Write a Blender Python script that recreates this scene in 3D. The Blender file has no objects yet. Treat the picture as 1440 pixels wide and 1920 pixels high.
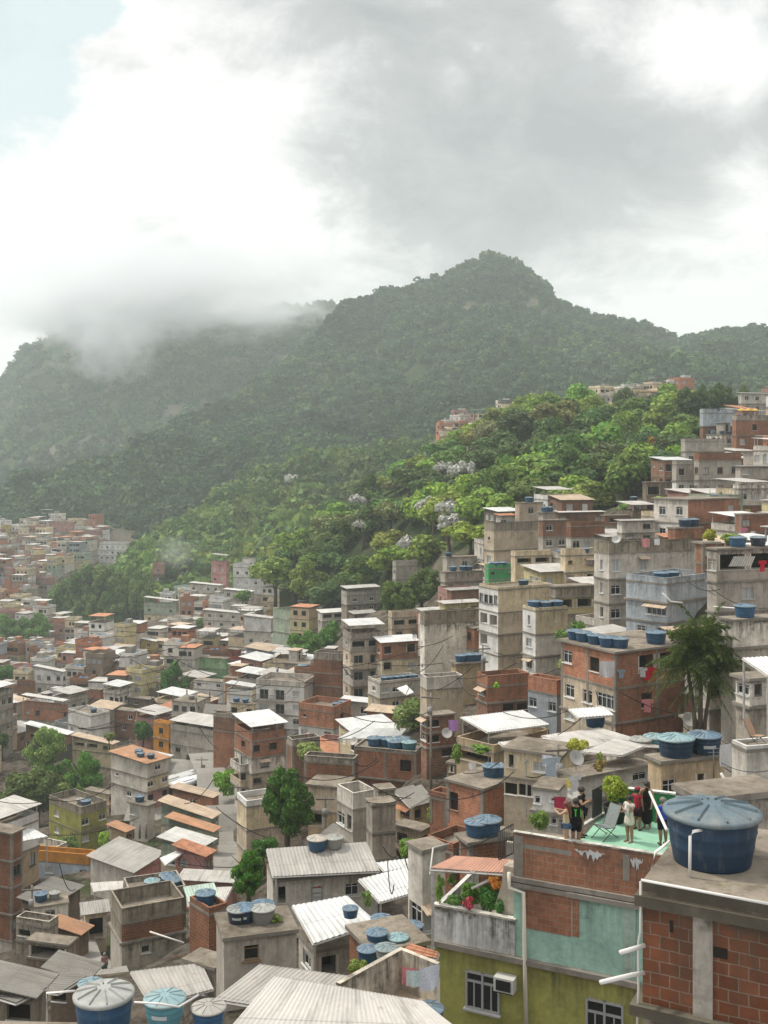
import bpy, math, random
import numpy as np
from mathutils import Vector, Matrix, noise
R = math.radians
sc = bpy.context.scene
COL = sc.collection
F, HZ, CX = 2050.0, 850.0, 720.0          # focal length in photo pixels, horizon row, centre column
rnd = random.Random(7)

def P(px, py, Y):
    return Vector(((px - CX) / F * Y, Y, -(py - HZ) / F * Y))

def pix(p):
    return (CX + F * p[0] / p[1], HZ - F * p[2] / p[1])

# ------------------------------------------------------------------ materials
MAT = {}
class NT:
    def __init__(s, name):
        m = bpy.data.materials.new(name); m.use_nodes = True
        s.m = m; s.n = m.node_tree.nodes; s.l = m.node_tree.links
        s.b = s.n['Principled BSDF']; MAT[name] = m
    def add(s, t, **kw):
        n = s.n.new(t)
        for k, v in kw.items():
            if k.startswith('i_'):
                n.inputs[k[2:].replace('_', ' ')].default_value = v
            else: setattr(n, k, v)
        return n
    def ln(s, a, b): s.l.new(a, b)
    def math(s, op, a, b=None, c=None, clamp=False):
        n = s.n.new('ShaderNodeMath'); n.operation = op; n.use_clamp = clamp
        for i, x in enumerate((a, b, c)):
            if x is None: continue
            if isinstance(x, (int, float)): n.inputs[i].default_value = x
            else: s.l.new(x, n.inputs[i])
        return n.outputs[0]
    def mapr(s, v, a, b, c, d, smooth=False):
        n = s.n.new('ShaderNodeMapRange')
        if smooth: n.interpolation_type = 'SMOOTHSTEP'
        s.l.new(v, n.inputs[0])
        for i, x in enumerate((a, b, c, d)): n.inputs[i + 1].default_value = x
        return n.outputs[0]
    def mix(s, f, a, b, mode='MIX'):
        n = s.n.new('ShaderNodeMix'); n.data_type = 'RGBA'; n.blend_type = mode
        for i, x in ((0, f), (6, a), (7, b)):
            if isinstance(x, (int, float)): n.inputs[i].default_value = x
            elif isinstance(x, tuple): n.inputs[i].default_value = (*x[:3], 1)
            else: s.l.new(x, n.inputs[i])
        return n.outputs[2]
    def noise(s, vec, scale, detail=4, rough=.6):
        n = s.add('ShaderNodeTexNoise'); n.inputs['Scale'].default_value = scale
        n.inputs['Detail'].default_value = detail; n.inputs['Roughness'].default_value = rough
        if vec is not None: s.l.new(vec, n.inputs['Vector'])
        return n.outputs[0]
    def scale(s, vec, xyz):
        n = s.add('ShaderNodeVectorMath', operation='MULTIPLY'); s.l.new(vec, n.inputs[0]); n.inputs[1].default_value = xyz
        return n.outputs[0]
    def pos(s): return s.add('ShaderNodeNewGeometry').outputs['Position']
    def island(s): return s.add('ShaderNodeNewGeometry').outputs['Random Per Island']
    def uv(s, name='UVMap'):
        n = s.add('ShaderNodeUVMap'); n.uv_map = name; return n.outputs[0]
    def ocol(s): return s.add('ShaderNodeObjectInfo').outputs['Color']
    def acol(s):
        n = s.add('ShaderNodeAttribute'); n.attribute_name = 'col'; return n.outputs['Color']
    def sep(s, v):
        n = s.add('ShaderNodeSeparateXYZ'); s.l.new(v, n.inputs[0]); return n.outputs
    def out(s, col, rough=.9, spec=.25, bump=None, bs=.3, bd=.02):
        if isinstance(col, tuple): s.b.inputs['Base Color'].default_value = (*col, 1)
        else: s.l.new(col, s.b.inputs['Base Color'])
        s.b.inputs['Roughness'].default_value = rough
        s.b.inputs['Specular IOR Level'].default_value = spec
        if bump is not None:
            n = s.add('ShaderNodeBump'); n.inputs['Strength'].default_value = bs; n.inputs['Distance'].default_value = bd
            s.l.new(bump, n.inputs['Height']); s.l.new(n.outputs[0], s.b.inputs['Normal'])
        return s.m

def grime(t, base, mould, has_top=True):
    p = t.pos()
    n1 = t.noise(p, .45, 6, .65); n2 = t.noise(p, 5, 4, .7)
    c = t.mix(1.0, base, t.mapr(n1, .3, .7, .62, 1.22), 'MULTIPLY')
    c = t.mix(1.0, c, t.mapr(n2, .25, .75, .82, 1.12), 'MULTIPLY')
    blot = t.mapr(t.noise(p, 1.1, 7, .75), .52, .72, 0, .75)
    g = t.math('MULTIPLY', blot, mould * .75)
    if has_top:
        uv2 = t.uv('top'); st = t.noise(t.scale(uv2, (2.6, .22, 1)), 1.0, 5, .7)
        st2 = t.mapr(st, .42, .68, 0, 1)
        s = t.sep(uv2)
        grad = t.mapr(s[1], 0, 1.9, 1, .12, True)
        g = t.math('ADD', g, t.math('MULTIPLY', t.math('MULTIPLY', st2, grad), mould), clamp=True)
        edge = t.math('MULTIPLY', t.mapr(s[1], 0, .38, 1, 0, True), t.mapr(t.noise(p, 1.6, 5, .7), .38, .6, 0, mould))
        g = t.math('MAXIMUM', g, edge)
    g = t.math('MINIMUM', g, .88)
    gc = t.mix(t.noise(p, .9, 3), (.045, .042, .034), (.10, .085, .06))
    return t.mix(g, c, gc), n2

for nm, mo in (('plaster', .68), ('plaster_old', 1.2), ('plaster_new', .3)):
    t = NT(nm); c, b = grime(t, t.ocol(), mo); t.out(c, .92, .2, b, .35, .02)

def brickmat(name, c1, c2, mo, mortar=(.33, .27, .21), bk=1.0, wob=.02):
    t = NT(name); b = t.add('ShaderNodeTexBrick')
    va = t.add('ShaderNodeVectorMath', operation='MULTIPLY_ADD'); nz_ = t.add('ShaderNodeTexNoise'); nz_.inputs['Scale'].default_value = 2.3; nz_.inputs['Detail'].default_value = 3; t.ln(t.uv(), nz_.inputs['Vector']); t.ln(nz_.outputs['Color'], va.inputs[0]); va.inputs[1].default_value = (wob, wob, 0); t.ln(t.uv(), va.inputs[2])
    t.ln(va.outputs[0], b.inputs['Vector'])
    for k, v in (('Color1', (*c1, 1)), ('Color2', (*c2, 1)), ('Mortar', (*mortar, 1))): b.inputs[k].default_value = v
    for k, v in (('Scale', 1), ('Mortar Size', .011 * bk), ('Brick Width', .30 * bk), ('Row Height', .20 * bk), ('Bias', -.1), ('Mortar Smooth', .3)): b.inputs[k].default_value = v
    c = t.mix(1.0, b.outputs['Color'], t.ocol(), 'MULTIPLY')
    c, n2 = grime(t, c, mo)
    h = t.math('ADD', t.math('MULTIPLY', b.outputs['Fac'], -1.0), t.math('MULTIPLY', n2, .5))
    t.out(c, .92, .2, h, .5, .015)
brickmat('brick', (.40, .175, .10), (.31, .13, .07), .7)
brickmat('brick_dark', (.29, .115, .058), (.215, .08, .04), .7)

brickmat('brick_near', (.235, .085, .042), (.16, .056, .027), .95, (.25, .19, .14), .95, .05)
t = NT('slab'); c, b = grime(t, (.26, .235, .2), .9, False); t.out(c, .95, .15, b, .4)
t = NT('deck')                                       # flat concrete roof, damp stains and lichen
p = t.pos(); a = t.noise(p, .5, 7, .7); d = t.noise(p, 2.3, 6, .75)
c = t.mix(t.mapr(a, .35, .65, 0, 1), (.13, .108, .084), (.31, .265, .21))
c = t.mix(t.mapr(d, .5, .7, 0, .8), c, (.07, .062, .045))
c = t.mix(t.mapr(t.noise(p, .9, 5, .7), .6, .75, 0, .6), c, (.10, .11, .045))
t.out(c, .95, .15, d, .4, .03)
def sheetmat(name, period, dirt):
    t = NT(name); uv = t.uv(); p = t.pos(); s = t.sep(uv)
    a = t.noise(p, .5, 6, .7); st = t.noise(t.scale(uv, (2.4, .25, 1)), 1, 5, .7)
    c = t.mix(1.0, t.ocol(), t.mapr(a, .3, .7, .72, 1.15), 'MULTIPLY')
    c = t.mix(t.mapr(st, .5, .75, 0, dirt), c, (.11, .095, .075))
    c = t.mix(t.mapr(t.noise(p, 2.0, 5, .75), .58, .75, 0, dirt * .8), c, (.2, .13, .08))
    # overlap lines between sheets
    jl = t.math('LESS_THAN', t.math('FRACT', t.math('MULTIPLY', s[1], 1 / 1.8)), .03)
    c = t.mix(t.math('MULTIPLY', jl, .35), c, (.12, .11, .1))
    w = t.math('SINE', t.math('MULTIPLY', s[0], 2 * math.pi / period))
    t.out(c, .75, .3, w if period < 5 else t.noise(p, 8, 3), .6 if period < 5 else .2, .03)
sheetmat('sheet_geo', 9, .8); sheetmat('sheet', .177, .8); sheetmat('sheet_clean', .25, .38)
t = NT('tile_roof'); uv = t.uv(); s = t.sep(uv); p = t.pos()
w = t.math('SINE', t.math('MULTIPLY', s[0], 2 * math.pi / .22)); row = t.math('FRACT', t.math('MULTIPLY', s[1], 1 / .36))
c = t.mix(1.0, t.ocol(), t.mapr(t.noise(p, 1.5, 6, .7), .3, .7, .6, 1.25), 'MULTIPLY')
c = t.mix(t.mapr(row, 0, .12, .5, 0), c, (.08, .05, .035)); c = t.mix(t.mapr(t.noise(p, .8, 6, .7), .55, .72, 0, .6), c, (.09, .08, .06))
t.out(c, .85, .25, t.math('ADD', w, t.math('MULTIPLY', row, .8)), .8, .04)
t = NT('glass'); t.out((.018, .021, .022), .12, .6)
t = NT('curtain'); t.out(t.mix(t.noise(t.scale(t.uv(), (9, .4, 1)), 1, 2), (.28, .29, .29), (.55, .56, .55)), .35, .5)
t = NT('opening_shade_paint'); t.out(t.mix(t.noise(t.pos(), 2.2, 4), (.006, .006, .006), (.05, .042, .035)), .95, .1)  # near-black colour painted in for the unlit inside of openings
t = NT('frame'); t.out(t.ocol(), .5, .4)
t = NT('metal'); t.out(t.mix(t.mapr(t.noise(t.pos(), 6, 4), .5, .7, 0, .6), t.ocol(), (.12, .07, .04)), .55, .4)
t = NT('plastic'); p = t.pos()
c = t.mix(1.0, t.ocol(), t.mapr(t.noise(p, 2.0, 5, .7), .3, .7, .78, 1.12), 'MULTIPLY')
c = t.mix(t.mapr(t.noise(t.scale(p, (6, 6, 1.0)), 1, 4, .7), .55, .75, 0, .4), c, (.2, .2, .18)); t.out(c, .5, .35)
t = NT('lid'); p = t.pos()
c = t.mix(1.0, t.ocol(), t.mapr(t.noise(p, 3.0, 6, .7), .3, .7, .75, 1.15), 'MULTIPLY')
c = t.mix(t.mapr(t.noise(p, 1.4, 6, .75), .46, .68, 0, .75), c, (.26, .26, .235)); t.out(c, .6, .3)
t = NT('cloth'); t.out(t.mix(1.0, t.ocol(), t.mapr(t.noise(t.pos(), 14, 4), .3, .7, .8, 1.15), 'MULTIPLY'), .95, .1)
t = NT('skin'); t.out(t.mix(1.0, t.ocol(), t.mapr(t.noise(t.pos(), 18, 3), .3, .7, .9, 1.1), 'MULTIPLY'), .6, .35)
t = NT('hair'); t.out(t.mix(t.noise(t.scale(t.pos(), (60, 60, 6)), 1, 3), t.ocol(), (.05, .04, .035)), .6, .3)
t = NT('green_floor'); p = t.pos()
c = t.mix(t.mapr(t.noise(p, 1.6, 7, .7), .3, .7, 0, 1), (.20, .40, .27), (.30, .52, .38))
c = t.mix(t.mapr(t.noise(p, 3.5, 6, .75), .58, .72, 0, .6), c, (.36, .42, .36)); t.out(c, .8, .3, t.noise(p, 20, 2), .2, .01)
t = NT('concrete_road'); p = t.pos()
c = t.mix(t.noise(p, .35, 7, .7), (.19, .175, .155), (.34, .32, .285)); c = t.mix(t.mapr(t.noise(p, 1.3, 6, .75), .55, .7, 0, .6), c, (.09, .08, .07)); t.out(c, .95, .15)
t = NT('ground'); p = t.pos()
c = t.mix(t.mapr(t.noise(p, .5, 9, .8), .42, .6, 0, 1), (.045, .036, .026), (.17, .145, .115))
c = t.mix(t.mapr(t.noise(p, 1.3, 8, .8), .55, .66, 0, .8), c, (.24, .13, .08))
c = t.mix(t.mapr(t.noise(p, .09, 6, .7), .55, .65, 0, .85), c, (.05, .075, .02)); t.out(c, 1, .1, t.noise(p, 1, 8, .75), 1.0, .5)
def foliage(name, src, back=.0, v=(.55, 1.5)):
    t = NT(name); c = t.acol() if src == 'a' else t.ocol()
    r = t.island(); c = t.mix(1.0, c, t.mapr(r, 0, 1, *v), 'MULTIPLY')
    hs = t.add('ShaderNodeHueSaturation'); t.ln(c, hs.inputs['Color']); t.ln(t.mapr(t.math('FRACT', t.math('MULTIPLY', r, 7.3)), 0, 1, .475, .53), hs.inputs['Hue'])
    c = hs.outputs[0]
    t.out(c, .65, .25)
    tr = t.add('ShaderNodeBsdfTranslucent'); t.ln(c, tr.inputs[0])
    ms = t.add('ShaderNodeMixShader'); ms.inputs[0].default_value = .3
    t.ln(t.b.outputs[0], ms.inputs[1]); t.ln(tr.outputs[0], ms.inputs[2])
    t.ln(ms.outputs[0], t.n['Material Output'].inputs[0])
foliage('leaf', 'o'); foliage('forest_leaf', 'a', v=(.6, 1.4))
t = NT('bark'); p = t.pos(); t.out(t.mix(t.noise(t.scale(p, (3, 3, .6)), 1.5, 5), (.05, .038, .027), (.16, .13, .1)), .95, .1, t.noise(p, 6, 4), .5, .03)
t = NT('hillside'); p = t.pos()
c = t.mix(t.mapr(t.noise(p, .02, 8, .7), .35, .65, 0, 1), (.028, .042, .016), (.055, .075, .026)); c = t.mix(t.mapr(t.noise(p, .016, 6, .65), .5, .6, 0, .85), c, (.15, .125, .10)); t.out(c, 1, .05, t.noise(p, .15, 6), .7, 2)
t = NT('far_wall'); p = t.pos(); c = t.mix(1.0, t.acol(), t.mapr(t.noise(p, .5, 6, .7), .3, .7, .65, 1.2), 'MULTIPLY'); t.out(c, .9, .2)
t = NT('paint'); t.out(t.ocol(), .28, .5)
t = NT('rubber'); t.out((.02, .02, .02), .8, .2)

# ------------------------------------------------------------------ mesh builder
class MB:
    def __init__(s): s.v = []; s.f = []; s.uv = []; s.uv2 = []; s.mi = []; s.sm = []; s.cl = []; s.cc = None
    def face(s, pts, uv=None, uv2=None, m=0):
        i = len(s.v); s.v += [tuple(p) for p in pts]; n = len(pts)
        s.f.append(tuple(range(i, i + n))); s.mi.append(m); s.sm.append(False)
        if uv is None:
            a, b, c = Vector(pts[0]), Vector(pts[1]), Vector(pts[2])
            nn = (b - a).cross(c - a); ax = max(range(3), key=lambda k: abs(nn[k]))
            uv = [(p[1], p[2]) if ax == 0 else (p[0], p[2]) if ax == 1 else (p[0], p[1]) for p in pts]
        if uv2 is None: uv2 = [(q[0], 1.0) for q in uv]
        s.uv += list(uv); s.uv2 += list(uv2)
        if s.cc: s.cl += [s.cc] * n
    def raw(s, vs, fs, m=0, smooth=True):
        i = len(s.v); s.v += [tuple(p) for p in vs]
        for f in fs:
            s.f.append(tuple(i + k for k in f)); s.mi.append(m); s.sm.append(smooth)
            for k in f:
                q = vs[k]; s.uv.append((q[0], q[2])); s.uv2.append((q[0], 1.0))
                if s.cc: s.cl.append(s.cc)
    def box(s, c, d, rz=0, m=0, skip=''):
        x, y, z = d[0] / 2, d[1] / 2, d[2] / 2; ca, sa = math.cos(rz), math.sin(rz)
        q = [(c[0] + a * x * ca - b * y * sa, c[1] + a * x * sa + b * y * ca, c[2] + e * z) for e in (-1, 1) for a, b in ((-1, -1), (1, -1), (1, 1), (-1, 1))]
        dims = [(2 * x, 2 * z), (2 * y, 2 * z), (2 * x, 2 * z), (2 * y, 2 * z)]
        for k, (i, j) in enumerate(((0, 1), (1, 2), (2, 3), (3, 0))):
            w, h = dims[k]; s.face([q[i], q[j], q[j + 4], q[i + 4]], [(0, 0), (w, 0), (w, h), (0, h)], [(0, h), (w, h), (w, 0), (0, 0)], m)
        s.face([q[4], q[5], q[6], q[7]], [(0, 0), (2 * x, 0), (2 * x, 2 * y), (0, 2 * y)], None, m)
        if 'b' not in skip: s.face([q[3], q[2], q[1], q[0]], None, None, m)
    def tube(s, pts, r, n=6, m=0, r2=None, cap=True):
        pts = [Vector(p) for p in pts]; K = len(pts); vs = []; fs = []
        for k, p in enumerate(pts):
            d = (pts[min(k + 1, K - 1)] - pts[max(k - 1, 0)]).normalized()
            a = d.cross(Vector((0, 0, 1)) if abs(d.z) < .9 else Vector((1, 0, 0))).normalized(); b = d.cross(a)
            rr = r if r2 is None else r + (r2 - r) * k / (K - 1)
            for j in range(n):
                t_ = 2 * math.pi * j / n; vs.append(p + a * rr * math.cos(t_) + b * rr * math.sin(t_))
        for k in range(K - 1):
            for j in range(n): fs.append((k * n + j, k * n + (j + 1) % n, (k + 1) * n + (j + 1) % n, (k + 1) * n + j))
        if cap: fs.append(tuple(reversed(range(n)))); fs.append(tuple(range((K - 1) * n, K * n)))
        s.raw(vs, fs, m, n > 4)
    def lathe(s, prof, n=24, c=(0, 0, 0), m=0, smooth=True):
        vs = []; fs = []; K = len(prof)
        for r, z in prof:
            for j in range(n): a = 2 * math.pi * j / n; vs.append((c[0] + r * math.cos(a), c[1] + r * math.sin(a), c[2] + z))
        for k in range(K - 1):
            for j in range(n): fs.append((k * n + j, k * n + (j + 1) % n, (k + 1) * n + (j + 1) % n, (k + 1) * n + j))
        if prof[-1][0] > 1e-3: fs.append(tuple(range((K - 1) * n, K * n)))
        s.raw(vs, fs, m, smooth)
    def mesh(s, name, mats):
        me = bpy.data.meshes.new(name); me.from_pydata(s.v, [], s.f)
        for mm in mats: me.materials.append(MAT[mm])
        u = me.uv_layers.new(name='UVMap'); u.data.foreach_set('uv', np.array(s.uv, 'f').ravel())
        u = me.uv_layers.new(name='top'); u.data.foreach_set('uv', np.array(s.uv2, 'f').ravel())
        me.polygons.foreach_set('material_index', s.mi); me.polygons.foreach_set('use_smooth', s.sm)
        if s.cl:
            a = me.color_attributes.new('col', 'FLOAT_COLOR', 'CORNER'); a.data.foreach_set('color', np.array([(*c, 1) for c in s.cl], 'f').ravel())
        me.update(); return me
    def build(s, name, mats, parent=None, col=None, loc=None, rz=0):
        return inst(name, s.mesh(name, mats if isinstance(mats, (list, tuple)) else [mats]), parent, col, loc, rz)

def inst(name, me, parent=None, col=None, loc=None, rz=0):
    o = bpy.data.objects.new(name, me); COL.objects.link(o)
    if parent is not None: o.parent = parent
    if col is not None: o.color = (*col, 1)
    if loc is not None: o.location = loc
    if rz: o.rotation_euler = (0, 0, rz)
    return o

LABELS = []          # (object, base label, photo x, photo y): made unique at the end
def tag(o, label, cat, group=None, at=None):
    o['category'] = cat
    if group: o['group'] = group
    p = at if at is not None else o.location
    q = pix(p) if p[1] > .5 else (720, 1900)
    LABELS.append([o, label, q[0], q[1]])
    return o
def thing(name, label, cat, loc, rz=0, group=None):
    o = bpy.data.objects.new(name, None); COL.objects.link(o); o.location = loc; o.rotation_euler = (0, 0, rz)
    o.empty_display_size = .2
    return tag(o, label, cat, group)
def setting(o, kind='structure', label=None):
    o['kind'] = kind
    if label: o['label'] = label
    return o
HAZE = .00029
MIST = True
FAST_N = (13000, 3400, 2600)
PAL = dict(
 beige=('plaster', (.46, .39, .30)), cream=('plaster', (.55, .47, .33)), tan=('plaster', (.42, .33, .22)),
 grey=('plaster', (.36, .335, .30)), lgrey=('plaster', (.50, .475, .435)), white=('plaster_new', (.72, .70, .66)),
 dirtywhite=('plaster_old', (.62, .59, .54)), concrete=('plaster_old', (.33, .30, .26)), mould=('plaster_old', (.26, .23, .185)),
 yellow=('plaster', (.55, .40, .13)), paleyellow=('plaster', (.58, .50, .28)), olive=('plaster', (.33, .32, .09)), mint=('plaster', (.36, .55, .46)), green=('plaster_new', (.07, .33, .13)),
 lgreen=('plaster', (.30, .48, .25)), sage=('plaster', (.38, .44, .33)), pink=('plaster', (.55, .27, .25)), dpink=('plaster', (.45, .24, .2)), red=('plaster', (.36, .06, .05)), orange=('plaster_new', (.66, .29, .05)),
 blue=('plaster_new', (.52, .58, .66)), bluegrey=('plaster', (.42, .46, .49)), brown=('plaster_old', (.24, .18, .13)), dark=('plaster_old', (.12, .105, .085)),
 brick=('brick', (1, 1, 1)), brickl=('brick', (1.3, 1.25, 1.25)), brickd=('brick_dark', (1, 1, 1)), brick_near=('brick_near', (1, 1, 1)), brickg=('brick_dark', (.95, 1.15, 1.3)))
SHEET = dict(white=('sheet_clean', (.66, .66, .64)), pale=('sheet_clean', (.60, .58, .54)), grey=('sheet', (.40, .375, .34)), lgrey=('sheet', (.52, .49, .45)), tan=('sheet', (.55, .42, .30)),
             clay_fine=('sheet_geo', (.50, .27, .19)), clay=('tile_roof', (.50, .23, .13)), rust=('sheet', (.46, .24, .13)), dark=('sheet', (.22, .205, .18)), greensheet=('sheet', (.42, .52, .44)))
WCODE = dict(w=(1.15, 1.1, .95), v=(2.0, 1.2, .9), b=(.55, .55, 1.5), d=(.9, 2.05, .03), o=(1.05, 1.2, .9), s=(1.0, 1.15, .95), t=(.75, 1.45, .75),
             n=(.5, 1.2, .9), B=(1.5, 2.05, .03), R=(1.5, 2.05, .03), O=(0, 1.35, .95), G=(0, 2.1, .1))
for _k, (_m, _c) in list(PAL.items()):
    if _k in ('beige', 'tan', 'grey', 'lgrey', 'dirtywhite', 'concrete', 'mould', 'cream'): PAL[_k] = (_m, (_c[0] * 1.24, _c[1] * 1.20, _c[2] * 1.15))
_wm = {}
def win_mesh(code, w, h, near):
    key = (code, round(w, 1), round(h, 1), near)
    if key in _wm: return _wm[key]
    fr = MB(); pn = MB(); D = .12
    if code in 'wvbtnBR':
        b = .055 if w > .6 else .04
        for x in (-w / 2 + b / 2, w / 2 - b / 2): fr.box((x, D - .02, h / 2), (b, .05, h))
        for z in (b / 2, h - b / 2): fr.box((0, D - .018, z), (w - 2 * b - .002, .045, b))
        nm = 3 if w > 1.6 else (1 if w > .6 else 0)
        for k in range(nm): fr.box((-w / 2 + (k + 1) * w / (nm + 1), D - .02, h / 2), (.035, .038, h - 2 * b - .002))
        if code in 'wv' : fr.box((0, D - .024, h * .74), (w - 2 * b - .004, .03, .03))
        if code in 'wvbtn': fr.box((0, -.03, -.03), (w + .16, .14, .06))
    elif code == 's':
        for x in (-w / 2 + .03, w / 2 - .03, 0): fr.box((x, D - .02, h / 2), (.06, .05, h))
        n = 9
        for k in range(n): fr.box((0, D - .02, (k + .5) * h / n), (w - .12, .028, h / n * .72))
    elif code == 'd':
        fr.box((-w / 2 + .03, D - .03, h / 2), (.06, .06, h)); fr.box((w / 2 - .03, D - .03, h / 2), (.06, .06, h)); fr.box((0, D - .031, h - .03), (w - .125, .06, .06))
        for k in range(4): fr.box((0, D - .012, .28 + k * (h - .5) / 3.3), (w - .3, .03, .34))
    elif code == 'o':
        fr.box((0, -.02, -.03), (w + .1, .1, .05))
    elif code in 'OG':
        n = max(1, int(w / 2.2))
        for k in range(n + 1):
            x = -w / 2 + .07 + k * (w - .14) / n; fr.box((x, .085, h / 2), (.14, .14, h - .004))
        fr.box((0, -.012, -.025), (w + .08, .13, .05))
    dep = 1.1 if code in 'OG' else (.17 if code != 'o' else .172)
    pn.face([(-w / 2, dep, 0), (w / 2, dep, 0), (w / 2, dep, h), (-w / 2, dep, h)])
    _wm[key] = (fr.mesh('window_frame', ['frame']), {g: pn.mesh('pane', [g]) for g in ('glass', 'curtain', 'opening_shade_paint', 'frame')})
    if not near:                       # small in the picture: frame and pane in one mesh
        both = {}
        for g in ('glass', 'curtain', 'opening_shade_paint', 'frame'):
            m = MB(); m.v = list(fr.v); m.f = list(fr.f); m.uv = list(fr.uv); m.uv2 = list(fr.uv2); m.mi = list(fr.mi); m.sm = list(fr.sm)
            m.face(pn.v, m=1); both[g] = m.mesh('window', ['frame', g])
        _wm[key] = (both, None)
    return _wm[key]

def wall_face(mb, p0, p1, z0, z1, holes, dep=.18, m=0):
    p0 = Vector((p0[0], p0[1])); p1 = Vector((p1[0], p1[1])); Lg = (p1 - p0).length; d = (p1 - p0) / Lg; nin = Vector((-d.y, d.x))
    us = sorted({0, Lg, *[h[0] for h in holes], *[h[1] for h in holes]}); zs = sorted({z0, z1, *[h[2] for h in holes], *[h[3] for h in holes]})
    def q(u, z, e=0): a = p0 + d * u + nin * e; return (a.x, a.y, z)
    for i in range(len(us) - 1):
        for j in range(len(zs) - 1):
            a, b, c, e = us[i], us[i + 1], zs[j], zs[j + 1]
            if b - a < 1e-5 or e - c < 1e-5: continue
            if any(h[0] - 1e-6 <= a and b <= h[1] + 1e-6 and h[2] - 1e-6 <= c and e <= h[3] + 1e-6 for h in holes): continue
            mb.face([q(a, c), q(b, c), q(b, e), q(a, e)], [(a, c), (b, c), (b, e), (a, e)], [(a, z1 - c), (b, z1 - c), (b, z1 - e), (a, z1 - e)], m)
    for h in holes:
        D = h[4] if len(h) > 4 else dep
        a, b, c, e = h[:4]
        for (A, B) in (((a, c), (b, c)), ((b, c), (b, e)), ((b, e), (a, e)), ((a, e), (a, c))):
            mb.face([q(*A), q(*A, D), q(*B, D), q(*B)][::-1] if False else [q(*A), q(*B), q(*B, D), q(*A, D)],
                    [(A[0], A[1]), (B[0], B[1]), (B[0] + .01, B[1] + .1), (A[0], A[1] + .1)], None, m)

def sheet_part(root, w, l, z, kind, low='f', tilt=.12, over=.35, th=.05, name='roof', cx=0, cy=0):
    mb = MB(); W = w / 2 + over; L = l / 2 + over
    def zz(x, y): return z + {'f': (y + L) * tilt, 'b': (L - y) * tilt, 'l': (x + W) * tilt, 'r': (W - x) * tilt}[low]
    c = [(-W, -L), (W, -L), (W, L), (-W, L)]
    uvs = [(x, y) for x, y in c] if low in 'fb' else [(y, x) for x, y in c]
    top = [(x + cx, y + cy, zz(x, y) + th) for x, y in c]; bot = [(x + cx, y + cy, zz(x, y)) for x, y in c]
    mb.face(top, uvs); mb.face(bot[::-1], uvs[::-1])
    for i in range(4): mb.face([bot[i], bot[(i + 1) % 4], top[(i + 1) % 4], top[i]])
    m, col = SHEET[kind]
    k = rnd.uniform(.88, 1.08); col = tuple(min(.85, x * k) for x in col)
    return mb.build(name, m, root, col), zz

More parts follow.
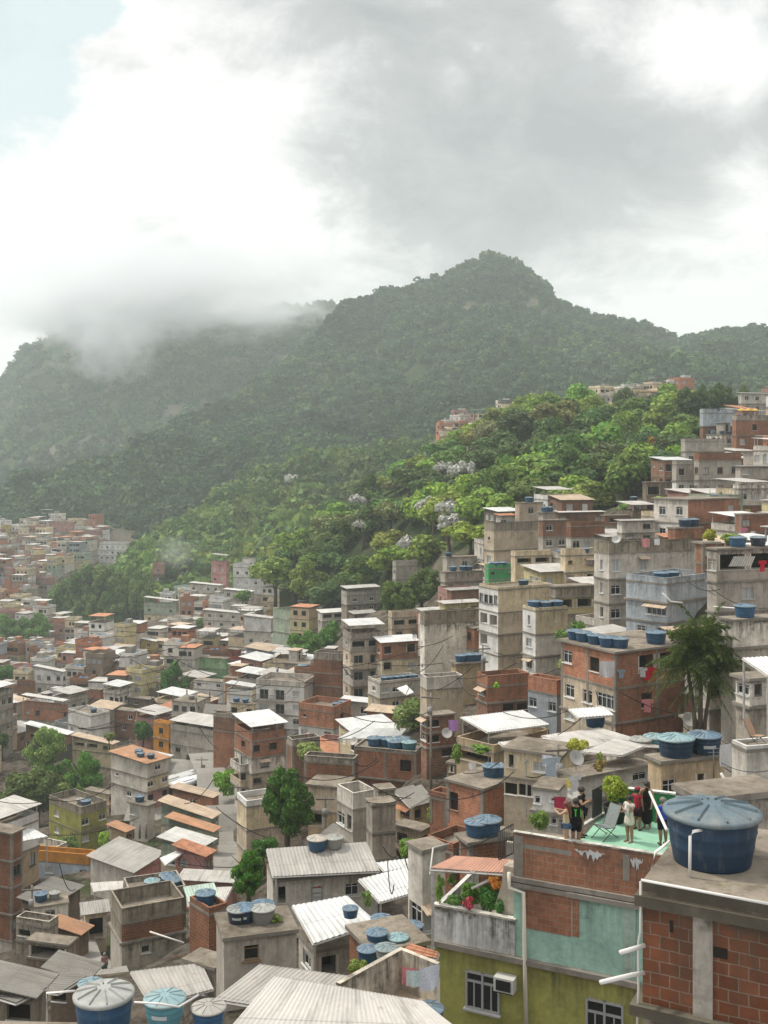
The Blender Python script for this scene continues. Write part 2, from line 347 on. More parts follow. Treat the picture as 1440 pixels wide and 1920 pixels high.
FRAMECOL = [(.62, .62, .6), (.7, .7, .68), (.5, .5, .48), (.25, .16, .09), (.75, .75, .72), (.1, .1, .1)]
def build_house(loc, th, wr, wl, floors, roof, WL, WR, short, label, found=6.0, near=True, cat='house', group=None, WB=None, Lextra=False):
    """floors top to bottom: (height, palette key[, key of left face]); footprint wr along local x (front), wl along local y."""
    root = thing(cat.replace(' ', '_') if cat != 'house' else 'house', label, cat, loc, th, group)
    hx, hy = wr / 2, wl / 2; H = sum(f[0] for f in floors); z = H
    fcol = rnd.choice(FRAMECOL)
    FACES = [('R', (-hx, -hy), (hx, -hy), 0), ('L', (-hx, hy), (-hx, -hy), -90), ('E', (hx, -hy), (hx, hy), 90), ('N', (hx, hy), (-hx, hy), 180)]
    for i, fl in enumerate(floors):
        h, key = fl[0], fl[1]; key2 = fl[2] if len(fl) > 2 else key
        z1 = z; z0 = z - h; last = i == len(floors) - 1; z = z0
        mat, col = PAL[key]; mat2, col2 = PAL[key2]
        j = rnd.uniform(.93, 1.07); col = tuple(min(c * j, 1.5) for c in col)
        mb = MB(); mb2 = MB() if key2 != key else mb
        slabt = .16 if i > 0 else 0
        for nm, p0, p1, ang in FACES:
            Lg = (Vector(p1) - Vector(p0)).length
            spec = {'R': WR, 'L': WL, 'E': WB, 'N': WB}[nm]
            row = (spec.split('|')[i] if spec and i < len(spec.split('|')) else '').replace(' ', '')
            holes = []; k = min(1.0, h / 2.75)
            for s, code in enumerate(row):
                if code == '.': continue
                u = Lg * (s + .5) / len(row); slot = Lg / len(row)
                d = Vector(p1) - Vector(p0); d /= Lg; at = Vector(p0) + d * u
                if code == 'A':
                    ac = MB(); ac.box((0, -.17, 0), (.75, .34, .5)); ac.box((0, -.355, 0), (.55, .03, .36), m=1); ac.box((0, -.15, -.29), (.6, .3, .05), m=1)
                    inst('air_conditioner', ac.mesh('air_conditioner', ['frame', 'rubber']), root, (.55, .54, .5), (at.x, at.y, z0 + 1.55 * k), R(ang)); continue
                w, hh, zb = WCODE[code]
                if code in 'OG': w = slot - .3
                w = min(w, slot - .16); hh *= k; zb *= k
                if w < .25: continue
                if code not in 'BRdOG':
                    zb += rnd.uniform(-.06, .06)
                hh = round(hh, 1); w = round(w, 1)
                if zb + hh > h - slabt - .1: hh = round(max(.3, h - slabt - .15 - zb), 1)
                holes.append((u - w / 2, u + w / 2, z0 + zb, z0 + zb + hh, 1.1 if code in 'OG' else .18))
                fr, pn = win_mesh(code, w, hh, near)
                g = 'frame' if code in 'ds' else ('opening_shade_paint' if code in 'oOG' else ('curtain' if rnd.random() < .33 else 'glass'))
                c = fcol if code not in 'd' else rnd.choice([(.3, .2, .12), (.5, .5, .48), (.2, .12, .07)])
                if code in 'OG': c = (.5, .46, .4)
                nmw = 'door' if code == 'd' else ('veranda_opening' if code in 'OG' else 'window')
                if near:
                    wo = inst(nmw, fr, root, c, (at.x, at.y, z0 + zb), R(ang)); inst('pane' if code not in 'ds' else 'leaf_panel', pn[g], wo, c)
                else: wo = inst(nmw, fr[g], root, c, (at.x, at.y, z0 + zb), R(ang))
                if code in 'wvst' and near and rnd.random() < .16:
                    am = MB(); aw = w / 2 + .2; am.face([(-aw, -.55, -.18), (aw, -.55, -.18), (aw, .0, .05), (-aw, .0, .05)], [(-aw, 0), (aw, 0), (aw, .6), (-aw, .6)]); am.face([(-aw, 0, .03), (aw, 0, .03), (aw, -.55, -.2), (-aw, -.55, -.2)])
                    kk = rnd.choice(['clay', 'lgrey', 'tan']); am.build('awning', SHEET[kk][0], root, SHEET[kk][1], (at.x, at.y, z0 + zb + hh + .1), R(ang))
                if code in 'BR':
                    bw = min(slot * .96, 3.2); bb = MB(); bb.box((0, -.5, -.08), (bw, 1.0, .14))
                    bo = bb.build('balcony', 'slab', root, None, (at.x, at.y, z0 + .02), R(ang)); rl = MB()
                    if code == 'B':
                        rl.box((0, -.95, .45), (bw, .1, .9)); rl.box((-bw / 2 + .05, -.45, .45), (.1, .898, .9)); rl.box((bw / 2 - .05, -.45, .45), (.1, .898, .9))
                        rl.build('railing', mat, bo, col)
                    else:
                        for x in np.linspace(-bw / 2 + .03, bw / 2 - .03, max(5, int(bw / .16))): rl.box((x, -.95, .45), (.025, .025, .88))
                        rl.box((0, -.95, .91), (bw, .05, .05)); rl.box((0, -.95, .1), (bw, .045, .04))
                        rl.build('railing', 'metal', bo, (.12, .1, .09))
            wall_face(mb2 if nm in ('L',) else mb, p0, p1, z0 - (found if last else 0), z1 - slabt, holes)
        if i == len(floors) - 1: pass
        mb.build('wall', mat, root, col)
        if mb2 is not mb: mb2.build('wall', mat2, root, col2)
        if i > 0:
            sb = MB(); o = rnd.choice([.03, .06, .1, .16]); sb.box((0, 0, z1 - slabt / 2), (wr + 2 * o, wl + 2 * o, slabt)); sb.build('floor_slab', 'slab', root)
        if near and 'brick' in key and h > 1.6:
            pm = MB(); pm.box((0, 0, 0), (.24, .24, h - slabt - .01))
            pme = pm.mesh('pillar', ['slab'])
            xs = [-hx + .10, hx - .10] + ([0] if wr > 6 else []); ys = [-hy + .10, hy - .10] + ([0] if wl > 6 else [])
            for x in xs:
                for y in ys:
                    if abs(x) < hx - .2 and abs(y) < hy - .2: continue
                    if x == 0 and y > 0 or (y == 0 and x > 0): continue
                    inst('pillar', pme, root, None, (x, y, z0 + (h - slabt) / 2))
    # roof
    rp = roof.split(':'); kind = rp[0]; zr = H
    lastmat, lastcol = PAL[floors[0][1]]
    def deck(o, t=.16):
        d = MB(); d.box((0, 0, H + t / 2), (wr + 2 * o, wl + 2 * o, t)); d.mi[4] = 1
        d.build('roof', ['slab', 'deck'], root); return H + t
    def parapet(z, hh, key=None, nm='parapet'):
        mt, cl = PAL[key] if key else (lastmat, lastcol)
        p = MB(); t = .13
        p.box((0, -hy + t / 2, z + hh / 2), (wr, t, hh)); p.box((0, hy - t / 2, z + hh / 2), (wr, t, hh))
        p.box((-hx + t / 2, 0, z + hh / 2), (t, wl - 2 * t - .004, hh)); p.box((hx - t / 2, 0, z + hh / 2), (t, wl - 2 * t - .004, hh))
        p.build(nm, mt, root, cl)
    if kind in ('flat', 'par') and Lextra and rnd.random() < .55 and min(wr, wl) > 3.5:
        q = rnd.random()
        if q < .55:
            rw, rl_, rh = rnd.uniform(1.6, 2.6), rnd.uniform(1.6, 2.6), rnd.uniform(1.7, 2.4); kk = rnd.choice(['brick', 'brickg', 'grey', 'lgrey', 'concrete']); rx, ry = rnd.choice((-1, 1)) * (hx - rw / 2 - .25), hy - rl_ / 2 - .3
            rm = MB(); rm.box((rx, ry, H + .16 + rh / 2), (rw, rl_, rh)); rm.build('roof_room', PAL[kk][0], root, PAL[kk][1]); rm = MB(); rm.box((rx, ry, H + .2 + rh), (rw + .5, rl_ + .5, .07)); kk = rnd.choice(['lgrey', 'white', 'grey', 'tan']); rm.build('room_roof', SHEET[kk][0], root, SHEET[kk][1])
            rm = MB(); rm.box((rx, ry - rl_ / 2 - .01, H + .16 + rh * .45), (.7, .04, rh * .8)); rm.build('room_door', 'opening_shade_paint', root)
        else:
            rm = MB(); rm.box((0, 0, .45), (.2, .2, .9)); [rm.tube([(a, b, .9), (a * 1.3, b, 1.5)], .012, 4) for a in (-.06, .06) for b in (-.06, .06)]; me = rm.mesh('column_stub', ['slab'])
            for a in (-1, 1):
                for b in (-1, 1): inst('column_stub', me, root, None, (a * (hx - .15), b * (hy - .15), H + .16))
    if kind == 'deck0': zr = deck(0)
    elif kind == 'flat': zr = deck(rnd.choice([.08, .14, .25]))
    elif kind == 'par':
        zr = deck(.02); parapet(zr, float(rp[1]) if len(rp) > 1 else .8, rp[2] if len(rp) > 2 else None)
    elif kind == 'shed':
        d = MB(); d.box((0, 0, H + .01), (wr - .1, wl - .1, .04)); d.build('ceiling_slab', 'slab', root)
        low = rp[2] if len(rp) > 2 else 'f'; tl = float(rp[3]) if len(rp) > 3 else .12
        sheet_part(root, wr, wl, H + .08, rp[1], low, tl)
        rise = tl * ((wl if low in 'fb' else wr) + .7)
        g = MB()                                   # gable walls under the sheet
        q = .04
        if low in 'fb':
            y0, y1 = (-hy + q, hy - q) if low == 'f' else (hy - q, -hy + q)
            for x in (-hx + q, hx - q): g.face([(x, y0, H), (x, y1, H), (x, y1, H + rise * .9)]); g.face([(x, y1, H + rise * .9), (x, y1, H), (x, y0, H)])
            g.face([(-hx + q, y1, H), (hx - q, y1, H), (hx - q, y1, H + rise * .9), (-hx + q, y1, H + rise * .9)])
        else:
            x0, x1 = (-hx + q, hx - q) if low == 'l' else (hx - q, -hx + q)
            for y in (-hy + q, hy - q): g.face([(x0, y, H), (x1, y, H), (x1, y, H + rise * .9)])
            g.face([(x1, -hy + q, H), (x1, hy - q, H), (x1, hy - q, H + rise * .9), (x1, -hy + q, H + rise * .9)])
        g.build('gable_wall', lastmat, root, lastcol)
        zr = H + .15
    elif kind == 'open':
        zr = deck(.05); parapet(zr, float(rp[4]) if len(rp) > 4 else .85)
        low = rp[2] if len(rp) > 2 else 'f'; ph = float(rp[3]) if len(rp) > 3 else 2.1; tl = .07
        rf, zz = sheet_part(root, wr, wl, zr + ph, rp[1], low, tl, .25)
        for x in (-hx + .15, hx - .15):
            for y in (-hy + .15, hy - .15):
                pz = zz(x, y) - zr - .01; b = MB(); b.box((0, 0, pz / 2), (.11, .11, pz)); b.build('post', 'metal', root, (.4, .38, .35), (x, y, zr))
    elif kind == 'gable':
        m, cl = SHEET[rp[1]]; a = MB(); o = .3; rz = wl * .28
        for s in (-1, 1):
            A = [(-hx - o, s * (hy + o), H - .08), (hx + o, s * (hy + o), H - .08), (hx + o, 0, H + rz), (-hx - o, 0, H + rz)]
            if s > 0: A = A[::-1]
            uv = [(0, 0), (wr, 0), (wr, hy), (0, hy)] if s < 0 else [(0, hy), (wr, hy), (wr, 0), (0, 0)]
            a.face(A, uv); a.face([(x, y, z - .05) for x, y, z in A][::-1], uv[::-1])
        a.build('roof', m, root, cl)
        g = MB()
        for x in (-hx + .03, hx - .03): g.face([(x, -hy, H), (x, hy, H), (x, 0, H + rz - .05)])
        g.build('gable_wall', lastmat, root, lastcol); zr = H + rz
    return dict(root=root, wr=wr, wl=wl, H=H, zr=zr, th=th, loc=Vector(loc), short=short, label=label)

HOUSES = []; GROUND = []; RECTS = []
def house(short, L, C, Rt, T, B, Y, th, fl, roof='flat', wl='', wr='', label=None, cat='house', wlen=None, wrlen=None, found=6.0, ground=True):
    t = R(th); s, c = math.sin(t), math.cos(t); X0 = (C - CX) / F * Y
    wrr = wrlen or Y * (Rt - C) / (F * c - (Rt - CX) * s); den = F * s + (L - CX) * c; wll = wlen or (Y * (C - L) / den if den > .33 * F else wrr * .8); wll = max(wll, 1.2); wrr = max(wrr, 1.2)
    zt = -(T - HZ) / F * Y; zb = -(B - HZ) / F * Y; H = zt - zb
    u = Vector((c, s, 0)); v = Vector((-s, c, 0))
    ctr = Vector((X0, Y, zb)) + u * wrr / 2 + v * wll / 2
    tot = 0; FL = []
    for f in fl.split(';'):
        key = f.split(':'); wgt = float(key[1]) if len(key) > 1 else 1.0; tot += wgt; FL.append([wgt] + key[0].split('/'))
    for f in FL: f[0] = f[0] / tot * H
    d = build_house(ctr, t, wrr, wll, FL, roof, wl, wr, short, label or short, found, Y < 135, cat)
    d.update(px=(L, Rt, T, B), Y=Y, r=math.hypot(wrr, wll) / 2); HOUSES.append(d)
    LABELS[-1][2:] = [(L + Rt) / 2, (T + B) / 2]
    RECTS.append((L, Rt, T - 6, B, Y))
    if ground:
        for a, b in ((0, 0), (wrr, 0), (0, wll), (wrr / 2, wll / 2)):
            q = Vector((X0, Y, zb)) + u * a + v * b; GROUND.append((q.x, q.y, zb))
    return d

# ------------------------------------------------------------------ things on roofs
def roof_pt(h, px, t=.5, mg=.8, z=None):
    best = None; hx = max(h['wr'] / 2 - mg, .05); hy = max(h['wl'] / 2 - mg, .05); M = Matrix.Rotation(h['th'], 3, 'Z')
    pts = [h['loc'] + M @ Vector((-hx + 2 * hx * i / 24, -hy + 2 * hy * j / 24, h['zr'] if z is None else z)) for i in range(25) for j in range(25)]
    ok = sorted(pts, key=lambda p: abs(pix(p)[0] - px))[:26]
    ok = [p for p in ok if abs(pix(p)[0] - px) < abs(pix(ok[0])[0] - px) + 2.0]
    ok.sort(key=lambda p: p.y)
    return ok[min(len(ok) - 1, int(t * len(ok)))]

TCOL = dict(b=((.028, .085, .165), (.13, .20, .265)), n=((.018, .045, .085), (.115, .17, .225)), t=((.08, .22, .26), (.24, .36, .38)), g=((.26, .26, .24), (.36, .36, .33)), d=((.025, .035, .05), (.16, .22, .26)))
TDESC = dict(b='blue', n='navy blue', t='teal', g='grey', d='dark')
TANKS = []; _tm = {}
def tank_meshes(parts):
    if parts in _tm: return _tm[parts]
    body = MB(); n = 40 if parts else 14
    prof = [(.0, 0), (.40, 0), (.405, .02), (.43, .17), (.44, .19), (.437, .21), (.455, .33), (.466, .35), (.462, .37), (.475, .47), (.49, .49), (.49, .52)]
    if not parts: prof = [(0, 0), (.405, 0), (.455, .33), (.47, .36), (.49, .52)]
    body.lathe(prof, n)
    lid = MB(); lid.lathe([(.475, .49), (.512, .50), (.515, .535), (.47, .553), (.3, .588), (.12, .615), (.0, .62)], n)
    if parts:
        for k in range(10):
            a = 2 * math.pi * k / 10 + .2; ca, sa = math.cos(a), math.sin(a); w = .013
            def q(r, s, z): return (r * ca - s * sa, r * sa + s * ca, z)
            for (r0, z0, r1, z1) in ((.12, .617, .3, .59), (.3, .59, .468, .556)):
                lid.face([q(r0, -w, z0), q(r1, -w, z1), q(r1, 0, z1 + .022), q(r0, 0, z0 + .022)]); lid.face([q(r1, w, z1), q(r0, w, z0), q(r0, 0, z0 + .022), q(r1, 0, z1 + .022)])
        lab = MB()
        def c(a, zz): rr = .405 + (.49 - .405) * zz / .52 + .008; return (rr * math.cos(a), rr * math.sin(a), zz)
        lab.raw([c(-math.pi / 2 - .42 + .84 * i / 8, zz) for zz in (.21, .31) for i in range(9)], [(i, i + 1, i + 10, i + 9) for i in range(8)])
        _tm[parts] = (body.mesh('tank_body', ['plastic']), lid.mesh('tank_lid', ['lid']), lab.mesh('tank_marking', ['frame']))
    else:
        body.lathe([(.475, .49), (.512, .50), (.515, .535), (.3, .588), (.0, .62)], n, m=1)
        _tm[parts] = (body.mesh('water_tank', ['plastic', 'lid']),)
    return _tm[parts]
def tank(where, short, D=1.4, k='b', lid=None, name='tank', desc=None, mark=False, row=True, tall=1.0):
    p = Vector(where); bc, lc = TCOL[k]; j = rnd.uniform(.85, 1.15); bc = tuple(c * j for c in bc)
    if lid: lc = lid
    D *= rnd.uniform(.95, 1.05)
    if F * D / p.y > 13:
        b, l, mk = tank_meshes(True); o = bpy.data.objects.new('water_tank', None); COL.objects.link(o); o.location = p
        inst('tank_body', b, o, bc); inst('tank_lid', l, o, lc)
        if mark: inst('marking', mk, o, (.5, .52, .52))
        o.rotation_euler = (0, 0, rnd.uniform(-.2, .2))
    else: o = inst('water_tank', tank_meshes(False)[0], None, bc, p)
    o.scale = (D, D, D * tall)
    o['category'] = 'water tank'; o['group'] = 'water tanks on the rooftops'
    TANKS.append([o, short, desc or (TDESC[k] + ' water tank'), pix(p)[0], pix(p)[1]])
    return o
def tanks(h, spec, D=1.35):
    """spec: 'px t kind' triples separated by commas, on the roof of house h"""
    for s in spec.split(','):
        a = s.split(); tank(roof_pt(h, float(a[0]), float(a[1]) if len(a) > 1 else .3), h['short'], float(a[3]) if len(a) > 3 else D, a[2] if len(a) > 2 else 'b')

def plane_pts(pxs, Y0, slope=(0, 0)):
    a, c = (pxs[0][0] - CX) / F, -(pxs[0][1] - HZ) / F; x0, z0 = a * Y0, c * Y0; out = []
    for px, py in pxs:
        a, c = (px - CX) / F, -(py - HZ) / F
        Y = (z0 - slope[0] * x0 - slope[1] * Y0) / (c - slope[0] * a - slope[1]); out.append(Vector((a * Y, Y, c * Y)))
    return out
def canopy(label, pxs, Y0, kind, slope=(0, .12), posts=2.3, wave=None, nposts=(0, 1, 2, 3), cat='canopy', beam=True, name='sheet_canopy', along=0):
    """a sheet roof given by its four corners going round; real corrugation when wave is set (period in m); posts under the corners"""
    q = plane_pts(pxs, Y0, slope); ctr = sum(q, Vector()) / 4; base = Vector((ctr.x, ctr.y, min(p.z for p in q) - posts))
    o = thing(name, label, cat, base); o_at = base
    LABELS[-1][2:] = [sum(p[0] for p in pxs) / 4, sum(p[1] for p in pxs) / 4]
    m, col = SHEET[kind]; mb = MB(); q = [p - base for p in q]
    e1 = q[1] - q[0]; L1 = e1.length; L2 = (q[3] - q[0]).length; nrm = e1.cross(q[3] - q[0]).normalized()
    if nrm.z < 0: nrm = -nrm
    nu = max(2, int(L1 / wave * 8)) if wave else 12; nv = 6
    vs = []; uvs = []
    for j in range(nv + 1):
        for i in range(nu + 1):
            u, v = i / nu, j / nv
            p = q[0] * (1 - u) * (1 - v) + q[1] * u * (1 - v) + q[2] * u * v + q[3] * (1 - u) * v
            if wave: p = p + nrm * min(.02, wave * .065) * math.sin(2 * math.pi * u * L1 / wave)
            p = p + nrm * .02 * noise.noise(Vector((u * L1 * .5, v * L2 * .5, Y0)))
            vs.append(p); uvs.append((u * L1, v * L2) if along == 0 else (v * L2, u * L1))
    up = nrm.dot(e1.cross(q[3] - q[0])) > 0
    for j in range(nv):
        for i in range(nu):
            f = [j * (nu + 1) + i, j * (nu + 1) + i + 1, (j + 1) * (nu + 1) + i + 1, (j + 1) * (nu + 1) + i]
            if not up: f = f[::-1]
            mb.face([vs[k] for k in f], [uvs[k] for k in f]); mb.face([vs[k] - nrm * .012 for k in f[::-1]], [uvs[k] for k in f[::-1]])
    if wave and m == 'sheet': m = 'sheet_geo'
    if wave: mb.sm = [True] * len(mb.sm)
    mb.build('roof_sheet', m, o, col)
    if beam:
        b = MB()
        for i in range(4): b.tube([q[i] - nrm * .09, q[(i + 1) % 4] - nrm * .09], .05, 4)
        b.build('roof_frame', 'metal', o, (.42, .40, .37))
    cen = sum(q, Vector()) / 4
    for i in nposts:
        p = q[i] + (cen - q[i]) * .06; b = MB(); b.box((0, 0, (p.z - .1) / 2 - .5), (.1, .1, p.z - .1 + 1.0)); b.build('post', 'metal', o, (.45, .43, .4), (p.x, p.y, 0))
    return o
# ================================================================== vegetation
def crown_arrays(seed, nleaf, nb=11, leaf=.16, flat=.75, lump=.42, sky=0):
    """leaf-clump quads spread over a dozen lobes inside a unit crown; returns verts (4n,3)"""
    r = np.random.RandomState(seed)
    lob = []
    while len(lob) < nb:
        p = r.uniform(-1, 1, 3)
        if np.linalg.norm(p) > 1 or p[2] < -.75: continue
        p *= .68; p[2] *= flat; lob.append((p, lump * r.uniform(.65, 1.2)))
    n = nleaf; k = r.randint(0, nb, n); c = np.array([lob[i][0] for i in k]); rad = np.array([lob[i][1] for i in k])
    d = r.normal(size=(n, 3)); d /= np.linalg.norm(d, axis=1)[:, None]; d[:, 2] = np.where(d[:, 2] < -.35, -d[:, 2], d[:, 2])
    pos = c + d * (rad * r.uniform(.72, 1.08, n))[:, None]
    nr = d + r.normal(size=(n, 3)) * .45; nr /= np.linalg.norm(nr, axis=1)[:, None]
    t = np.cross(nr, r.normal(size=(n, 3))); t /= np.linalg.norm(t, axis=1)[:, None]; b = np.cross(nr, t)
    s = leaf * r.uniform(.6, 1.35, n)
    A = t * s[:, None]; B = b * (s * r.uniform(.45, .8, n))[:, None]
    q = np.stack([pos - A, pos + B - A * .1, pos + A, pos - B + A * .1], 1)
    return q.reshape(-1, 3)
def quads_mesh(name, v, mat, cols=None):
    n = len(v); me = bpy.data.meshes.new(name); me.vertices.add(n); me.vertices.foreach_set('co', v.astype('f').ravel())
    m = n // 4; me.loops.add(n); me.loops.foreach_set('vertex_index', np.arange(n, dtype='i'))
    me.polygons.add(m); me.polygons.foreach_set('loop_start', np.arange(0, n, 4, dtype='i')); me.polygons.foreach_set('loop_total', np.full(m, 4, 'i'))
    me.update(calc_edges=True); me.materials.append(MAT[mat])
    if cols is not None:
        a = me.color_attributes.new('col', 'FLOAT_COLOR', 'POINT'); a.data.foreach_set('color', np.hstack([cols, np.ones((n, 1))]).astype('f').ravel())
    return me
CROWN = {}
for nm, arg in dict(a=(1, 2600, 13, .085), b=(2, 2600, 16, .08, .7, .36), c=(3, 2200, 9, .09, .8, .46), d=(4, 2600, 18, .075, .6, .32), e=(5, 2400, 12, .09, .95, .4), f=(6, 2400, 20, .08, .5, .3)).items():
    CROWN[nm] = quads_mesh('crown', crown_arrays(arg[0], *arg[1:]), 'leaf')
wv = crown_arrays(31, 1500, 16, .085, .55, .3)
CROWN['wh'] = quads_mesh('crown', wv, 'leaf')
CROWN['big'] = quads_mesh('crown', crown_arrays(21, 11000, 46, .046, .9, .19), 'leaf')
CROWN['big2'] = quads_mesh('crown', crown_arrays(22, 9000, 36, .052, .85, .22), 'leaf')
CROWN['airy'] = quads_mesh('crown', crown_arrays(23, 6000, 26, .05, 1.1, .26), 'leaf')
CROWN['bush'] = quads_mesh('crown', crown_arrays(24, 3500, 14, .08, .8, .36), 'leaf')
CROWN['plant'] = quads_mesh('crown', crown_arrays(25, 420, 9, .17, 1.0, .34), 'leaf')
def trunk_mesh(seed, h=1.0):
    r = random.Random(seed); m = MB(); pts = [(0, 0, -.25), (r.uniform(-.03, .03), 0, .1), (r.uniform(-.06, .06), r.uniform(-.05, .05), .5), (r.uniform(-.06, .06), .02, .82)]
    m.tube(pts, .055, 8, r2=.026)
    for k in range(5):
        a = k * 1.3 + r.random(); z = .42 + .09 * k; m.tube([(0, 0, z), (.16 * math.cos(a), .16 * math.sin(a), z + .16), (.36 * math.cos(a), .36 * math.sin(a), z + .36)], .022, 5, r2=.007)
    return m.mesh('trunk', ['bark'])
TRUNK = [trunk_mesh(k) for k in range(3)]
GREENS = [(.105, .175, .034), (.13, .215, .038), (.15, .235, .042), (.09, .15, .034), (.12, .175, .045), (.175, .235, .045), (.125, .165, .05), (.10, .14, .042)]
def tree(label, p, h, w, cr='a', col=None, cat='tree', group=None, trunk=True, wz=None, cz=.62, name=None, at=None):
    """p ground point, h total height, w crown width"""
    col = tuple(x * 1.65 for x in col) if col else None
    o = thing(name or cat.replace(' ', '_'), label, cat, p, rnd.uniform(0, 6), group)
    if at: LABELS[-1][2:] = list(at)
    c = inst('crown', CROWN[cr], o, col or rnd.choice(GREENS), (0, 0, h * cz)); hz = wz or h * (1 - cz) / .9
    c.scale = (w / 2 / .84, w / 2 / .84, hz * 1.1)
    if trunk:
        t = inst('trunk', rnd.choice(TRUNK), o); t.scale = (h * .9, h * .9, h * .8)
    return o
def tree_px(label, pxl, pxr, pyt, pyb, Y, cr='a', col=None, **k):
    base = P((pxl + pxr) / 2, pyb, Y); GROUND.append((base.x, base.y, base.z)) if k.get('cat', 'tree') == 'tree' else None; RECTS.append((pxl + 4, pxr - 4, pyt + 4, pyb - (pyb - pyt) * .25, Y)) if k.get('cat', 'tree') == 'tree' else None; H = (pyb - pyt) / F * Y; W = (pxr - pxl) / F * Y
    return tree(label, base, H, W, cr, col, at=((pxl + pxr) / 2, (pyt + pyb) / 2), **k)

# ================================================================== terrain
EXTRA = [(0, 1005, 660), (100, 1000, 650), (160, 975, 670), (200, 1050, 570), (-60, 1000, 650), (-60, 1090, 560), (0, 1085, 560), (100, 1110, 500), (-60, 1160, 460), (0, 1160, 460), (0, 1240, 370), (100, 1235, 390), (250, 1185, 430), (350, 1130, 460),
 (450, 1110, 430), (520, 1150, 380), (600, 1200, 285), (300, 1255, 340), (430, 1260, 300), (-60, 1310, 300), (0, 1310, 300), (200, 1300, 290), (-60, 1390, 240), (0, 1390, 238), (290, 1410, 215), (-60, 1490, 185), (0, 1490, 185), (100, 1580, 175),
 (300, 1518, 178), (315, 1503, 178), (355, 1491, 173), (400, 1472, 178), (265, 1560, 160), (430, 1570, 140), (430, 1600, 130), (410, 1660, 112), (420, 1500, 165), (60, 1700, 115), (110, 1745, 98), (150, 1800, 82), (190, 1830, 70), (60, 1830, 60), (-50, 1850, 55),
 (290, 1850, 52), (390, 1840, 52), (470, 1860, 42), (470, 1700, 72), (545, 1590, 92), (750, 1690, 70), (600, 1790, 52), (700, 1790, 44), (760, 1750, 52), (800, 1660, 62), (800, 1600, 75), (1000, 1570, 62), (1040, 1540, 60), (1250, 1420, 70),
 (1310, 1415, 72), (1380, 1250, 75), (640, 1170, 265), (740, 1150, 225), (820, 1165, 190), (900, 1055, 212), (1000, 965, 225), (1150, 945, 200), (1270, 930, 195), (1330, 860, 225), (1440, 780, 260), (1500, 780, 250), (1520, 1100, 90), (1520, 1400, 60), (1500, 930, 150), (1300, 1445, 76), (1380, 1440, 72), (1440, 1425, 66), (1340, 1380, 84), (1420, 1350, 84), (1500, 1300, 80), (1250, 1370, 92)]
XY = []
def finish_ground():
    for a in EXTRA: p = P(*a); XY.append((p.x, p.y, p.z))
    for (x, y, z) in GROUND: XY.append((x, y, z))
    for (x, y, z) in ((-14, 27, -17), (-4, 26, -17), (2, 30, -21), (8, 40, -26), (5, 20, -22), (12, 18, -22), (10, 30, -24), (14, 36, -24), (18, 30, -24), (3, 38, -25), (-30, 20, -22), (30, 20, -18), (0, 2, -22), (15, 2, -22), (-15, 2, -22), (30, 45, -20), (20, 50, -20), (-10, 45, -24)): XY.append((x, y, z))
    global XYA; XYA = np.array(XY)
def ground_z(x, y):
    x = np.atleast_1d(np.asarray(x, float)); y = np.atleast_1d(np.asarray(y, float)); out = np.zeros(len(x))
    for s in range(0, len(x), 4000):
        dx = x[s:s + 4000, None] - XYA[None, :, 0]; dy = y[s:s + 4000, None] - XYA[None, :, 1]; sc_ = (2.0 + y[s:s + 4000, None] * .03)
        d2 = (dx * dx + dy * dy) / sc_ ** 2; w = 1 / (d2 + .25) ** 1.9; out[s:s + 4000] = (w * XYA[None, :, 2]).sum(1) / w.sum(1)
    return out - 1.3
def fan_mesh(name, pxs, Ys, zf, mat):
    pxs = np.array(pxs); Ys = np.array(Ys); A, B = np.meshgrid(pxs, Ys); X = (A - CX) / F * B
    Z = zf(X.ravel(), B.ravel()); v = np.stack([X.ravel(), B.ravel(), Z], 1); n = len(pxs)
    f = [(j * n + i, j * n + i + 1, (j + 1) * n + i + 1, (j + 1) * n + i) for j in range(len(Ys) - 1) for i in range(n - 1)]
    me = bpy.data.meshes.new(name); me.from_pydata(v.tolist(), [], f); me.materials.append(MAT[mat]); me.polygons.foreach_set('use_smooth', [True] * len(f))
    return inst(name, me)

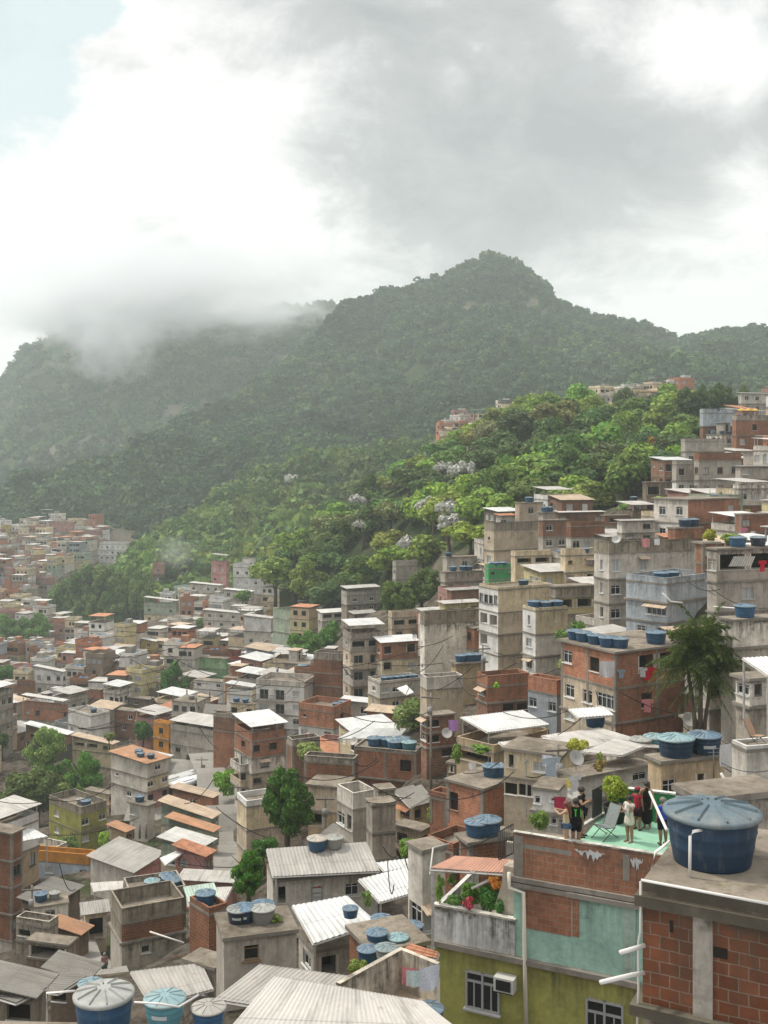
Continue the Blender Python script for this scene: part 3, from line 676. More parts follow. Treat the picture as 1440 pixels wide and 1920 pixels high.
# ------------------------------------------------------------------ hills: ridge line and foot line in photo pixels with distances
def interp(tab, x, k): return np.interp(x, [a[0] for a in tab], [a[k] for a in tab])
def nz(x, y, z, s, o=5): return noise.fractal(Vector((x * s, y * s, z * s)), .9, 2.1, o)
class Hill:
    def __init__(s, ridge, foot, amp, pw=1.0, seed=0): s.r, s.f, s.amp, s.pw, s.seed = ridge, foot, amp, pw, seed
    def pt(s, px, t):
        py0, Y0 = interp(s.f, px, 1), interp(s.f, px, 2); py1, Y1 = interp(s.r, px, 1), interp(s.r, px, 2)
        z0, z1 = -(py0 - HZ) / F * Y0, -(py1 - HZ) / F * Y1
        if t <= 1:
            Y = Y0 + (Y1 - Y0) * t; z = z0 + (z1 - z0) * t ** s.pw; k = 1.0
        else: Y = Y1 + (Y1 - Y0) * (t - 1); z = z1 - (z1 - z0) * (t - 1) * .8; k = 1
        x = (px - CX) / F * Y
        g = nz(x + s.seed * 91, Y * .5, 0, 1 / 150, 6) * s.amp * min(1, 4 * abs(t * (1.02 - t))) + nz(x, Y, 7 + s.seed, 1 / 40, 4) * s.amp * .18
        return Vector((x, Y, z + g))
    def build(s, name, p0, p1, n=150, m=44, tmax=1.5):
        v = []; f = []; ts = np.concatenate([np.linspace(-.05, 1, m), np.linspace(1.06, tmax, 8)])
        for t in ts:
            for px in np.linspace(p0, p1, n): v.append(tuple(s.pt(px, t)))
        for j in range(len(ts) - 1):
            for i in range(n - 1): f.append((j * n + i, j * n + i + 1, (j + 1) * n + i + 1, (j + 1) * n + i))
        me = bpy.data.meshes.new(name); me.from_pydata(v, [], f); me.materials.append(MAT['hillside']); me.polygons.foreach_set('use_smooth', [True] * len(f))
        return setting(inst(name, me))
NEAR = Hill([(480, 1130, 300), (505, 1100, 310), (560, 1045, 330), (640, 978, 345), (730, 920, 350), (830, 872, 355), (900, 828, 355), (980, 795, 350), (1050, 775, 345), (1100, 785, 340), (1180, 792, 335), (1240, 775, 325), (1300, 760, 315), (1350, 755, 310), (1420, 780, 310), (1500, 800, 300)],
            [(480, 1150, 310), (505, 1150, 300), (560, 1150, 290), (640, 1150, 275), (740, 1128, 245), (830, 1080, 215), (900, 1040, 212), (1000, 968, 222), (1130, 962, 205), (1210, 945, 200), (1280, 890, 205), (1340, 840, 230), (1500, 830, 250)], 6, 1.0, 1)
MID = Hill([(200, 1110, 520), (270, 1045, 560), (330, 1000, 590), (380, 968, 610), (430, 930, 630), (500, 900, 640), (560, 880, 640), (620, 872, 640), (700, 858, 640), (760, 848, 640), (830, 850, 630), (900, 850, 620), (1000, 850, 600), (1150, 850, 600)],
           [(200, 1190, 440), (300, 1160, 450), (400, 1140, 440), (520, 1180, 380), (640, 1120, 380), (800, 1020, 380), (1000, 900, 380), (1150, 880, 380)], 14, .9, 2)
PEAK = Hill([(-250, 1010, 760), (-100, 975, 760), (0, 947, 780), (100, 917, 800), (160, 893, 820), (230, 860, 850), (300, 815, 880), (400, 775, 930), (490, 724, 990), (540, 690, 1030), (590, 640, 1080), (625, 590, 1120), (645, 563, 1150), (700, 557, 1160), (730, 547, 1170), (800, 532, 1180), (870, 507, 1190), (905, 492, 1200), (935, 484, 1200), (965, 497, 1200), (1005, 522, 1200), (1040, 562, 1200), (1070, 582, 1200), (1110, 597, 1200), (1180, 617, 1190), (1240, 630, 1180), (1275, 639, 1170), (1300, 636, 1160), (1360, 626, 1140), (1400, 621, 1130), (1440, 616, 1120), (1700, 590, 1100)],
            [(-250, 1030, 660), (-100, 1005, 665), (0, 992, 675), (150, 985, 680), (250, 1050, 620), (400, 1010, 640), (600, 930, 660), (800, 880, 660), (1000, 860, 620), (1200, 830, 560), (1700, 830, 520)], 34, 1.25, 3)
FAR = Hill([(-300, 900, 1500), (-60, 775, 1500), (-5, 726, 1500), (12, 704, 1500), (25, 676, 1500), (45, 654, 1500), (90, 632, 1500), (160, 600, 1500), (260, 575, 1500), (350, 560, 1490), (450, 560, 1460), (560, 578, 1420), (640, 570, 1380), (690, 600, 1370), (760, 800, 1350)],
            [(-300, 1000, 900), (0, 965, 920), (300, 900, 1000), (560, 800, 1120), (760, 860, 1200)], 30, 1.2, 4)
def scatter(name, hill, p0, p1, n, nleaf, rad, tmax=1.03, cols=GREENS, kseed=0, tpow=.8, leaf=.3):
    r = np.random.RandomState(kseed + 5); tmpl = [crown_arrays(40 + kseed * 10 + k, nleaf, 9, leaf, .8, .45) for k in range(6)]; V = []; Cc = []
    for i in range(n):
        px = r.uniform(p0, p1); t = r.uniform(0, tmax) ** tpow
        p = hill.pt(px, t)
        if hill is PEAK and nz(p.x, p.y, 20, 1 / 70, 5) > .52 + .25 * r.rand(): continue
        c = np.array(cols[r.randint(len(cols))]); q = nz(p.x, p.y, 3, 1 / 90, 3); q2 = nz(p.x, p.y, 9, 1 / 260, 3); c = c * max(.4, 1 + .5 * q + .6 * q2) * r.uniform(.8, 1.22); c = c * np.array([1 + .35 * max(0, q2), 1, 1 - .1 * q2])  # broad noise also paints sunlit yellow-green patches into the crown colours
        s = rad * r.uniform(.6, 1.35) * (1 if r.rand() > .06 else 1.5); a = r.uniform(0, 6.28); ca, sa = math.cos(a), math.sin(a); tv = tmpl[r.randint(6)]
        v = np.stack([(tv[:, 0] * ca - tv[:, 1] * sa) * s + p.x, (tv[:, 0] * sa + tv[:, 1] * ca) * s + p.y, tv[:, 2] * s * r.uniform(.7, 1.1) + p.z + s * .3], 1)
        V.append(v); Cc.append(np.repeat(c[None], len(v), 0))
    o = inst(name, quads_mesh(name, np.concatenate(V), 'forest_leaf', np.concatenate(Cc))); o['kind'] = 'stuff'
    return o

# ------------------------------------------------------------------ sky, sun, camera
def sky_world():
    w = bpy.data.worlds.new('World'); sc.world = w; w.use_nodes = True; nt = w.node_tree; n = nt.nodes; L = nt.links
    bg = n['Background']; el, rot = R(56), R(-68)
    st = n.new('ShaderNodeTexSky'); st.sky_type = 'NISHITA'; st.sun_disc = False; st.sun_elevation = el; st.sun_rotation = rot; st.dust_density = 2.0
    tc = n.new('ShaderNodeTexCoord'); D = tc.outputs['Generated']
    T = NT.__new__(NT); T.n = n; T.l = L
    def noi(scale, det, off=(0, 0, 0), rough=.55, st_=(1, 1, 1.7), dist=.0):
        a = n.new('ShaderNodeMapping'); a.inputs['Location'].default_value = off; a.inputs['Scale'].default_value = st_; L.new(D, a.inputs[0])
        t = n.new('ShaderNodeTexNoise'); t.inputs['Scale'].default_value = scale; t.inputs['Detail'].default_value = det; t.inputs['Roughness'].default_value = rough; t.inputs['Distortion'].default_value = dist; L.new(a.outputs[0], t.inputs['Vector']); return t.outputs[0]
    warp = noi(4.2, 8, (3, 1, 2), .62)
    def spot(px, py, rad, amp, soft=1.0):       # soft patch of cloud light or shade round a compass direction
        v = Vector(((px - CX) / F, 1, -(py - HZ) / F)).normalized(); d = n.new('ShaderNodeVectorMath'); d.operation = 'DISTANCE'; L.new(D, d.inputs[0]); d.inputs[1].default_value = v
        rr = T.math('ADD', d.outputs['Value'], T.math('MULTIPLY', T.math('SUBTRACT', warp, .5), .95 * rad / F + .12))
        return T.mapr(rr, 0, rad / F, amp, 0, True)
    base = T.mapr(noi(3.0, 9, (1.3, .2, .4), .6, (1, 1, 1.9), .4), .3, .7, -.10, .10)
    acc = T.math('ADD', base, .70)
    for s in ((1290, 95, 200, .50), (1390, 60, 130, .2), (1090, 30, 110, .26), (60, 330, 420, .38), (330, 250, 430, .36), (470, 440, 130, .30), (640, 230, 170, .12), (30, 600, 230, .26), (150, 590, 110, .2), (1270, 585, 330, .42), (640, 545, 190, .46), (790, 510, 120, .2), (1010, 540, 150, .26), (950, 300, 150, .16), (1400, 345, 110, .22), (855, 145, 45, .22), (890, 90, 35, .18), (760, 330, 160, .1),
              (830, 190, 330, -.17), (1090, 330, 400, -.33), (830, 430, 300, -.24), (1250, 290, 210, -.14), (620, 470, 210, -.12), (560, 110, 220, -.10), (720, 60, 250, -.07), (300, 440, 130, -.16), (240, 530, 170, -.17), (400, 560, 200, -.12), (1440, 20, 110, -.16), (1330, 30, 60, -.1)):
        acc = T.math('ADD', acc, spot(*s))
    wisp = T.mapr(noi(9, 10, (0, 4, 1), .66, (1, 1, 1.6), .6), .3, .7, -.17, .17); acc = T.math('ADD', acc, wisp)
    mid_ = T.mapr(noi(5.5, 9, (7, 1, 3), .6, (1, 1, 2.0), .8), .3, .7, -.12, .12); acc = T.math('ADD', acc, mid_)
    puff = T.mapr(noi(22, 8, (2, 0, 5), .62, (1, 1, 1.3)), .52, .72, 0, .10); acc = T.math('ADD', acc, puff)
    r = n.new('ShaderNodeValToRGB'); L.new(acc, r.inputs[0]); e = r.color_ramp.elements
    e[0].position = .30; e[0].color = (.40, .42, .43, 1); e[1].position = 1.06; e[1].color = (1.02, 1.0, .98, 1)
    x = e.new(.60); x.color = (.535, .54, .545, 1); x = e.new(.84); x.color = (.815, .81, .80, 1)
    cl = n.new('ShaderNodeVectorMath'); cl.operation = 'SCALE'; L.new(r.outputs[0], cl.inputs[0])
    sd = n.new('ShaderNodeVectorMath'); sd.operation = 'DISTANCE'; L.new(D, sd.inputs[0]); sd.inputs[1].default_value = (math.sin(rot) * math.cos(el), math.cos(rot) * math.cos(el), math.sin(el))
    glow = T.mapr(sd.outputs['Value'], .05, .62, 2.6, 0, True); high = T.mapr(T.sep(D)[2], .42, .85, 0, .75, True)   # brightening added overhead and round the sun, out of view, for soft fill
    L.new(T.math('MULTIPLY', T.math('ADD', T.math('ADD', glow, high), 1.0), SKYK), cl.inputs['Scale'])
    blue = T.math('ADD', spot(35, 75, 215, 1.0), spot(170, 15, 110, .6), clamp=True)
    hole = T.mapr(T.math('ADD', blue, T.mapr(noi(14, 8, (5, 2, 0), .6), .35, .65, -.3, .2)), .1, .6, 0, .8, True)
    bl = T.mix(.72, st.outputs[0], (SKYK * .76, SKYK * .90, SKYK * .89))
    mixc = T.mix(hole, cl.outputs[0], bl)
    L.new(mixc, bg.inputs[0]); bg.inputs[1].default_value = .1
    s = bpy.data.lights.new('sun', 'SUN'); s.energy = SUNE; s.angle = R(5); s.color = (1, .945, .85)
    o = bpy.data.objects.new('sun', s); COL.objects.link(o)
    # Nishita rotation: 0 = +Y, growing towards +X
    d = Vector((math.sin(rot) * math.cos(el), math.cos(rot) * math.cos(el), math.sin(el))); o.rotation_euler = (-d).to_track_quat('-Z', 'Y').to_euler()
    cam = bpy.data.cameras.new('camera'); co = bpy.data.objects.new('camera', cam); COL.objects.link(co); co.rotation_euler = (R(90), 0, 0)
    cam.sensor_fit = 'HORIZONTAL'; cam.sensor_width = 36; cam.lens = F / 1440 * 36; cam.shift_y = -(960 - HZ) / 1440; cam.clip_end = 6000; cam.clip_start = .1
    sc.camera = co
    sc.view_settings.view_transform = 'Standard'; sc.view_settings.look = 'None'; sc.view_settings.exposure = EXPO; sc.view_settings.gamma = 1
    sc.cycles.max_bounces = 5; sc.cycles.diffuse_bounces = 3; sc.cycles.volume_bounces = 3; sc.cycles.transparent_max_bounces = 4; sc.cycles.glossy_bounces = 2
    sc.cycles.use_denoising = True
def volume_box(name, lo, hi, dens, col=(1, 1, 1), label=None):
    m = MB(); m.box([(a + b) / 2 for a, b in zip(lo, hi)], [b - a for a, b in zip(lo, hi)])
    mt = bpy.data.materials.new(name); mt.use_nodes = True; nt = mt.node_tree; nt.nodes.clear()
    o = nt.nodes.new('ShaderNodeOutputMaterial'); v = nt.nodes.new('ShaderNodeVolumePrincipled'); v.inputs['Color'].default_value = (*col, 1); v.inputs['Density'].default_value = dens; v.inputs['Anisotropy'].default_value = .2
    nt.links.new(v.outputs[0], o.inputs['Volume']); MAT[name] = mt
    b = m.build(name, name); b['kind'] = 'stuff'; return b
def mist(name, c, rad, dens, seed, lo=.42):
    m = MB(); prof = [(math.sin(math.pi * k / 12), -math.cos(math.pi * k / 12)) for k in range(13)]; m.lathe(prof, 24)
    mt = bpy.data.materials.new(name); mt.use_nodes = True; nt = mt.node_tree; nt.nodes.clear(); T = NT.__new__(NT); T.n = nt.nodes; T.l = nt.links
    o = T.add('ShaderNodeOutputMaterial'); v = T.add('ShaderNodeVolumePrincipled'); v.inputs['Color'].default_value = (.97, .98, 1, 1); v.inputs['Anisotropy'].default_value = .55
    tc = T.add('ShaderNodeTexCoord').outputs['Object']; ln = T.add('ShaderNodeVectorMath', operation='LENGTH'); T.ln(tc, ln.inputs[0])
    mp = T.add('ShaderNodeMapping'); mp.inputs['Location'].default_value = (seed, 0, 0); mp.inputs['Scale'].default_value = (3.6, 2.2, 2.4); T.ln(tc, mp.inputs[0])
    nn = T.noise(mp.outputs[0], 1.0, 7, .62); f = T.mapr(T.math('ADD', ln.outputs['Value'], T.math('MULTIPLY', T.math('SUBTRACT', nn, .5), 1.75)), .25, .95, 1, 0, True)
    T.ln(T.math('MULTIPLY', f, dens), v.inputs['Density']); T.ln(v.outputs[0], o.inputs['Volume']); MAT[name] = mt
    ob = m.build(name, name, None, None, c); ob.scale = rad; ob['kind'] = 'stuff'; return ob
SKYK, SUNE, EXPO = 10.6, 3.0, 0.04
# ================================================================== the houses one can tell apart, back to front
h = house
# ---- far left favela, big blocks
d = h('the white six-floor apartment block', 186, 236, 246, 1022, 1052, 560, 78, 'white;white;white', 'par:1', 'wwwww|wwwww|wwwww', 'w|w|w', 'wide white apartment block with rows of small windows behind the dark trees')
d = h('the mustard block', 2, 26, 32, 985, 1012, 640, 70, 'yellow;yellow', 'flat', 'ww|ww', '', 'mustard yellow block high in the distant hillside settlement')
d = h('the ochre cube', 26, 40, 45, 1005, 1020, 620, 70, 'yellow', 'flat', 'ww', '', 'small ochre cube house below the mustard yellow block')
d = h('the tall dark brick block', 92, 133, 140, 983, 1012, 610, 70, 'dpink;concrete', 'par:1', 'ww|ww', 'w|w', 'tall brownish brick block on top of the distant hillside settlement')
h('the reddish ridge house', 160, 186, 192, 995, 1012, 620, 70, 'dpink', 'flat', 'www', '', 'reddish house at the forest edge left of the white apartment block')
h('the dark house by the smoke', 286, 306, 309, 1060, 1110, 470, 75, 'dpink;brown;dpink', 'par:1', 'w|w|w', '', 'narrow dark pinkish house wedged between two dark tree clumps')
h('the pink tower', 396, 424, 430, 1060, 1094, 400, 75, 'pink;pink', 'open:grey:f:3.4:1.2', 'ww|ww', 'w|w', 'pink tower house with an open concrete frame on top')
h('the white stepped villa', 437, 505, 516, 1066, 1102, 385, 76, 'white;white', 'par:1.2', 'wwww|wwww', 'w|w', 'big white stepped house with a roof terrace beneath the forest')
h('the white penthouse box', 455, 476, 480, 1048, 1066, 392, 76, 'white', 'flat', 'ww', '', 'small white penthouse box standing on the big stepped villa', ground=False)
h('the long cream block', 356, 411, 418, 1098, 1128, 395, 72, 'lgrey;cream', 'shed:pale:f:.05', 'wwww|wwww', '', 'long cream two-floor block with pale flat roof below the pink tower')
h('the white slab block', 420, 470, 476, 1110, 1140, 360, 74, 'lgrey;lgrey', 'shed:white:f:.06', 'www|www', '', 'pale block with white sheet roof in front of the white stepped villa')
h('the blue awning house', 270, 330, 336, 1138, 1170, 400, 74, 'sage;cream', 'open:pale', 'www|www', '', 'sage and cream house with covered terrace beside the dark tree clump')
h('the grey four-floor block', 382, 448, 455, 1150, 1196, 330, 74, 'lgrey;lgrey;lgrey', 'shed:pale:f:.05', 'www|www|www', 'w|w|w', 'grey four-floor apartment block with even windows and flat roof')
h('the tall white gable', 458, 508, 516, 1160, 1215, 285, 70, 'white:1;lgrey:1.2', 'shed:lgrey:f:.06', '.|ww', '', 'tall blank white house wall left of the light green stepped house')
h('the light green stepped house', 512, 548, 604, 1165, 1212, 262, 45, 'sage;sage', 'par:2.2:sage', '.|.', 'ww|ww', 'light green stepped house below the forest, windowless on its left side')
h('the distant brick cube', 96, 132, 137, 1178, 1215, 410, 72, 'dpink;dpink;brown', 'par:1', 'w|w|w', '', 'brown brick cube house right of the leafy trees at the left edge')
h('the yellow sliver house', 265, 291, 297, 1203, 1236, 330, 70, 'yellow;yellow', 'shed:pale:f', 'w|.', 'w|w', 'narrow yellow house with a flat roof amid the dense pale rooftops')
h('the bright green house', 359, 424, 430, 1236, 1274, 268, 74, 'lgreen;lgreen', 'flat', '..b|.', '', 'bright light green house wall standing among pale rooftops')
h('the red house', 428, 446, 452, 1219, 1256, 282, 60, 'red;red', 'flat', 'w|w', 'w|w', 'small dark red two-floor house behind the bright green one')
h('the white house under the green', 364, 418, 428, 1280, 1310, 250, 70, 'white;white', 'flat', 'w.w|..', 'w|.', 'white house with two dark windows just below the bright green wall')
h('the pale row house', 65, 118, 124, 1260, 1308, 285, 72, 'white;lgrey', 'shed:pale:f', 'www|www', 'w|w', 'whitish two-floor house with dark roof terrace in the dense left quarter')
h('the red-brown brick cube', 32, 60, 64, 1283, 1318, 270, 70, 'brickd;brickd', 'par:.6', '.|w', '', 'small windowless red-brown brick cube near the left edge trees')
# ---- forest-edge and centre
h('the grey box by the big tree', 736, 742, 783, 1063, 1110, 225, 25, 'grey;grey', 'par:1', 'b|b', '.|.', 'bare grey concrete box standing behind the big leafy tree')
h('the terrace house left of the tree', 640, 650, 712, 1118, 1150, 250, 25, 'grey;mould', 'open:lgrey:f:1.6', '', 'ww|ww', 'grey house with covered roof terrace below the forest edge')
h('the brick house below it', 655, 664, 706, 1152, 1195, 235, 25, 'brown;brickg', 'shed:grey:f:.08', '', 'ww|w.', 'brown and brick house with sheet roof left of the big leafy tree')
h('the veranda house', 596, 604, 645, 1150, 1180, 255, 25, 'lgrey;grey', 'shed:pale:f', '', 'OO|ww', 'grey house with a wide shaded veranda below the forest edge')
h('the beige frame house', 728, 735, 790, 1160, 1200, 175, 20, 'beige;beige', 'par:.9', '', 'OO|ww', 'beige house with open pillared front beneath the big leafy tree')
d = h('the tank-topped grey house', 830, 838, 905, 1046, 1072, 205, 22, 'grey', 'flat', '', 'www', 'grey single-floor house with a tank at the right forest edge'); tanks(d, '842 .3 b')
d = h('the two-floor stained house', 826, 834, 905, 1074, 1108, 188, 22, 'concrete;grey', 'flat', '', 'w..|w.w', 'stained grey house with tanks on its flat edge below the forest'); tanks(d, '850 .3 b,868 .3 b,880 .3 b')
h('the brick-fronted house', 838, 846, 902, 1108, 1146, 170, 22, 'brickg;beige', 'shed:grey:f:.06', '', '..|ww', 'brick and beige house under a stained terrace right of the big tree')
h('the yellow-trimmed house', 824, 834, 900, 1133, 1164, 158, 22, 'paleyellow', 'shed:lgrey:f:.05', '', 'www', 'pale yellow house with a white grille window above the blank white wall')
d = h('the big blank white wall', 788, 796, 902, 1172, 1276, 140, 22, 'dirtywhite', 'par:1.5:mould', 'b', '....', 'big blank whitewashed wall of a tall house with mouldy parapet')
# stepped beige tower
h('the blank beige tower', 908, 926, 1018, 996, 1104, 170, 28, 'beige;beige;beige', 'par:1.2:mould', 'b|w|b', '...|...|.bb', 'tall blank beige tower house at the forest edge with mouldy rim')
h('the brick penthouse', 930, 938, 966, 968, 992, 172, 28, 'lgrey', 'shed:clay:f', '', 'ww', 'low penthouse with clay roof on the blank beige tower', ground=False)
d = h('the beige roof room', 966, 974, 1018, 944, 976, 174, 28, 'beige', 'flat', '', 'w', 'beige roof room with a blue tank atop the blank tower', ground=False); tanks(d, '992 .3 b')
d = h('the narrow grey roof box', 1012, 1018, 1042, 962, 985, 166, 28, 'grey', 'flat', '', '.', 'narrow grey roof box carrying two tanks right of the blank beige tower', ground=False); tanks(d, '1020 .3 b,1034 .3 b')
h('the brick infill house', 1012, 1018, 1066, 977, 1034, 160, 25, 'brickg;grey', 'flat', '', 'w.|ww', 'narrow house of brick over grey plaster right of the blank beige tower')
h('the long brick parapet house', 1064, 1070, 1134, 988, 1040, 152, 20, 'brickd:.6;lgrey', 'par:.5', '', '...|ww.', 'long low house with brick parapet above a pale plaster floor')
h('the low brick house', 1040, 1046, 1132, 962, 988, 178, 18, 'brickg', 'shed:lgrey:f:.05', '', 'w..w', 'low brick house with pale sheet roof at the forest edge')
h('the brown house', 1128, 1134, 1194, 968, 1002, 165, 18, 'brickg;grey', 'flat', '', 'o.|ww', 'brownish brick house over grey wall, left of the windowed brick block')
h('the plain grey house', 1158, 1166, 1228, 978, 1020, 142, 18, 'lgrey;grey', 'shed:grey:f:.05', '', '.w|ww', 'plain grey plaster house in front of the brick block, no balcony')
d = h('the grey-brown hillside house', 1176, 1184, 1230, 942, 968, 176, 20, 'brown', 'flat', '', 'wo', 'low grey-brown house touching the forest under a dark tank'); tanks(d, '1166 .4 n')
d = h('the small green house', 910, 916, 964, 1068, 1106, 150, 18, 'green;green', 'par:.5', '', 'b.b|..', 'bright emerald green little house below the blank beige tower'); tanks(d, '928 .3 b,941 .3 b')
h('the half-built deck', 958, 966, 1034, 1045, 1062, 140, 20, 'cream', 'par:.6', '', 'OO', 'half-built pillared cream deck with hanging washing above the yellow block', ground=False)
d = h('the cream house with tank', 1052, 1060, 1116, 1044, 1102, 134, 20, 'cream;cream', 'par:.8', '', 'b.w|w.O', 'cream two-floor house with a blue tank beside the half-built deck'); tanks(d, '1097 .2 b')
h('the mossy terrace house', 1030, 1042, 1114, 1102, 1172, 118, 18, 'mould:.5;paleyellow;grey:.6', 'flat', '', '...|OO|..', 'pale yellow house with open pillared floor under a mossy slab')
h('the four-floor block', 898, 934, 1036, 1108, 1270, 125, 28, 'cream/white:1;beige/white:1;beige/white;beige/white', 'par:.25:cream', 'wwww|OO|O.|.', '....|....|....|....', 'tall four-floor block with white windowed side and blank cream flank')
d = h('the beige tower with tanks', 980, 1004, 1064, 1148, 1272, 112, 24, 'cream/white;lgrey/white;lgrey/white', 'par:.25:cream', 'n|w|w', '...|...|...', 'slim beige three-floor tower with blank right flank'); tanks(d, '1000 .2 b,1023 .25 b,1043 .2 b')
# ---- upper right cluster
h('the white hilltop house', 1384, 1390, 1450, 738, 775, 270, 15, 'lgrey;grey', 'shed:lgrey:f', '', 'www|www', 'pale hilltop house at the right edge just below the tall trees')
d = h('the blue-grey hilltop house', 1312, 1318, 1378, 775, 822, 225, 15, 'bluegrey;brickg', 'par:.8', '', '..|w.', 'blue-grey hilltop house with brick base at the end of the forest'); tanks(d, '1345 .2 b')
h('the orange brick tower', 1374, 1380, 1450, 788, 870, 212, 18, 'brick;brick;brickg', 'par:.9:concrete', '', '.o.|w.w|w.w', 'orange brick hilltop tower with a parapet and yellow parasols on top')
h('the banded grey house', 1278, 1284, 1358, 828, 876, 200, 20, 'grey:.6;lgrey', 'par:.4', '', '...|www', 'grey house with a broad blank band above a row of windows')
h('the brown terrace house', 1206, 1212, 1266, 905, 938, 192, 20, 'brown', 'flat', '', 'Ow', 'brown house with a dark open veranda at the forest corner')
h('the grey white-based house', 1262, 1268, 1308, 872, 930, 184, 20, 'grey;white', 'par:.6', '', 'o.|ww', 'narrow grey house with a whitewashed ground floor')
h('the long grey windowed house', 1304, 1310, 1390, 865, 934, 180, 20, 'grey;grey', 'par:1.3:brickd', 'w|w', 'www|www', 'long grey house with brick parapet and two rows of three windows')
h('the dark plaster house', 1382, 1388, 1450, 876, 920, 166, 18, 'grey;grey', 'shed:dark:f:.08', '', 'w..|w..', 'dark plaster house with one tall white window at the right edge')
h('the white laundry house', 1378, 1384, 1450, 918, 962, 150, 18, 'dirtywhite;brick:.5', 'par:.6', '', 'wtw|..', 'off-white house with washing out, above the brick gable at right edge')
h('the big red brick block', 1226, 1290, 1386, 938, 1024, 140, 34, 'brick/lgrey;brick/white', 'flat', 'ww|ww', '..w|...', 'big red brick block whose pale left side carries tall windows')
h('the brick house by flowers', 1384, 1390, 1450, 966, 1030, 124, 18, 'brick;brick', 'flat', '', 'w..|...', 'red brick house with one window above a flowering roof garden')
d = h('the brick roof room', 1260, 1266, 1318, 992, 1022, 108, 22, 'brick', 'flat', '', '.s.', 'brick roof room with shuttered window on the big grey house', ground=False); tanks(d, '1284 .2 n,1300 .3 n')
d = h('the big grey house', 1114, 1142, 1318, 1040, 1176, 105, 22, 'lgrey;grey;grey', 'par:1.1:mould', 'n|n|n', 't.t....|w...b..|w......', 'big grey stepped house under a black-stained parapet, few narrow windows')
h('the brick gap house', 1312, 1318, 1345, 1020, 1090, 98, 20, 'brick;brickd', 'flat', '', 'w|.', 'narrow brick house squeezed between two grey houses')
d = h('the blue-grey house', 1174, 1250, 1340, 1098, 1215, 94, 40, 'bluegrey:.8;bluegrey;bluegrey:1.2', 'par:.5', '...|.v|.w.w', '..|..|..', 'smooth blue-grey house with a long white window, pipe on its flank', ground=False, found=9); tanks(d, '1240 .2 b,1262 .25 b')
d = h('the awning house', 1334, 1344, 1460, 1032, 1205, 84, 20, 'concrete;grey;grey', 'flat', 'w|.|.', 'OO|.w.|...', 'grey concrete house with awning-shaded veranda at the right edge', ground=False, found=9); tanks(d, '1382 .2 b,1420 .2 d')
d = h('the low plaster room', 1366, 1374, 1460, 1166, 1262, 70, 20, 'dirtywhite;grey', 'flat', '', '..|..', 'low stained plaster room right of the palm, tank on its edge', ground=False, found=9); tanks(d, '1396 .15 b')
h('the stained wall house', 1322, 1330, 1400, 1262, 1400, 72, 20, 'dirtywhite;grey', 'flat', '', 'o.b|...', 'stained whitish wall with dark window right behind the palm trunk', found=8)
h('the edge terrace house', 1398, 1406, 1470, 1276, 1372, 60, 20, 'dirtywhite;concrete', 'flat', 'w|.', 'OO|.w', 'grey edge house under a small white sheet canopy', ground=False, found=9)
# ---- brick house with five tanks
d = h('the brick house with five tanks', 1052, 1154, 1306, 1225, 1388, 82, 30, 'brick/brickl;brick/beige;brick/beige:.5', 'flat', 'w.o.|wwv|w..', '.OO.|.o..|....', 'two-floor orange brick house with a row of five tanks on the roof')
tanks(d, '1068 .12 b,1092 .1 b,1115 .08 b,1138 .06 b,1162 .05 b,1232 .08 b 1.6')
h('the grey roof shed', 1070, 1110, 1190, 1200, 1222, 96, 40, 'brickg', 'shed:lgrey:f:.1', '', 'o.', 'low brick roof shed under long grey sheets behind the five tanks', ground=False)
h('the peach parapet house', 990, 1044, 1062, 1306, 1350, 92, 45, 'bluegrey', 'par:1.2:brickl', 'w.w', '.', 'low grey house topped by an orange brick parapet left of the brick house')
h('the broken brick wall house', 894, 914, 992, 1290, 1345, 97, 22, 'brick;brickg', 'par:.9:brick', 'w|.', '...|.oo', 'brick shell house with a broken stepped wall top')
h('the round beige terrace', 788, 800, 868, 1296, 1345, 108, 18, 'beige', 'par:1.2:lgrey', '', '...', 'beige retaining terrace wall with pale parapet under the blank white wall')
d = h('the stubby beige box', 846, 856, 910, 1246, 1302, 118, 20, 'tan', 'flat', '', '..', 'stubby windowless beige box with blue tanks on its slab'); tanks(d, '858 .2 b,880 .3 b,892 .2 b')
h('the alley brick house', 790, 800, 852, 1345, 1430, 96, 22, 'brickg;brickd;brickg', 'flat', 'w|w', 'o.|o.|.o', 'stained brick house lining the steep alley below the beige terrace')
h('the tall alley house', 838, 890, 930, 1440, 1510, 87, 58, 'brown;brickg;brickg', 'flat', 'O.O|wow.|.w.w', '..|..|..', 'alley house with brick sides and many small windows under a white roof')
h('the terrace under the white roof', 856, 926, 1030, 1416, 1450, 84, 45, 'tan', 'par:.6', 'O', 'oO', 'tan roof terrace shaded by the big white sheet roof', ground=False)
h('the cream alley house', 945, 1052, 1080, 1420, 1520, 66, 62, 'cream;beige', 'flat', 'O.wO|oowo', '.|.', 'cream house with dark open rooms beside the descending alley')
d = h('the white planter house', 1058, 1086, 1215, 1460, 1545, 62, 30, 'white;lgrey', 'flat', 'w.|w.', '...w|..w.', 'white house with planters on its wall and a low grey sheet roof')
h('the grey window house', 1150, 1156, 1232, 1412, 1480, 66, 18, 'lgrey', 'shed:grey:r:.12', '', '.w.', 'light grey house with single dark window under a sloping grey roof')
d = h('the yellow tank house', 1226, 1240, 1358, 1432, 1540, 56, 20, 'tan', 'flat', '', 'w.G.', 'tan house with black doorway carrying large tanks')
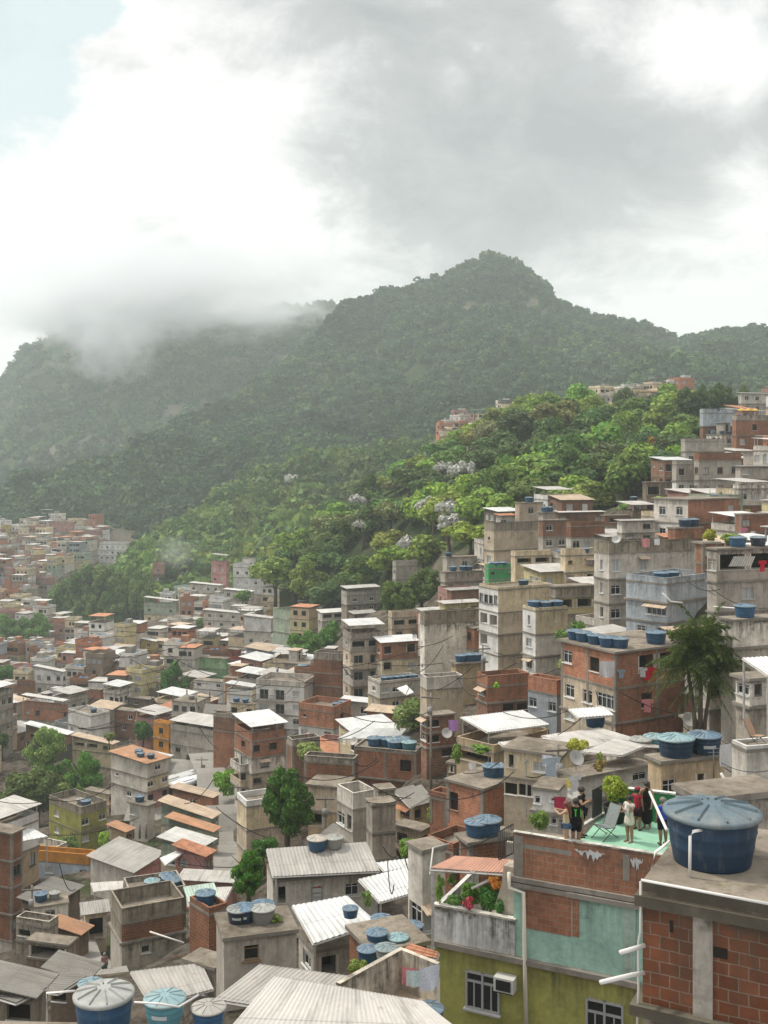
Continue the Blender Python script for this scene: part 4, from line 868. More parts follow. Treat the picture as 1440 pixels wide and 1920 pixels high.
tank(roof_pt(d, 1270, .08), d['short'], 1.75, 'n', TCOL['t'][1]); tank(roof_pt(d, 1265, .5), d['short'], 1.75, 'n', TCOL['t'][1]); tank(roof_pt(d, 1337, .05), d['short'], 1.75, 'n', TCOL['b'][1], mark=True); tank(roof_pt(d, 1335, .5), d['short'], 1.75, 'n', TCOL['b'][1])
d = h('the tank ledge', 1180, 1190, 1300, 1420, 1480, 67, 18, 'grey', 'flat', '', '.b.', 'grey ledge house carrying grey-lidded tanks below the brick house', ground=False)
tanks(d, '1232 .1 t 1.6,1283 .2 g 1.5,1192 .4 g 1.5')
h('the corner terrace house', 1394, 1400, 1490, 1412, 1530, 50, 15, 'lgrey', 'par:.15:white', '', '..w', 'light grey corner house with white terrace and folding chair')
# ---- centre middle
d = h('the apartment with balconies', 650, 657, 718, 1200, 1316, 165, 18, 'concrete:.7;beige;grey;beige', 'open:white:f:2', 'w|w|w|w', 'OO|BB|BB|BB', 'beige four-floor block with tiers of open balconies, planted roof terrace')
h('the brick-topped apartment', 704, 716, 782, 1206, 1300, 163, 20, 'brick;cream;lgrey', 'shed:white:f:.12', 'w|w|w', 'o.O|O.w|wwww', 'house of brick over cream plaster, white roof, beside the balcony block')
d = h('the long cream house', 690, 712, 792, 1284, 1335, 148, 26, 'lgrey;cream', 'par:.3', 'w|w', 'www.|ww.w', 'long cream house with a row of small blue tanks')
tanks(d, '720 .1 b 1.1,732 .1 b 1.1,744 .1 b 1.1,756 .1 b 1.1,768 .12 b 1.1,778 .12 b 1.1')
h('the white-roofed house', 640, 690, 698, 1318, 1350, 156, 66, 'lgrey', 'shed:white:l:.1', 'w.w', '', 'low whitish house with a bright white sheet roof and two windows')
h('the dirty brick terrace', 588, 640, 652, 1240, 1312, 172, 68, 'brickd;brickd;brickg', 'par:1:concrete', '..|.|.', '', 'windowless brick house stained black, beside the balcony block')
d = h('the broken brick roof', 552, 596, 606, 1262, 1312, 176, 66, 'brick;brickg', 'par:.6', 'w.|..', '', 'brick house with a tank beneath the broad leafy tree'); tanks(d, '570 .3 b,562 .5 t')
h('the white balcony block', 480, 570, 594, 1290, 1385, 170, 74, 'white/white;white;white;white:.6', 'par:.8:lgrey', 'RRw|RRw|RRw|...', '..|..|..|..', 'white four-floor block with dark railed balconies')
h('the small cream house', 432, 474, 480, 1322, 1352, 178, 70, 'cream', 'flat', 'o.o', '', 'tiny cream house with two tanks left of the white balcony block'); tanks(HOUSES[-1], '440 .2 b 1.2,460 .2 b 1.2')
h('the white-roofed terrace', 425, 472, 482, 1306, 1325, 192, 70, 'white', 'open:white:f:1.5', '', '', 'white roof terrace with a dark shaded side and bright cover')
h('the brick cabin', 422, 456, 462, 1274, 1296, 205, 70, 'brickl', 'flat', 'w..', '', 'small orange brick cabin behind the white-roofed terrace')
h('the low brick block', 400, 464, 470, 1350, 1400, 172, 70, 'brickg;brick', 'par:.5:concrete', '...|...', '', 'wide windowless brick block, dark band on top, left of the balcony block')
d = h('the brick terrace house', 560, 625, 658, 1338, 1395, 150, 62, 'brickl;white', 'par:.8:brickl', 'b..|w.w', 'o|.', 'brick house with a whitewashed lower wall and open terrace'); tanks(d, '630 .4 b 1.2,643 .4 b 1.2')
h('the low red wall house', 688, 756, 768, 1340, 1362, 136, 68, 'brick', 'shed:tan:l:.08', '...', '', 'low red brick wall under a flat tan roof')
d = h('the red brick slab house', 664, 780, 796, 1416, 1475, 104, 72, 'brick;brickd:.2', 'par:.2:concrete', '..o', '', 'broad red brick house with many blue tanks along its slab')
tanks(d, '702 .5 b 1.5,740 .35 t 1.5,742 .1 b 1.5,765 .15 t 1.5,752 .75 b 1.6,724 .7 b 1.4')
h('the low brick annex', 570, 664, 672, 1436, 1478, 100, 76, 'brickd', 'par:.5:concrete', '...', '', 'long low red brick annex with mossy top left of the tank house')
h('the beige lower wall', 578, 640, 660, 1478, 1570, 97, 72, 'beige;tan', 'flat', '..|O.', '', 'beige wall below the red brick annex, right of the round tree')
h('the brick wedge house', 440, 472, 536, 1392, 1510, 130, 30, 'brick;dirtywhite;beige;lgrey', 'open:white:f:1.7:.9', 'o|B|B|w', 'o.o.|.v..|w.w|..', 'tall narrow house of brick over pale plaster with balconies and white roof')
h('the dark plot', 538, 548, 600, 1402, 1460, 118, 25, 'brickg', 'par:.7:concrete', '', '...', 'roofless brick shell with weeds inside, right of the brick wedge house')
h('the cream wall house', 440, 462, 532, 1516, 1640, 96, 25, 'cream;beige;beige', 'par:.5:white', '.|.|.', '..|...|..', 'cream house with white-rimmed roof terrace behind the round tree')
# grey modern block and chimney tower
h('the grey modern block', 632, 662, 704, 1522, 1640, 80, 30, 'grey;concrete', 'par:1.2:lgrey', 'wO|..', '.|.', 'smooth grey house with a white-rimmed empty roof terrace')
d = h('the concrete stair tower', 690, 698, 742, 1512, 1660, 74, 18, 'concrete;concrete;concrete', 'flat', '.|.|.', '.|.|.', 'tall bare concrete stair tower in the centre'); 
h('the tower-top box', 706, 710, 732, 1484, 1500, 77, 18, 'concrete', 'flat', '', '', 'small concrete box on stilts atop the bare stair tower', ground=False)
h('the brown shack', 742, 776, 808, 1512, 1590, 86, 40, 'tan;brickd', 'shed:dark:f:.2', 'w|o', 'o.|oo', 'brown shack with a weathered flat roof right of the stair tower')
d = h('the brick cube house', 838, 906, 978, 1482, 1560, 71, 46, 'brickl', 'flat', 'o..', '...', 'neat orange brick cube house with two tanks on its flat roof'); tanks(d, '922 .35 b 1.35,940 .25 b 1.35')
h('the brick step wall', 806, 838, 858, 1505, 1552, 74, 50, 'brick', 'par:.4:brick', '.', '', 'low stepped brick wall joining the brick cube house', )
d = h('the tank alcove', 862, 880, 960, 1582, 1640, 60, 22, 'brickd', 'flat', '', '..', 'low brick ledge under two big blue tanks near the terrace'); tanks(d, '884 .75 b 1.45,914 .1 b 1.6')
# ---- left middle
d = h('the brick-over-plaster house', 42, 118, 126, 1330, 1378, 240, 72, 'brickl;lgrey', 'open:pale:f:1.6:.7', 'ww..|w.w.', 'w|w', 'long house of brick over grey plaster with pale sheet roof at left')
h('the blank white house', 128, 170, 206, 1345, 1392, 225, 48, 'white;white', 'par:.4', '..|w.w', '..|..', 'large blank whitewashed house with a small roof box')
h('the brick row', 203, 250, 262, 1335, 1378, 232, 66, 'brick;brickg', 'flat', 'w..w|w.w.', '', 'row of brick rooms right of the blank white house')
h('the brick tower box', 158, 188, 193, 1294, 1326, 268, 70, 'brickl;brickg', 'flat', '.|.', '', 'plain orange brick box with clutter on top above the blank white house')
h('the stained plaster block', 230, 280, 290, 1312, 1345, 252, 68, 'brown;cream', 'flat', 'ww.|..', '', 'stained plaster block with dark roof terrace left of the tall lone tree')
h('the white canopy house', 48, 126, 136, 1378, 1412, 205, 72, 'brickg;dark', 'shed:white:f:.14', 'o.o|O', '', 'low dark house beneath a broad white sheet roof')
h('the cream veranda house', 136, 210, 220, 1396, 1430, 198, 70, 'cream;cream', 'shed:tan:f:.1', 'OOw|...', '', 'cream house with long dark veranda beneath a tan roof')
h('the orange house', 288, 316, 326, 1362, 1412, 200, 55, 'orange;orange', 'par:.4', 'w|w', '.w|w.', 'bright orange house left of the grey roofed block')
h('the grey canopy block', 320, 402, 436, 1382, 1432, 192, 60, 'grey;grey', 'open:lgrey:l:1.6:1.0', '...|w..', 'w.|..', 'wide grey block with a covered roof terrace beside the orange house')
h('the beige grille house', 402, 444, 452, 1410, 1436, 182, 66, 'beige', 'shed:grey:f', '.w.', '', 'low beige house with a wide window right of the grey canopy block')
d = h('the grey corner house', 208, 276, 316, 1432, 1512, 163, 52, 'lgrey/lgrey;cream/lgrey:1;dpink/lgrey', 'shed:rust:f:.04', '...|b..|.w.', '.w.|w.w|o.o', 'tall blank grey corner house with tanks above the bus street'); tanks(d, '260 .5 b 1.3,264 .2 b 1.3,283 .3 n 1.3')
h('the tan-roofed row', 312, 362, 372, 1438, 1458, 196, 60, 'white', 'shed:tan:f:.15', 'www', 'w', 'low white building with a patchy tan roof beside the buses')
d = h('the stilt cabin', 243, 276, 290, 1512, 1546, 140, 60, 'lgrey', 'flat', 'w..', '..', 'small pale cabin on concrete stilts above the street'); tanks(d, '262 .5 b 1.3')
h('the corner brick house', 324, 398, 410, 1496, 1525, 146, 68, 'brickl', 'shed:tan:f:.1', 'ww.', '.', 'low orange brick house at the street bend')
h('the long row house', 302, 396, 410, 1535, 1600, 126, 70, 'sage;beige;brown', 'shed:tan:f:.18', '...|ww.|...', 'www|www|...', 'long row house with patched tan and white sheets on its roof')
h('the orange-roofed row', 316, 398, 408, 1560, 1610, 118, 70, 'sage;beige', 'shed:rust:f:.16', '..|..', 'w.w|w.w', 'row house with rust-orange sheets below the long patched roof')
h('the white patch house', 302, 372, 400, 1592, 1640, 108, 66, 'sage;beige', 'shed:pale:f:.1', '..|ww', 'w.w|w.w', 'house with pale and tan sheets on top left of the bright road')
h('the olive round house', 92, 152, 200, 1528, 1592, 150, 48, 'olive;olive', 'par:.9:mould', 'w.|ww', 'w.w|w.w', 'olive yellow house with rounded terrace beneath big trees')
d = h('the blue house', 60, 166, 178, 1624, 1684, 138, 78, 'blue;lgreen', 'par:1.3:orange', '.w..w|w...', '', 'pale blue house above green base with a bright orange roof parapet')
h('the pink-sided house', 170, 252, 304, 1636, 1690, 112, 52, 'pink/lgrey', 'shed:grey:l:.2', '..A', '.o.', 'house with a big sloping grey sheet roof and pink end wall')
h('the low white shed', 340, 436, 444, 1655, 1682, 92, 82, 'dpink', 'shed:lgrey:l:.1', '...', '', 'long low pale shed left of the dense green bush')
# ---- front left
h('the brick tower at left edge', -60, 22, 42, 1564, 1815, 104, 66, 'brickd;brickd;brickd;brickd;lgrey', 'flat', '...|...|...|...|...', '.|w|.|w|.', 'tall narrow red brick tower at the left edge with pale corner balconies')
h('the low garage', 38, 60, 128, 1704, 1765, 96, 20, 'lgrey;mould', 'flat', '', '.w.|...', 'low house with dark open roof terrace next to the red brick tower')
h('the market shed', 150, 160, 200, 1715, 1765, 90, 20, 'beige', 'shed:grey:f', '', 'G', 'small market shed with a blue shutter in the alley')
d = h('the brick wedge with window', 192, 228, 346, 1735, 1830, 76, 26, 'brickd/mould:.5;concrete/grey', 'par:1.0:mould', '.|.', '....|.b..', 'worn grey house with a narrow prow and brick infill by the alley')
d = h('the brick upper floor', 232, 244, 348, 1690, 1745, 80, 22, 'brickd', 'par:.4:concrete', '', '...w', 'brick upper floor with white window and four tanks behind its parapet', ground=False); tanks(d, '285 .3 t 1.25,312 .7 b 1.25,318 .4 b 1.25,325 .1 b 1.25')
h('the crooked shack', 345, 362, 400, 1690, 1800, 66, 20, 'brickd;brown', 'shed:greensheet:f', '', '.|.', 'crooked brown brick shack between two tank-topped houses')
d = h('the grey tank house', 398, 420, 556, 1765, 1832, 44, 16, 'grey', 'flat', '.', '.w..', 'flat-roofed grey house with curtained window and four mixed tanks')
_n = d['short']
tank(roof_pt(d, 426, .25), _n, 1.0, 'd', (.25, .26, .25), mark=True); tank(roof_pt(d, 458, .75), _n, 1.05, 'n', TCOL['b'][1], mark=True); tank(roof_pt(d, 492, .95), _n, 1.0, 'n', TCOL['b'][1]); tank(roof_pt(d, 493, .35), _n, 1.05, 'g')
h('the corrugated roof house', 494, 512, 708, 1656, 1715, 60.3, 14, 'lgrey', 'deck0', '', 'O.d.w.', 'pale house with open porch below a big grey corrugated roof', wlen=2.4)

h('the dark retaining wall', 1294, 1300, 1420, 1352, 1430, 77, 20, 'mould', 'flat', '', '....', 'dark stained retaining wall behind the palm trunk')
h('the stair house', 1296, 1303, 1345, 1255, 1350, 82, 22, 'grey;brickd', 'flat', '', 'w.|.o', 'narrow grey and brick house between the five-tank house and the palm', found=8)
h('the lean-to', 40, 92, 150, 1700, 1760, 99, 70, 'brown', 'shed:dark:f:.1', 'Oo', '', 'dark brown lean-to in the market alley at left')
h('the alley stall house', 50, 128, 140, 1775, 1830, 78, 76, 'mould;brown', 'flat', 'G|..', '', 'dark mouldy stall house above the alley bottom at left')
h('the rubble shack', 95, 158, 170, 1838, 1900, 52, 80, 'brown', 'shed:dark:f:.2', 'o.', '', 'low brown shack with rubble-strewn roof at the bottom left')
h('the bottom-left shack', -40, 60, 80, 1868, 1940, 40, 82, 'mould', 'shed:dark:f:.15', '.o', '', 'stained shack wall at the bottom left edge')
h('the grey back wall', 345, 402, 420, 1820, 1900, 50, 60, 'grey', 'flat', 'w', '.', 'low grey wall house beside the lean-to sheet roof')
h('the brick stub', 356, 392, 402, 1718, 1760, 62, 40, 'brickd', 'par:.3:brickd', '', '.', 'square red brick stub carrying a pale blue tank')
tanks(HOUSES[-1], '385 .3 b 1.2')

h('the plank shack', 96, 150, 160, 1752, 1800, 86, 72, 'brown', 'shed:rust:f:.15', 'O.', '', 'brown plank shack with a rusty roof in the alley at left')
h('the stepped concrete shack', 30, 92, 104, 1742, 1800, 84, 72, 'concrete;mould', 'par:.4', 'o.|..', '', 'stepped concrete shack right beside the red brick tower')
h('the small pink house', 330, 384, 398, 1606, 1650, 104, 66, 'pink', 'shed:clay:f:.15', 'w.', 'w', 'small pink house with a clay roof by the bright concrete road')
h('the ochre shack', 205, 236, 244, 1560, 1600, 136, 60, 'tan;brickg', 'shed:rust:f:.12', '.|o', 'w|.', 'ochre shack with a sloping rust roof beside the stilt cabin')
h('the cream back house', 160, 204, 214, 1490, 1530, 172, 60, 'cream;beige', 'flat', 'w.|w.', 'w|w', 'cream house half hidden behind the olive round house')
h('the pale alley house', 742, 790, 806, 1560, 1640, 78, 55, 'beige;brickd', 'flat', 'w.|o.', 'w|.', 'beige and brick alley house right of the bare stair tower')
h('the rusty shed row', 600, 664, 690, 1590, 1640, 86, 70, 'tan', 'shed:dark:f:.1', 'O.', '', 'tan shed under a dark roof left of the smooth grey house')
h('the low brick yard', 800, 850, 905, 1604, 1660, 62, 45, 'brickd', 'par:.5:brickd', 'o.', '...', 'low brick yard wall with railings beside the big tanks')
h('the white alley side', 1000, 1046, 1064, 1486, 1560, 58, 66, 'white;lgrey', 'flat', 'w.b|w.w', '.|.', 'white alley side house with narrow windows left of the planter house')
h('the pink midslope house', 1216, 1226, 1292, 1150, 1200, 100, 20, 'dpink', 'flat', '', 'w.w', 'dusky pink house peeping between the blue-grey house and the palm', ground=False, found=9)

TK = random.Random(3); _has = {t[1] for t in TANKS}
for d in list(HOUSES):
    if d['short'] in _has or d['Y'] > 270 or d['wr'] < 2.4 or d['wl'] < 2.4 or TK.random() > .42: continue
    if not any(c.name.startswith('roof') and len(c.data.polygons) == 6 and len(c.data.materials) == 2 for c in d['root'].children): continue
    n = TK.choice([1, 1, 2, 3]); mid = (d['px'][0] + d['px'][1]) / 2; w = (d['px'][1] - d['px'][0])
    for q in range(n): tank(roof_pt(d, mid + (q - (n - 1) / 2) * max(1.5 / d['Y'] * F, 4) + TK.uniform(-.15, .15) * w, TK.uniform(.2, .7)), d['short'], TK.uniform(1.05, 1.4), TK.choice('bbbntg'))
# ================================================================== foreground houses, built one by one
def line_tube(name, label, cat, pts, r, col, mat='metal', n=6, parent=None):
    pts = [Vector(p) for p in pts]; b = pts[0].copy(); m = MB(); m.tube([p - b for p in pts], r, n)
    o = m.build(name, mat, parent, col, b)
    if parent is None: tag(o, label, cat); q = [pix(p) for p in pts]; LABELS[-1][2:] = [sum(a[0] for a in q) / len(q), sum(a[1] for a in q) / len(q)]
    return o
def lface(d):
    """world point on the left face of house d: s metres from its near corner, z world height"""
    t = d['th']; u = Vector((math.cos(t), math.sin(t), 0)); v = Vector((-math.sin(t), math.cos(t), 0)); c = d['loc'] - u * d['wr'] / 2 - v * d['wl'] / 2; c.z = 0
    return c, u, v
TH = 64.4
olive = house('the olive house', 815, 1340, 1400, 1878, 2010, 34.7, TH, 'olive', 'deck0', '..A..', '.', 'olive green house in the foreground below a mint green storey', wrlen=5.0, ground=False)
mintr = house('the mint green storey', 1072, 1340, 1400, 1648, 1868, 34.7, TH, 'brick:1.0;concrete:.2;mint:2.52', 'deck0', '', '', 'mint green and bare brick storey that carries the green terrace', wrlen=4.7, found=.15, ground=False)
mintl = house('the brick-patched mint corner', 963, 1072, 1090, 1605, 1813, 36.7, TH, 'brick:1.0;concrete:.2;mint:2.52', 'deck0', '', '', 'mint green corner with a bare brick patch beside a white downpipe', wrlen=1.4, found=.15, ground=False)
c0, u0, v0 = lface(mintr)
def on_wall(px, out=0):          # distance along the long front wall where photo column px meets it
    a = (px - CX) / F; s = (a * c0.y - c0.x) / (v0.x - a * v0.y); return c0 + v0 * s - u0 * out
for d in (mintr,):
    for ch in list(d['root'].children):
        if ch.name.startswith('roof'): ch.data.materials[1] = MAT['green_floor']; ch.data.materials[0] = MAT['brick']
rim = MB()
ZF = mintr['loc'].z + mintr['zr']                                        # terrace floor height
for a, b in ((1340, 963),):
    A, B = on_wall(a, -.073), on_wall(b, -.073); mid = (A + B) / 2; L_ = (A - B).length; ang = math.atan2(v0.y, v0.x)
    rim.box((mid.x - mintr['loc'].x, mid.y - mintr['loc'].y, mintr['zr'] + .15), (L_, .15, .30), ang)
pr = rim.build('parapet', 'brick', mintr['root'], (1, 1, 1), None); pr.rotation_euler = (0, 0, -mintr['th'])
cp = MB(); cp.box((mid.x - mintr['loc'].x, mid.y - mintr['loc'].y, mintr['zr'] + .325), (L_ + .05, .2, .05), ang); o = cp.build('coping', 'plaster_old', mintr['root'], (.6, .57, .5)); o.rotation_euler = (0, 0, -mintr['th'])
# bare brick panel and plaster scar on the front wall
def wall_panel(d, name, px0, px1, py0, py1, mat, col, out, jag=None, seed=0):
    A, B = on_wall(px0, out), on_wall(px1, out); mb = MB(); zA = -(py0 - HZ) / F * A.y; zB = -(py1 - HZ) / F * A.y
    L_ = (B - A).length; r = random.Random(seed); iv = Matrix.Rotation(-d['th'], 3, 'Z')
    dirv = (B - A) / L_; pts = []
    if jag is None: pts = [(0, zB), (L_, zB), (L_, zA), (0, zA)]
    else:
        n = 16
        pts = [(L_ * i / n, zA + (zB - zA) * r.uniform(.25, 1.0) * math.sin(math.pi * (i + .6) / (n + 1.2)) ** .6) for i in range(n + 1)] + [(L_ * i / n, zA + (zB - zA) * r.uniform(0, .3)) for i in range(n, -1, -1)]
    def w(p, e): q = A + dirv * p[0] - u0 * e; q = Vector((q.x, q.y, p[1])) - d['loc']; return iv @ q
    if jag is None: mb.face([w(p, 0) for p in pts], pts, [(p[0], 1.5) for p in pts]); 
    else:
        n = 16
        for i in range(n):
            qd = [pts[i], pts[i + 1], pts[2 * n - i], pts[2 * n + 1 - i]]; mb.face([w(p, 0) for p in qd], qd, [(p[0], 1.5) for p in qd])
    k = len(pts)
    for i in range(k): a, b = pts[i], pts[(i + 1) % k]; mb.face([w(a, 0), w(a, -out + .002), w(b, -out + .002), w(b, 0)])
    return mb.build(name, mat, d['root'], col)
wall_panel(mintl, 'brick_panel', 984, 1071, 1662, 1740, 'brick', (1, 1, 1), .02)
wall_panel(mintr, 'brick_panel', 1073.5, 1086, 1675, 1755, 'brick', (1, 1, 1), .02)
wall_panel(mintr, 'plaster_patch', 1078, 1134, 1588, 1612, 'plaster_old', (.62, .62, .62), .025, 1, 3)
wall_panel(mintr, 'plaster_patch', 1182, 1206, 1606, 1632, 'plaster_old', (.62, .62, .62), .025, 1, 5)
wall_panel(mintr, 'concrete_column', 1168, 1181, 1602, 1650, 'slab', (1, 1, 1), .03)
wall_panel(mintl, 'concrete_column', 963.5, 981, 1566, 1652, 'slab', (1, 1, 1), .03)
wall_panel(mintr, 'concrete_column', 1168, 1192, 1690, 1830, 'plaster_old', (.36, .46, .38), .02)
# olive windows: frame and panes set on the wall
def wall_window(d, px0, px1, py0, py1):
    A, B = on_wall(px0, .05), on_wall(px1, .05); w = (A - B).length; z1 = -(py0 - HZ) / F * A.y; z0 = -(py1 - HZ) / F * A.y; hh = z1 - z0
    fr = MB(); b = .07
    for x in (-w / 2 + b / 2, w / 2 - b / 2, 0): fr.box((x, 0, hh / 2), (b, .09, hh))
    for x in (-w / 4, w / 4): fr.box((x, .012, hh * .36), (.045, .06, hh * .72))
    for z in (b / 2, hh - b / 2, hh * .74): fr.box((0, .006, z), (w - b, .08, b))
    fr.box((0, -.05, -.03), (w + .12, .2, .06))
    mid = (A + B) / 2; iv = Matrix.Rotation(-d['th'], 3, 'Z'); p = iv @ (Vector((mid.x, mid.y, z0)) - d['loc'])
    o = fr.build('window', 'frame', d['root'], (.34, .34, .33), p, R(-90)); m = MB(); m.face([(-w / 2 + .02, .025, .02), (w / 2 - .02, .025, .02), (w / 2 - .02, .025, hh - .02), (-w / 2 + .02, .025, hh - .02)]); m.build('pane', 'glass', o)
wall_window(olive, 874, 938, 1818, 1888); wall_window(olive, 1099, 1170, 1870, 1960)
for ch in list(olive['root'].children):
    if ch.name.startswith('air_cond'):
        A = on_wall(952, .02); p = Matrix.Rotation(-olive['th'], 3, 'Z') @ (Vector((A.x, A.y, -(1838 - HZ) / F * A.y)) - olive['loc']); ch.location = p; ch.rotation_euler = (0, 0, R(-90)); ch.scale = (.95, 1.3, .95)
# planted veranda left of the mint storey
ver = thing('veranda_wall', 'stained white veranda parapet over the olive green wall', 'wall', on_wall(890, 0) + Vector((0, 0, olive['loc'].z + olive['zr'])), math.atan2(-v0.y, -v0.x))
A, B = on_wall(816, -.1), on_wall(966, -.1); L_ = (A - B).length
m = MB(); m.box((0, .0, .60), (L_, .16, 1.2)); m.build('wall', 'plaster_old', ver, (.62, .61, .58)); m = MB(); m.box((0, 0, 1.235), (L_ + .08, .24, .07)); m.build('coping', 'plaster', ver, (.7, .66, .58))
m = MB(); m.box((-L_ / 2 + .08, 2.0, .6), (.16, 3.8, 1.2)); m.build('side_wall', 'plaster_old', ver, (.6, .58, .54))
m = MB(); m.box((L_ / 2 - .2, 3.4, 1.3), (2.6, .15, 2.6)); m.build('back_wall', 'plaster', ver, (.6, .56, .5))
ledge = MB(); A, B = on_wall(815, .06), on_wall(1200, .06); q = (A + B) / 2; ledge.box((0, 0, 0), ((A - B).length, .3, .18)); ledge.build('ledge', 'slab', olive['root'], None, Matrix.Rotation(-olive['th'], 3, 'Z') @ (Vector((q.x, q.y, olive['loc'].z + olive['H'] + .06)) - olive['loc']), R(-90))
canopy('clay tile veranda roof over the plants beside the mint green wall', [(806, 1627), (958, 1637), (972, 1612), (853, 1604)], 38.6, 'clay_fine', (0, .14), 2.2, .13, (0,), 'roof', True, 'tile_canopy')
bb = thing('brick_barbecue', 'cream chimney barbecue standing in the corner of the planted veranda', 'barbecue', on_wall(952, -.55) + Vector((0, 0, olive['loc'].z + olive['zr'])), math.atan2(-v0.y, -v0.x))
m = MB(); vs = []
for (hw, z) in ((.42, 0), (.42, 1.15), (.55, 1.5), (.30, 2.3), (.24, 2.9)): vs += [(-hw, -.3, z), (hw, -.3, z), (hw, .3, z), (-hw, .3, z)]
fs = [(k * 4 + i, k * 4 + (i + 1) % 4, k * 4 + 4 + (i + 1) % 4, k * 4 + 4 + i) for k in range(4) for i in range(4)] + [(16, 17, 18, 19)]
m.raw(vs, fs, 0, False); m.build('chimney', 'plaster', bb, (.6, .52, .42)); m = MB(); m.box((0, -.302, 1.0), (.5, .02, .35)); m.build('fire_opening', 'opening_shade_paint', bb)
fl = [on_wall(957, .12), on_wall(957, .12), on_wall(984, .16), on_wall(987, .16), on_wall(990, .16)]
zz = [-(y - HZ) / F * fl[0].y for y in (1636, 1664, 1668, 1800, 1935)]
line_tube('drain_pipe', 'beige downpipe bending down the mint and olive walls', 'pipe', [Vector((p.x, p.y, z)) for p, z in zip(fl, zz)], .075, (.6, .56, .46), 'frame', 8)
# terrace: green back wall, railings, plant, chair
def on_floor(px, py, z): Y = -z * F / (py - HZ); return Vector(((px - CX) / F * Y, Y, z))
bw = [on_floor(1140, 1531, ZF), on_floor(1345, 1556, ZF)]; mid = (bw[0] + bw[1]) / 2; L_ = (bw[1] - bw[0]).length; an = math.atan2(bw[1].y - bw[0].y, bw[1].x - bw[0].x)
gw = thing('green_wall', 'bright green terrace wall with white coping behind the people', 'wall', mid, an)
m = MB(); m.box((0, .1, .53), (L_, .14, 1.06)); m.build('wall', 'plaster_new', gw, (.035, .22, .08)); m = MB(); m.box((0, .1, 1.09), (L_ + .06, .2, .06)); m.build('coping', 'plaster', gw, (.75, .73, .68))
cb = [on_floor(1092, 1552, ZF), on_floor(1128, 1531, ZF)]; mid = (cb[0] + cb[1]) / 2; L_ = (cb[1] - cb[0]).length; an = math.atan2(cb[1].y - cb[0].y, cb[1].x - cb[0].x)
kb = thing('railing', 'dark iron railing on a white kerb beside the terrace shrub', 'railing', mid, an)
m = MB(); m.box((0, 0, .06), (L_ + .3, .14, .12)); m.build('kerb', 'plaster', kb, (.65, .62, .56)); m = MB()
for k in range(14): m.box((L_ * (.02 + .48 * k / 13), 0, .62), (.03, .03, 1.0))
m.box((L_ * .26, 0, 1.14), (L_ * .5, .045, .045)); m.build('bars', 'metal', kb, (.04, .04, .045))
tree('bushy yellow-green shrub in a dark pot at the terrace corner', on_floor(1153, 1541, ZF), 1.75, 1.05, 'bush', (.19, .23, .03), 'shrub', cz=.66, wz=.62)
pt = MB(); pt.lathe([(0, 0), (.30, 0), (.42, .55), (.44, .6), (.38, .6), (.36, .5), (0, .5)], 18); tag(pt.build('plant_pot', 'plastic', None, (.02, .022, .02), on_floor(1153, 1541, ZF)), 'black plant pot under the terrace shrub', 'plant pot')
def folding_chair(label, p, rz, col, sc_=1.0):
    o = thing('folding_chair', label, 'chair', p, rz); o.scale = (sc_,) * 3
    m = MB(); m.face([(-.27, .25, .40), (.27, .25, .40), (.27, -.25, .46), (-.27, -.25, .46)]); m.face([(-.27, -.25, .45), (.27, -.25, .45), (.27, .25, .39), (-.27, .25, .39)]); m.build('seat', 'cloth', o, col)
    m = MB(); m.face([(-.27, .25, .40), (.27, .25, .40), (.27, .62, 1.12), (-.27, .62, 1.12)]); m.face([(-.27, .61, 1.11), (.27, .61, 1.11), (.27, .24, .39), (-.27, .24, .39)]); m.build('backrest', 'cloth', o, col)
    m = MB()
    for x in (-.28, .28): m.tube([(x, -.27, .46), (x, .25, .40), (x, .63, 1.14)], .016, 6)
    m.build('seat_frame', 'metal', o, (.05, .05, .05))
    for x in (-.28, .28):
        m = MB(); m.tube([(x, -.22, .45), (x, .38, .02), (x, .45, .02)], .016, 6); m.build('leg', 'metal', o, (.05, .05, .05)); m = MB(); m.tube([(x, .26, .40), (x, -.32, .02), (x, -.38, .02)], .016, 6); m.build('leg', 'metal', o, (.05, .05, .05))
folding_chair('grey reclining mesh chair with black legs on the green terrace', on_floor(1133, 1571, ZF), R(-55), (.22, .24, .23), .95)
_ct = next(d for d in HOUSES if d['short'] == 'the corner terrace house'); folding_chair('wooden folding chair on the light grey corner terrace', roof_pt(_ct, 1421, .35), R(40), (.36, .24, .16), 1.0)
rl = [P(935, 1612, 38), P(935, 1560, 38), P(962, 1545, 38.4), P(962, 1600, 38.4)]
ro = thing('railing', 'black balcony railing at the outer corner of the terrace parapet', 'railing', rl[0]); m = MB()
for k in range(8): a = rl[0].lerp(rl[3], k / 7) - rl[0]; b = rl[1].lerp(rl[2], k / 7) - rl[0]; m.tube([a, b], .018, 5)
m.build('bars', 'metal', ro, (.03, .03, .03)); m = MB(); m.tube([rl[1] - rl[0], rl[2] - rl[0]], .025, 5); m.tube([Vector(), rl[3] - rl[0]], .025, 5); m.build('rail', 'metal', ro, (.03, .03, .03))

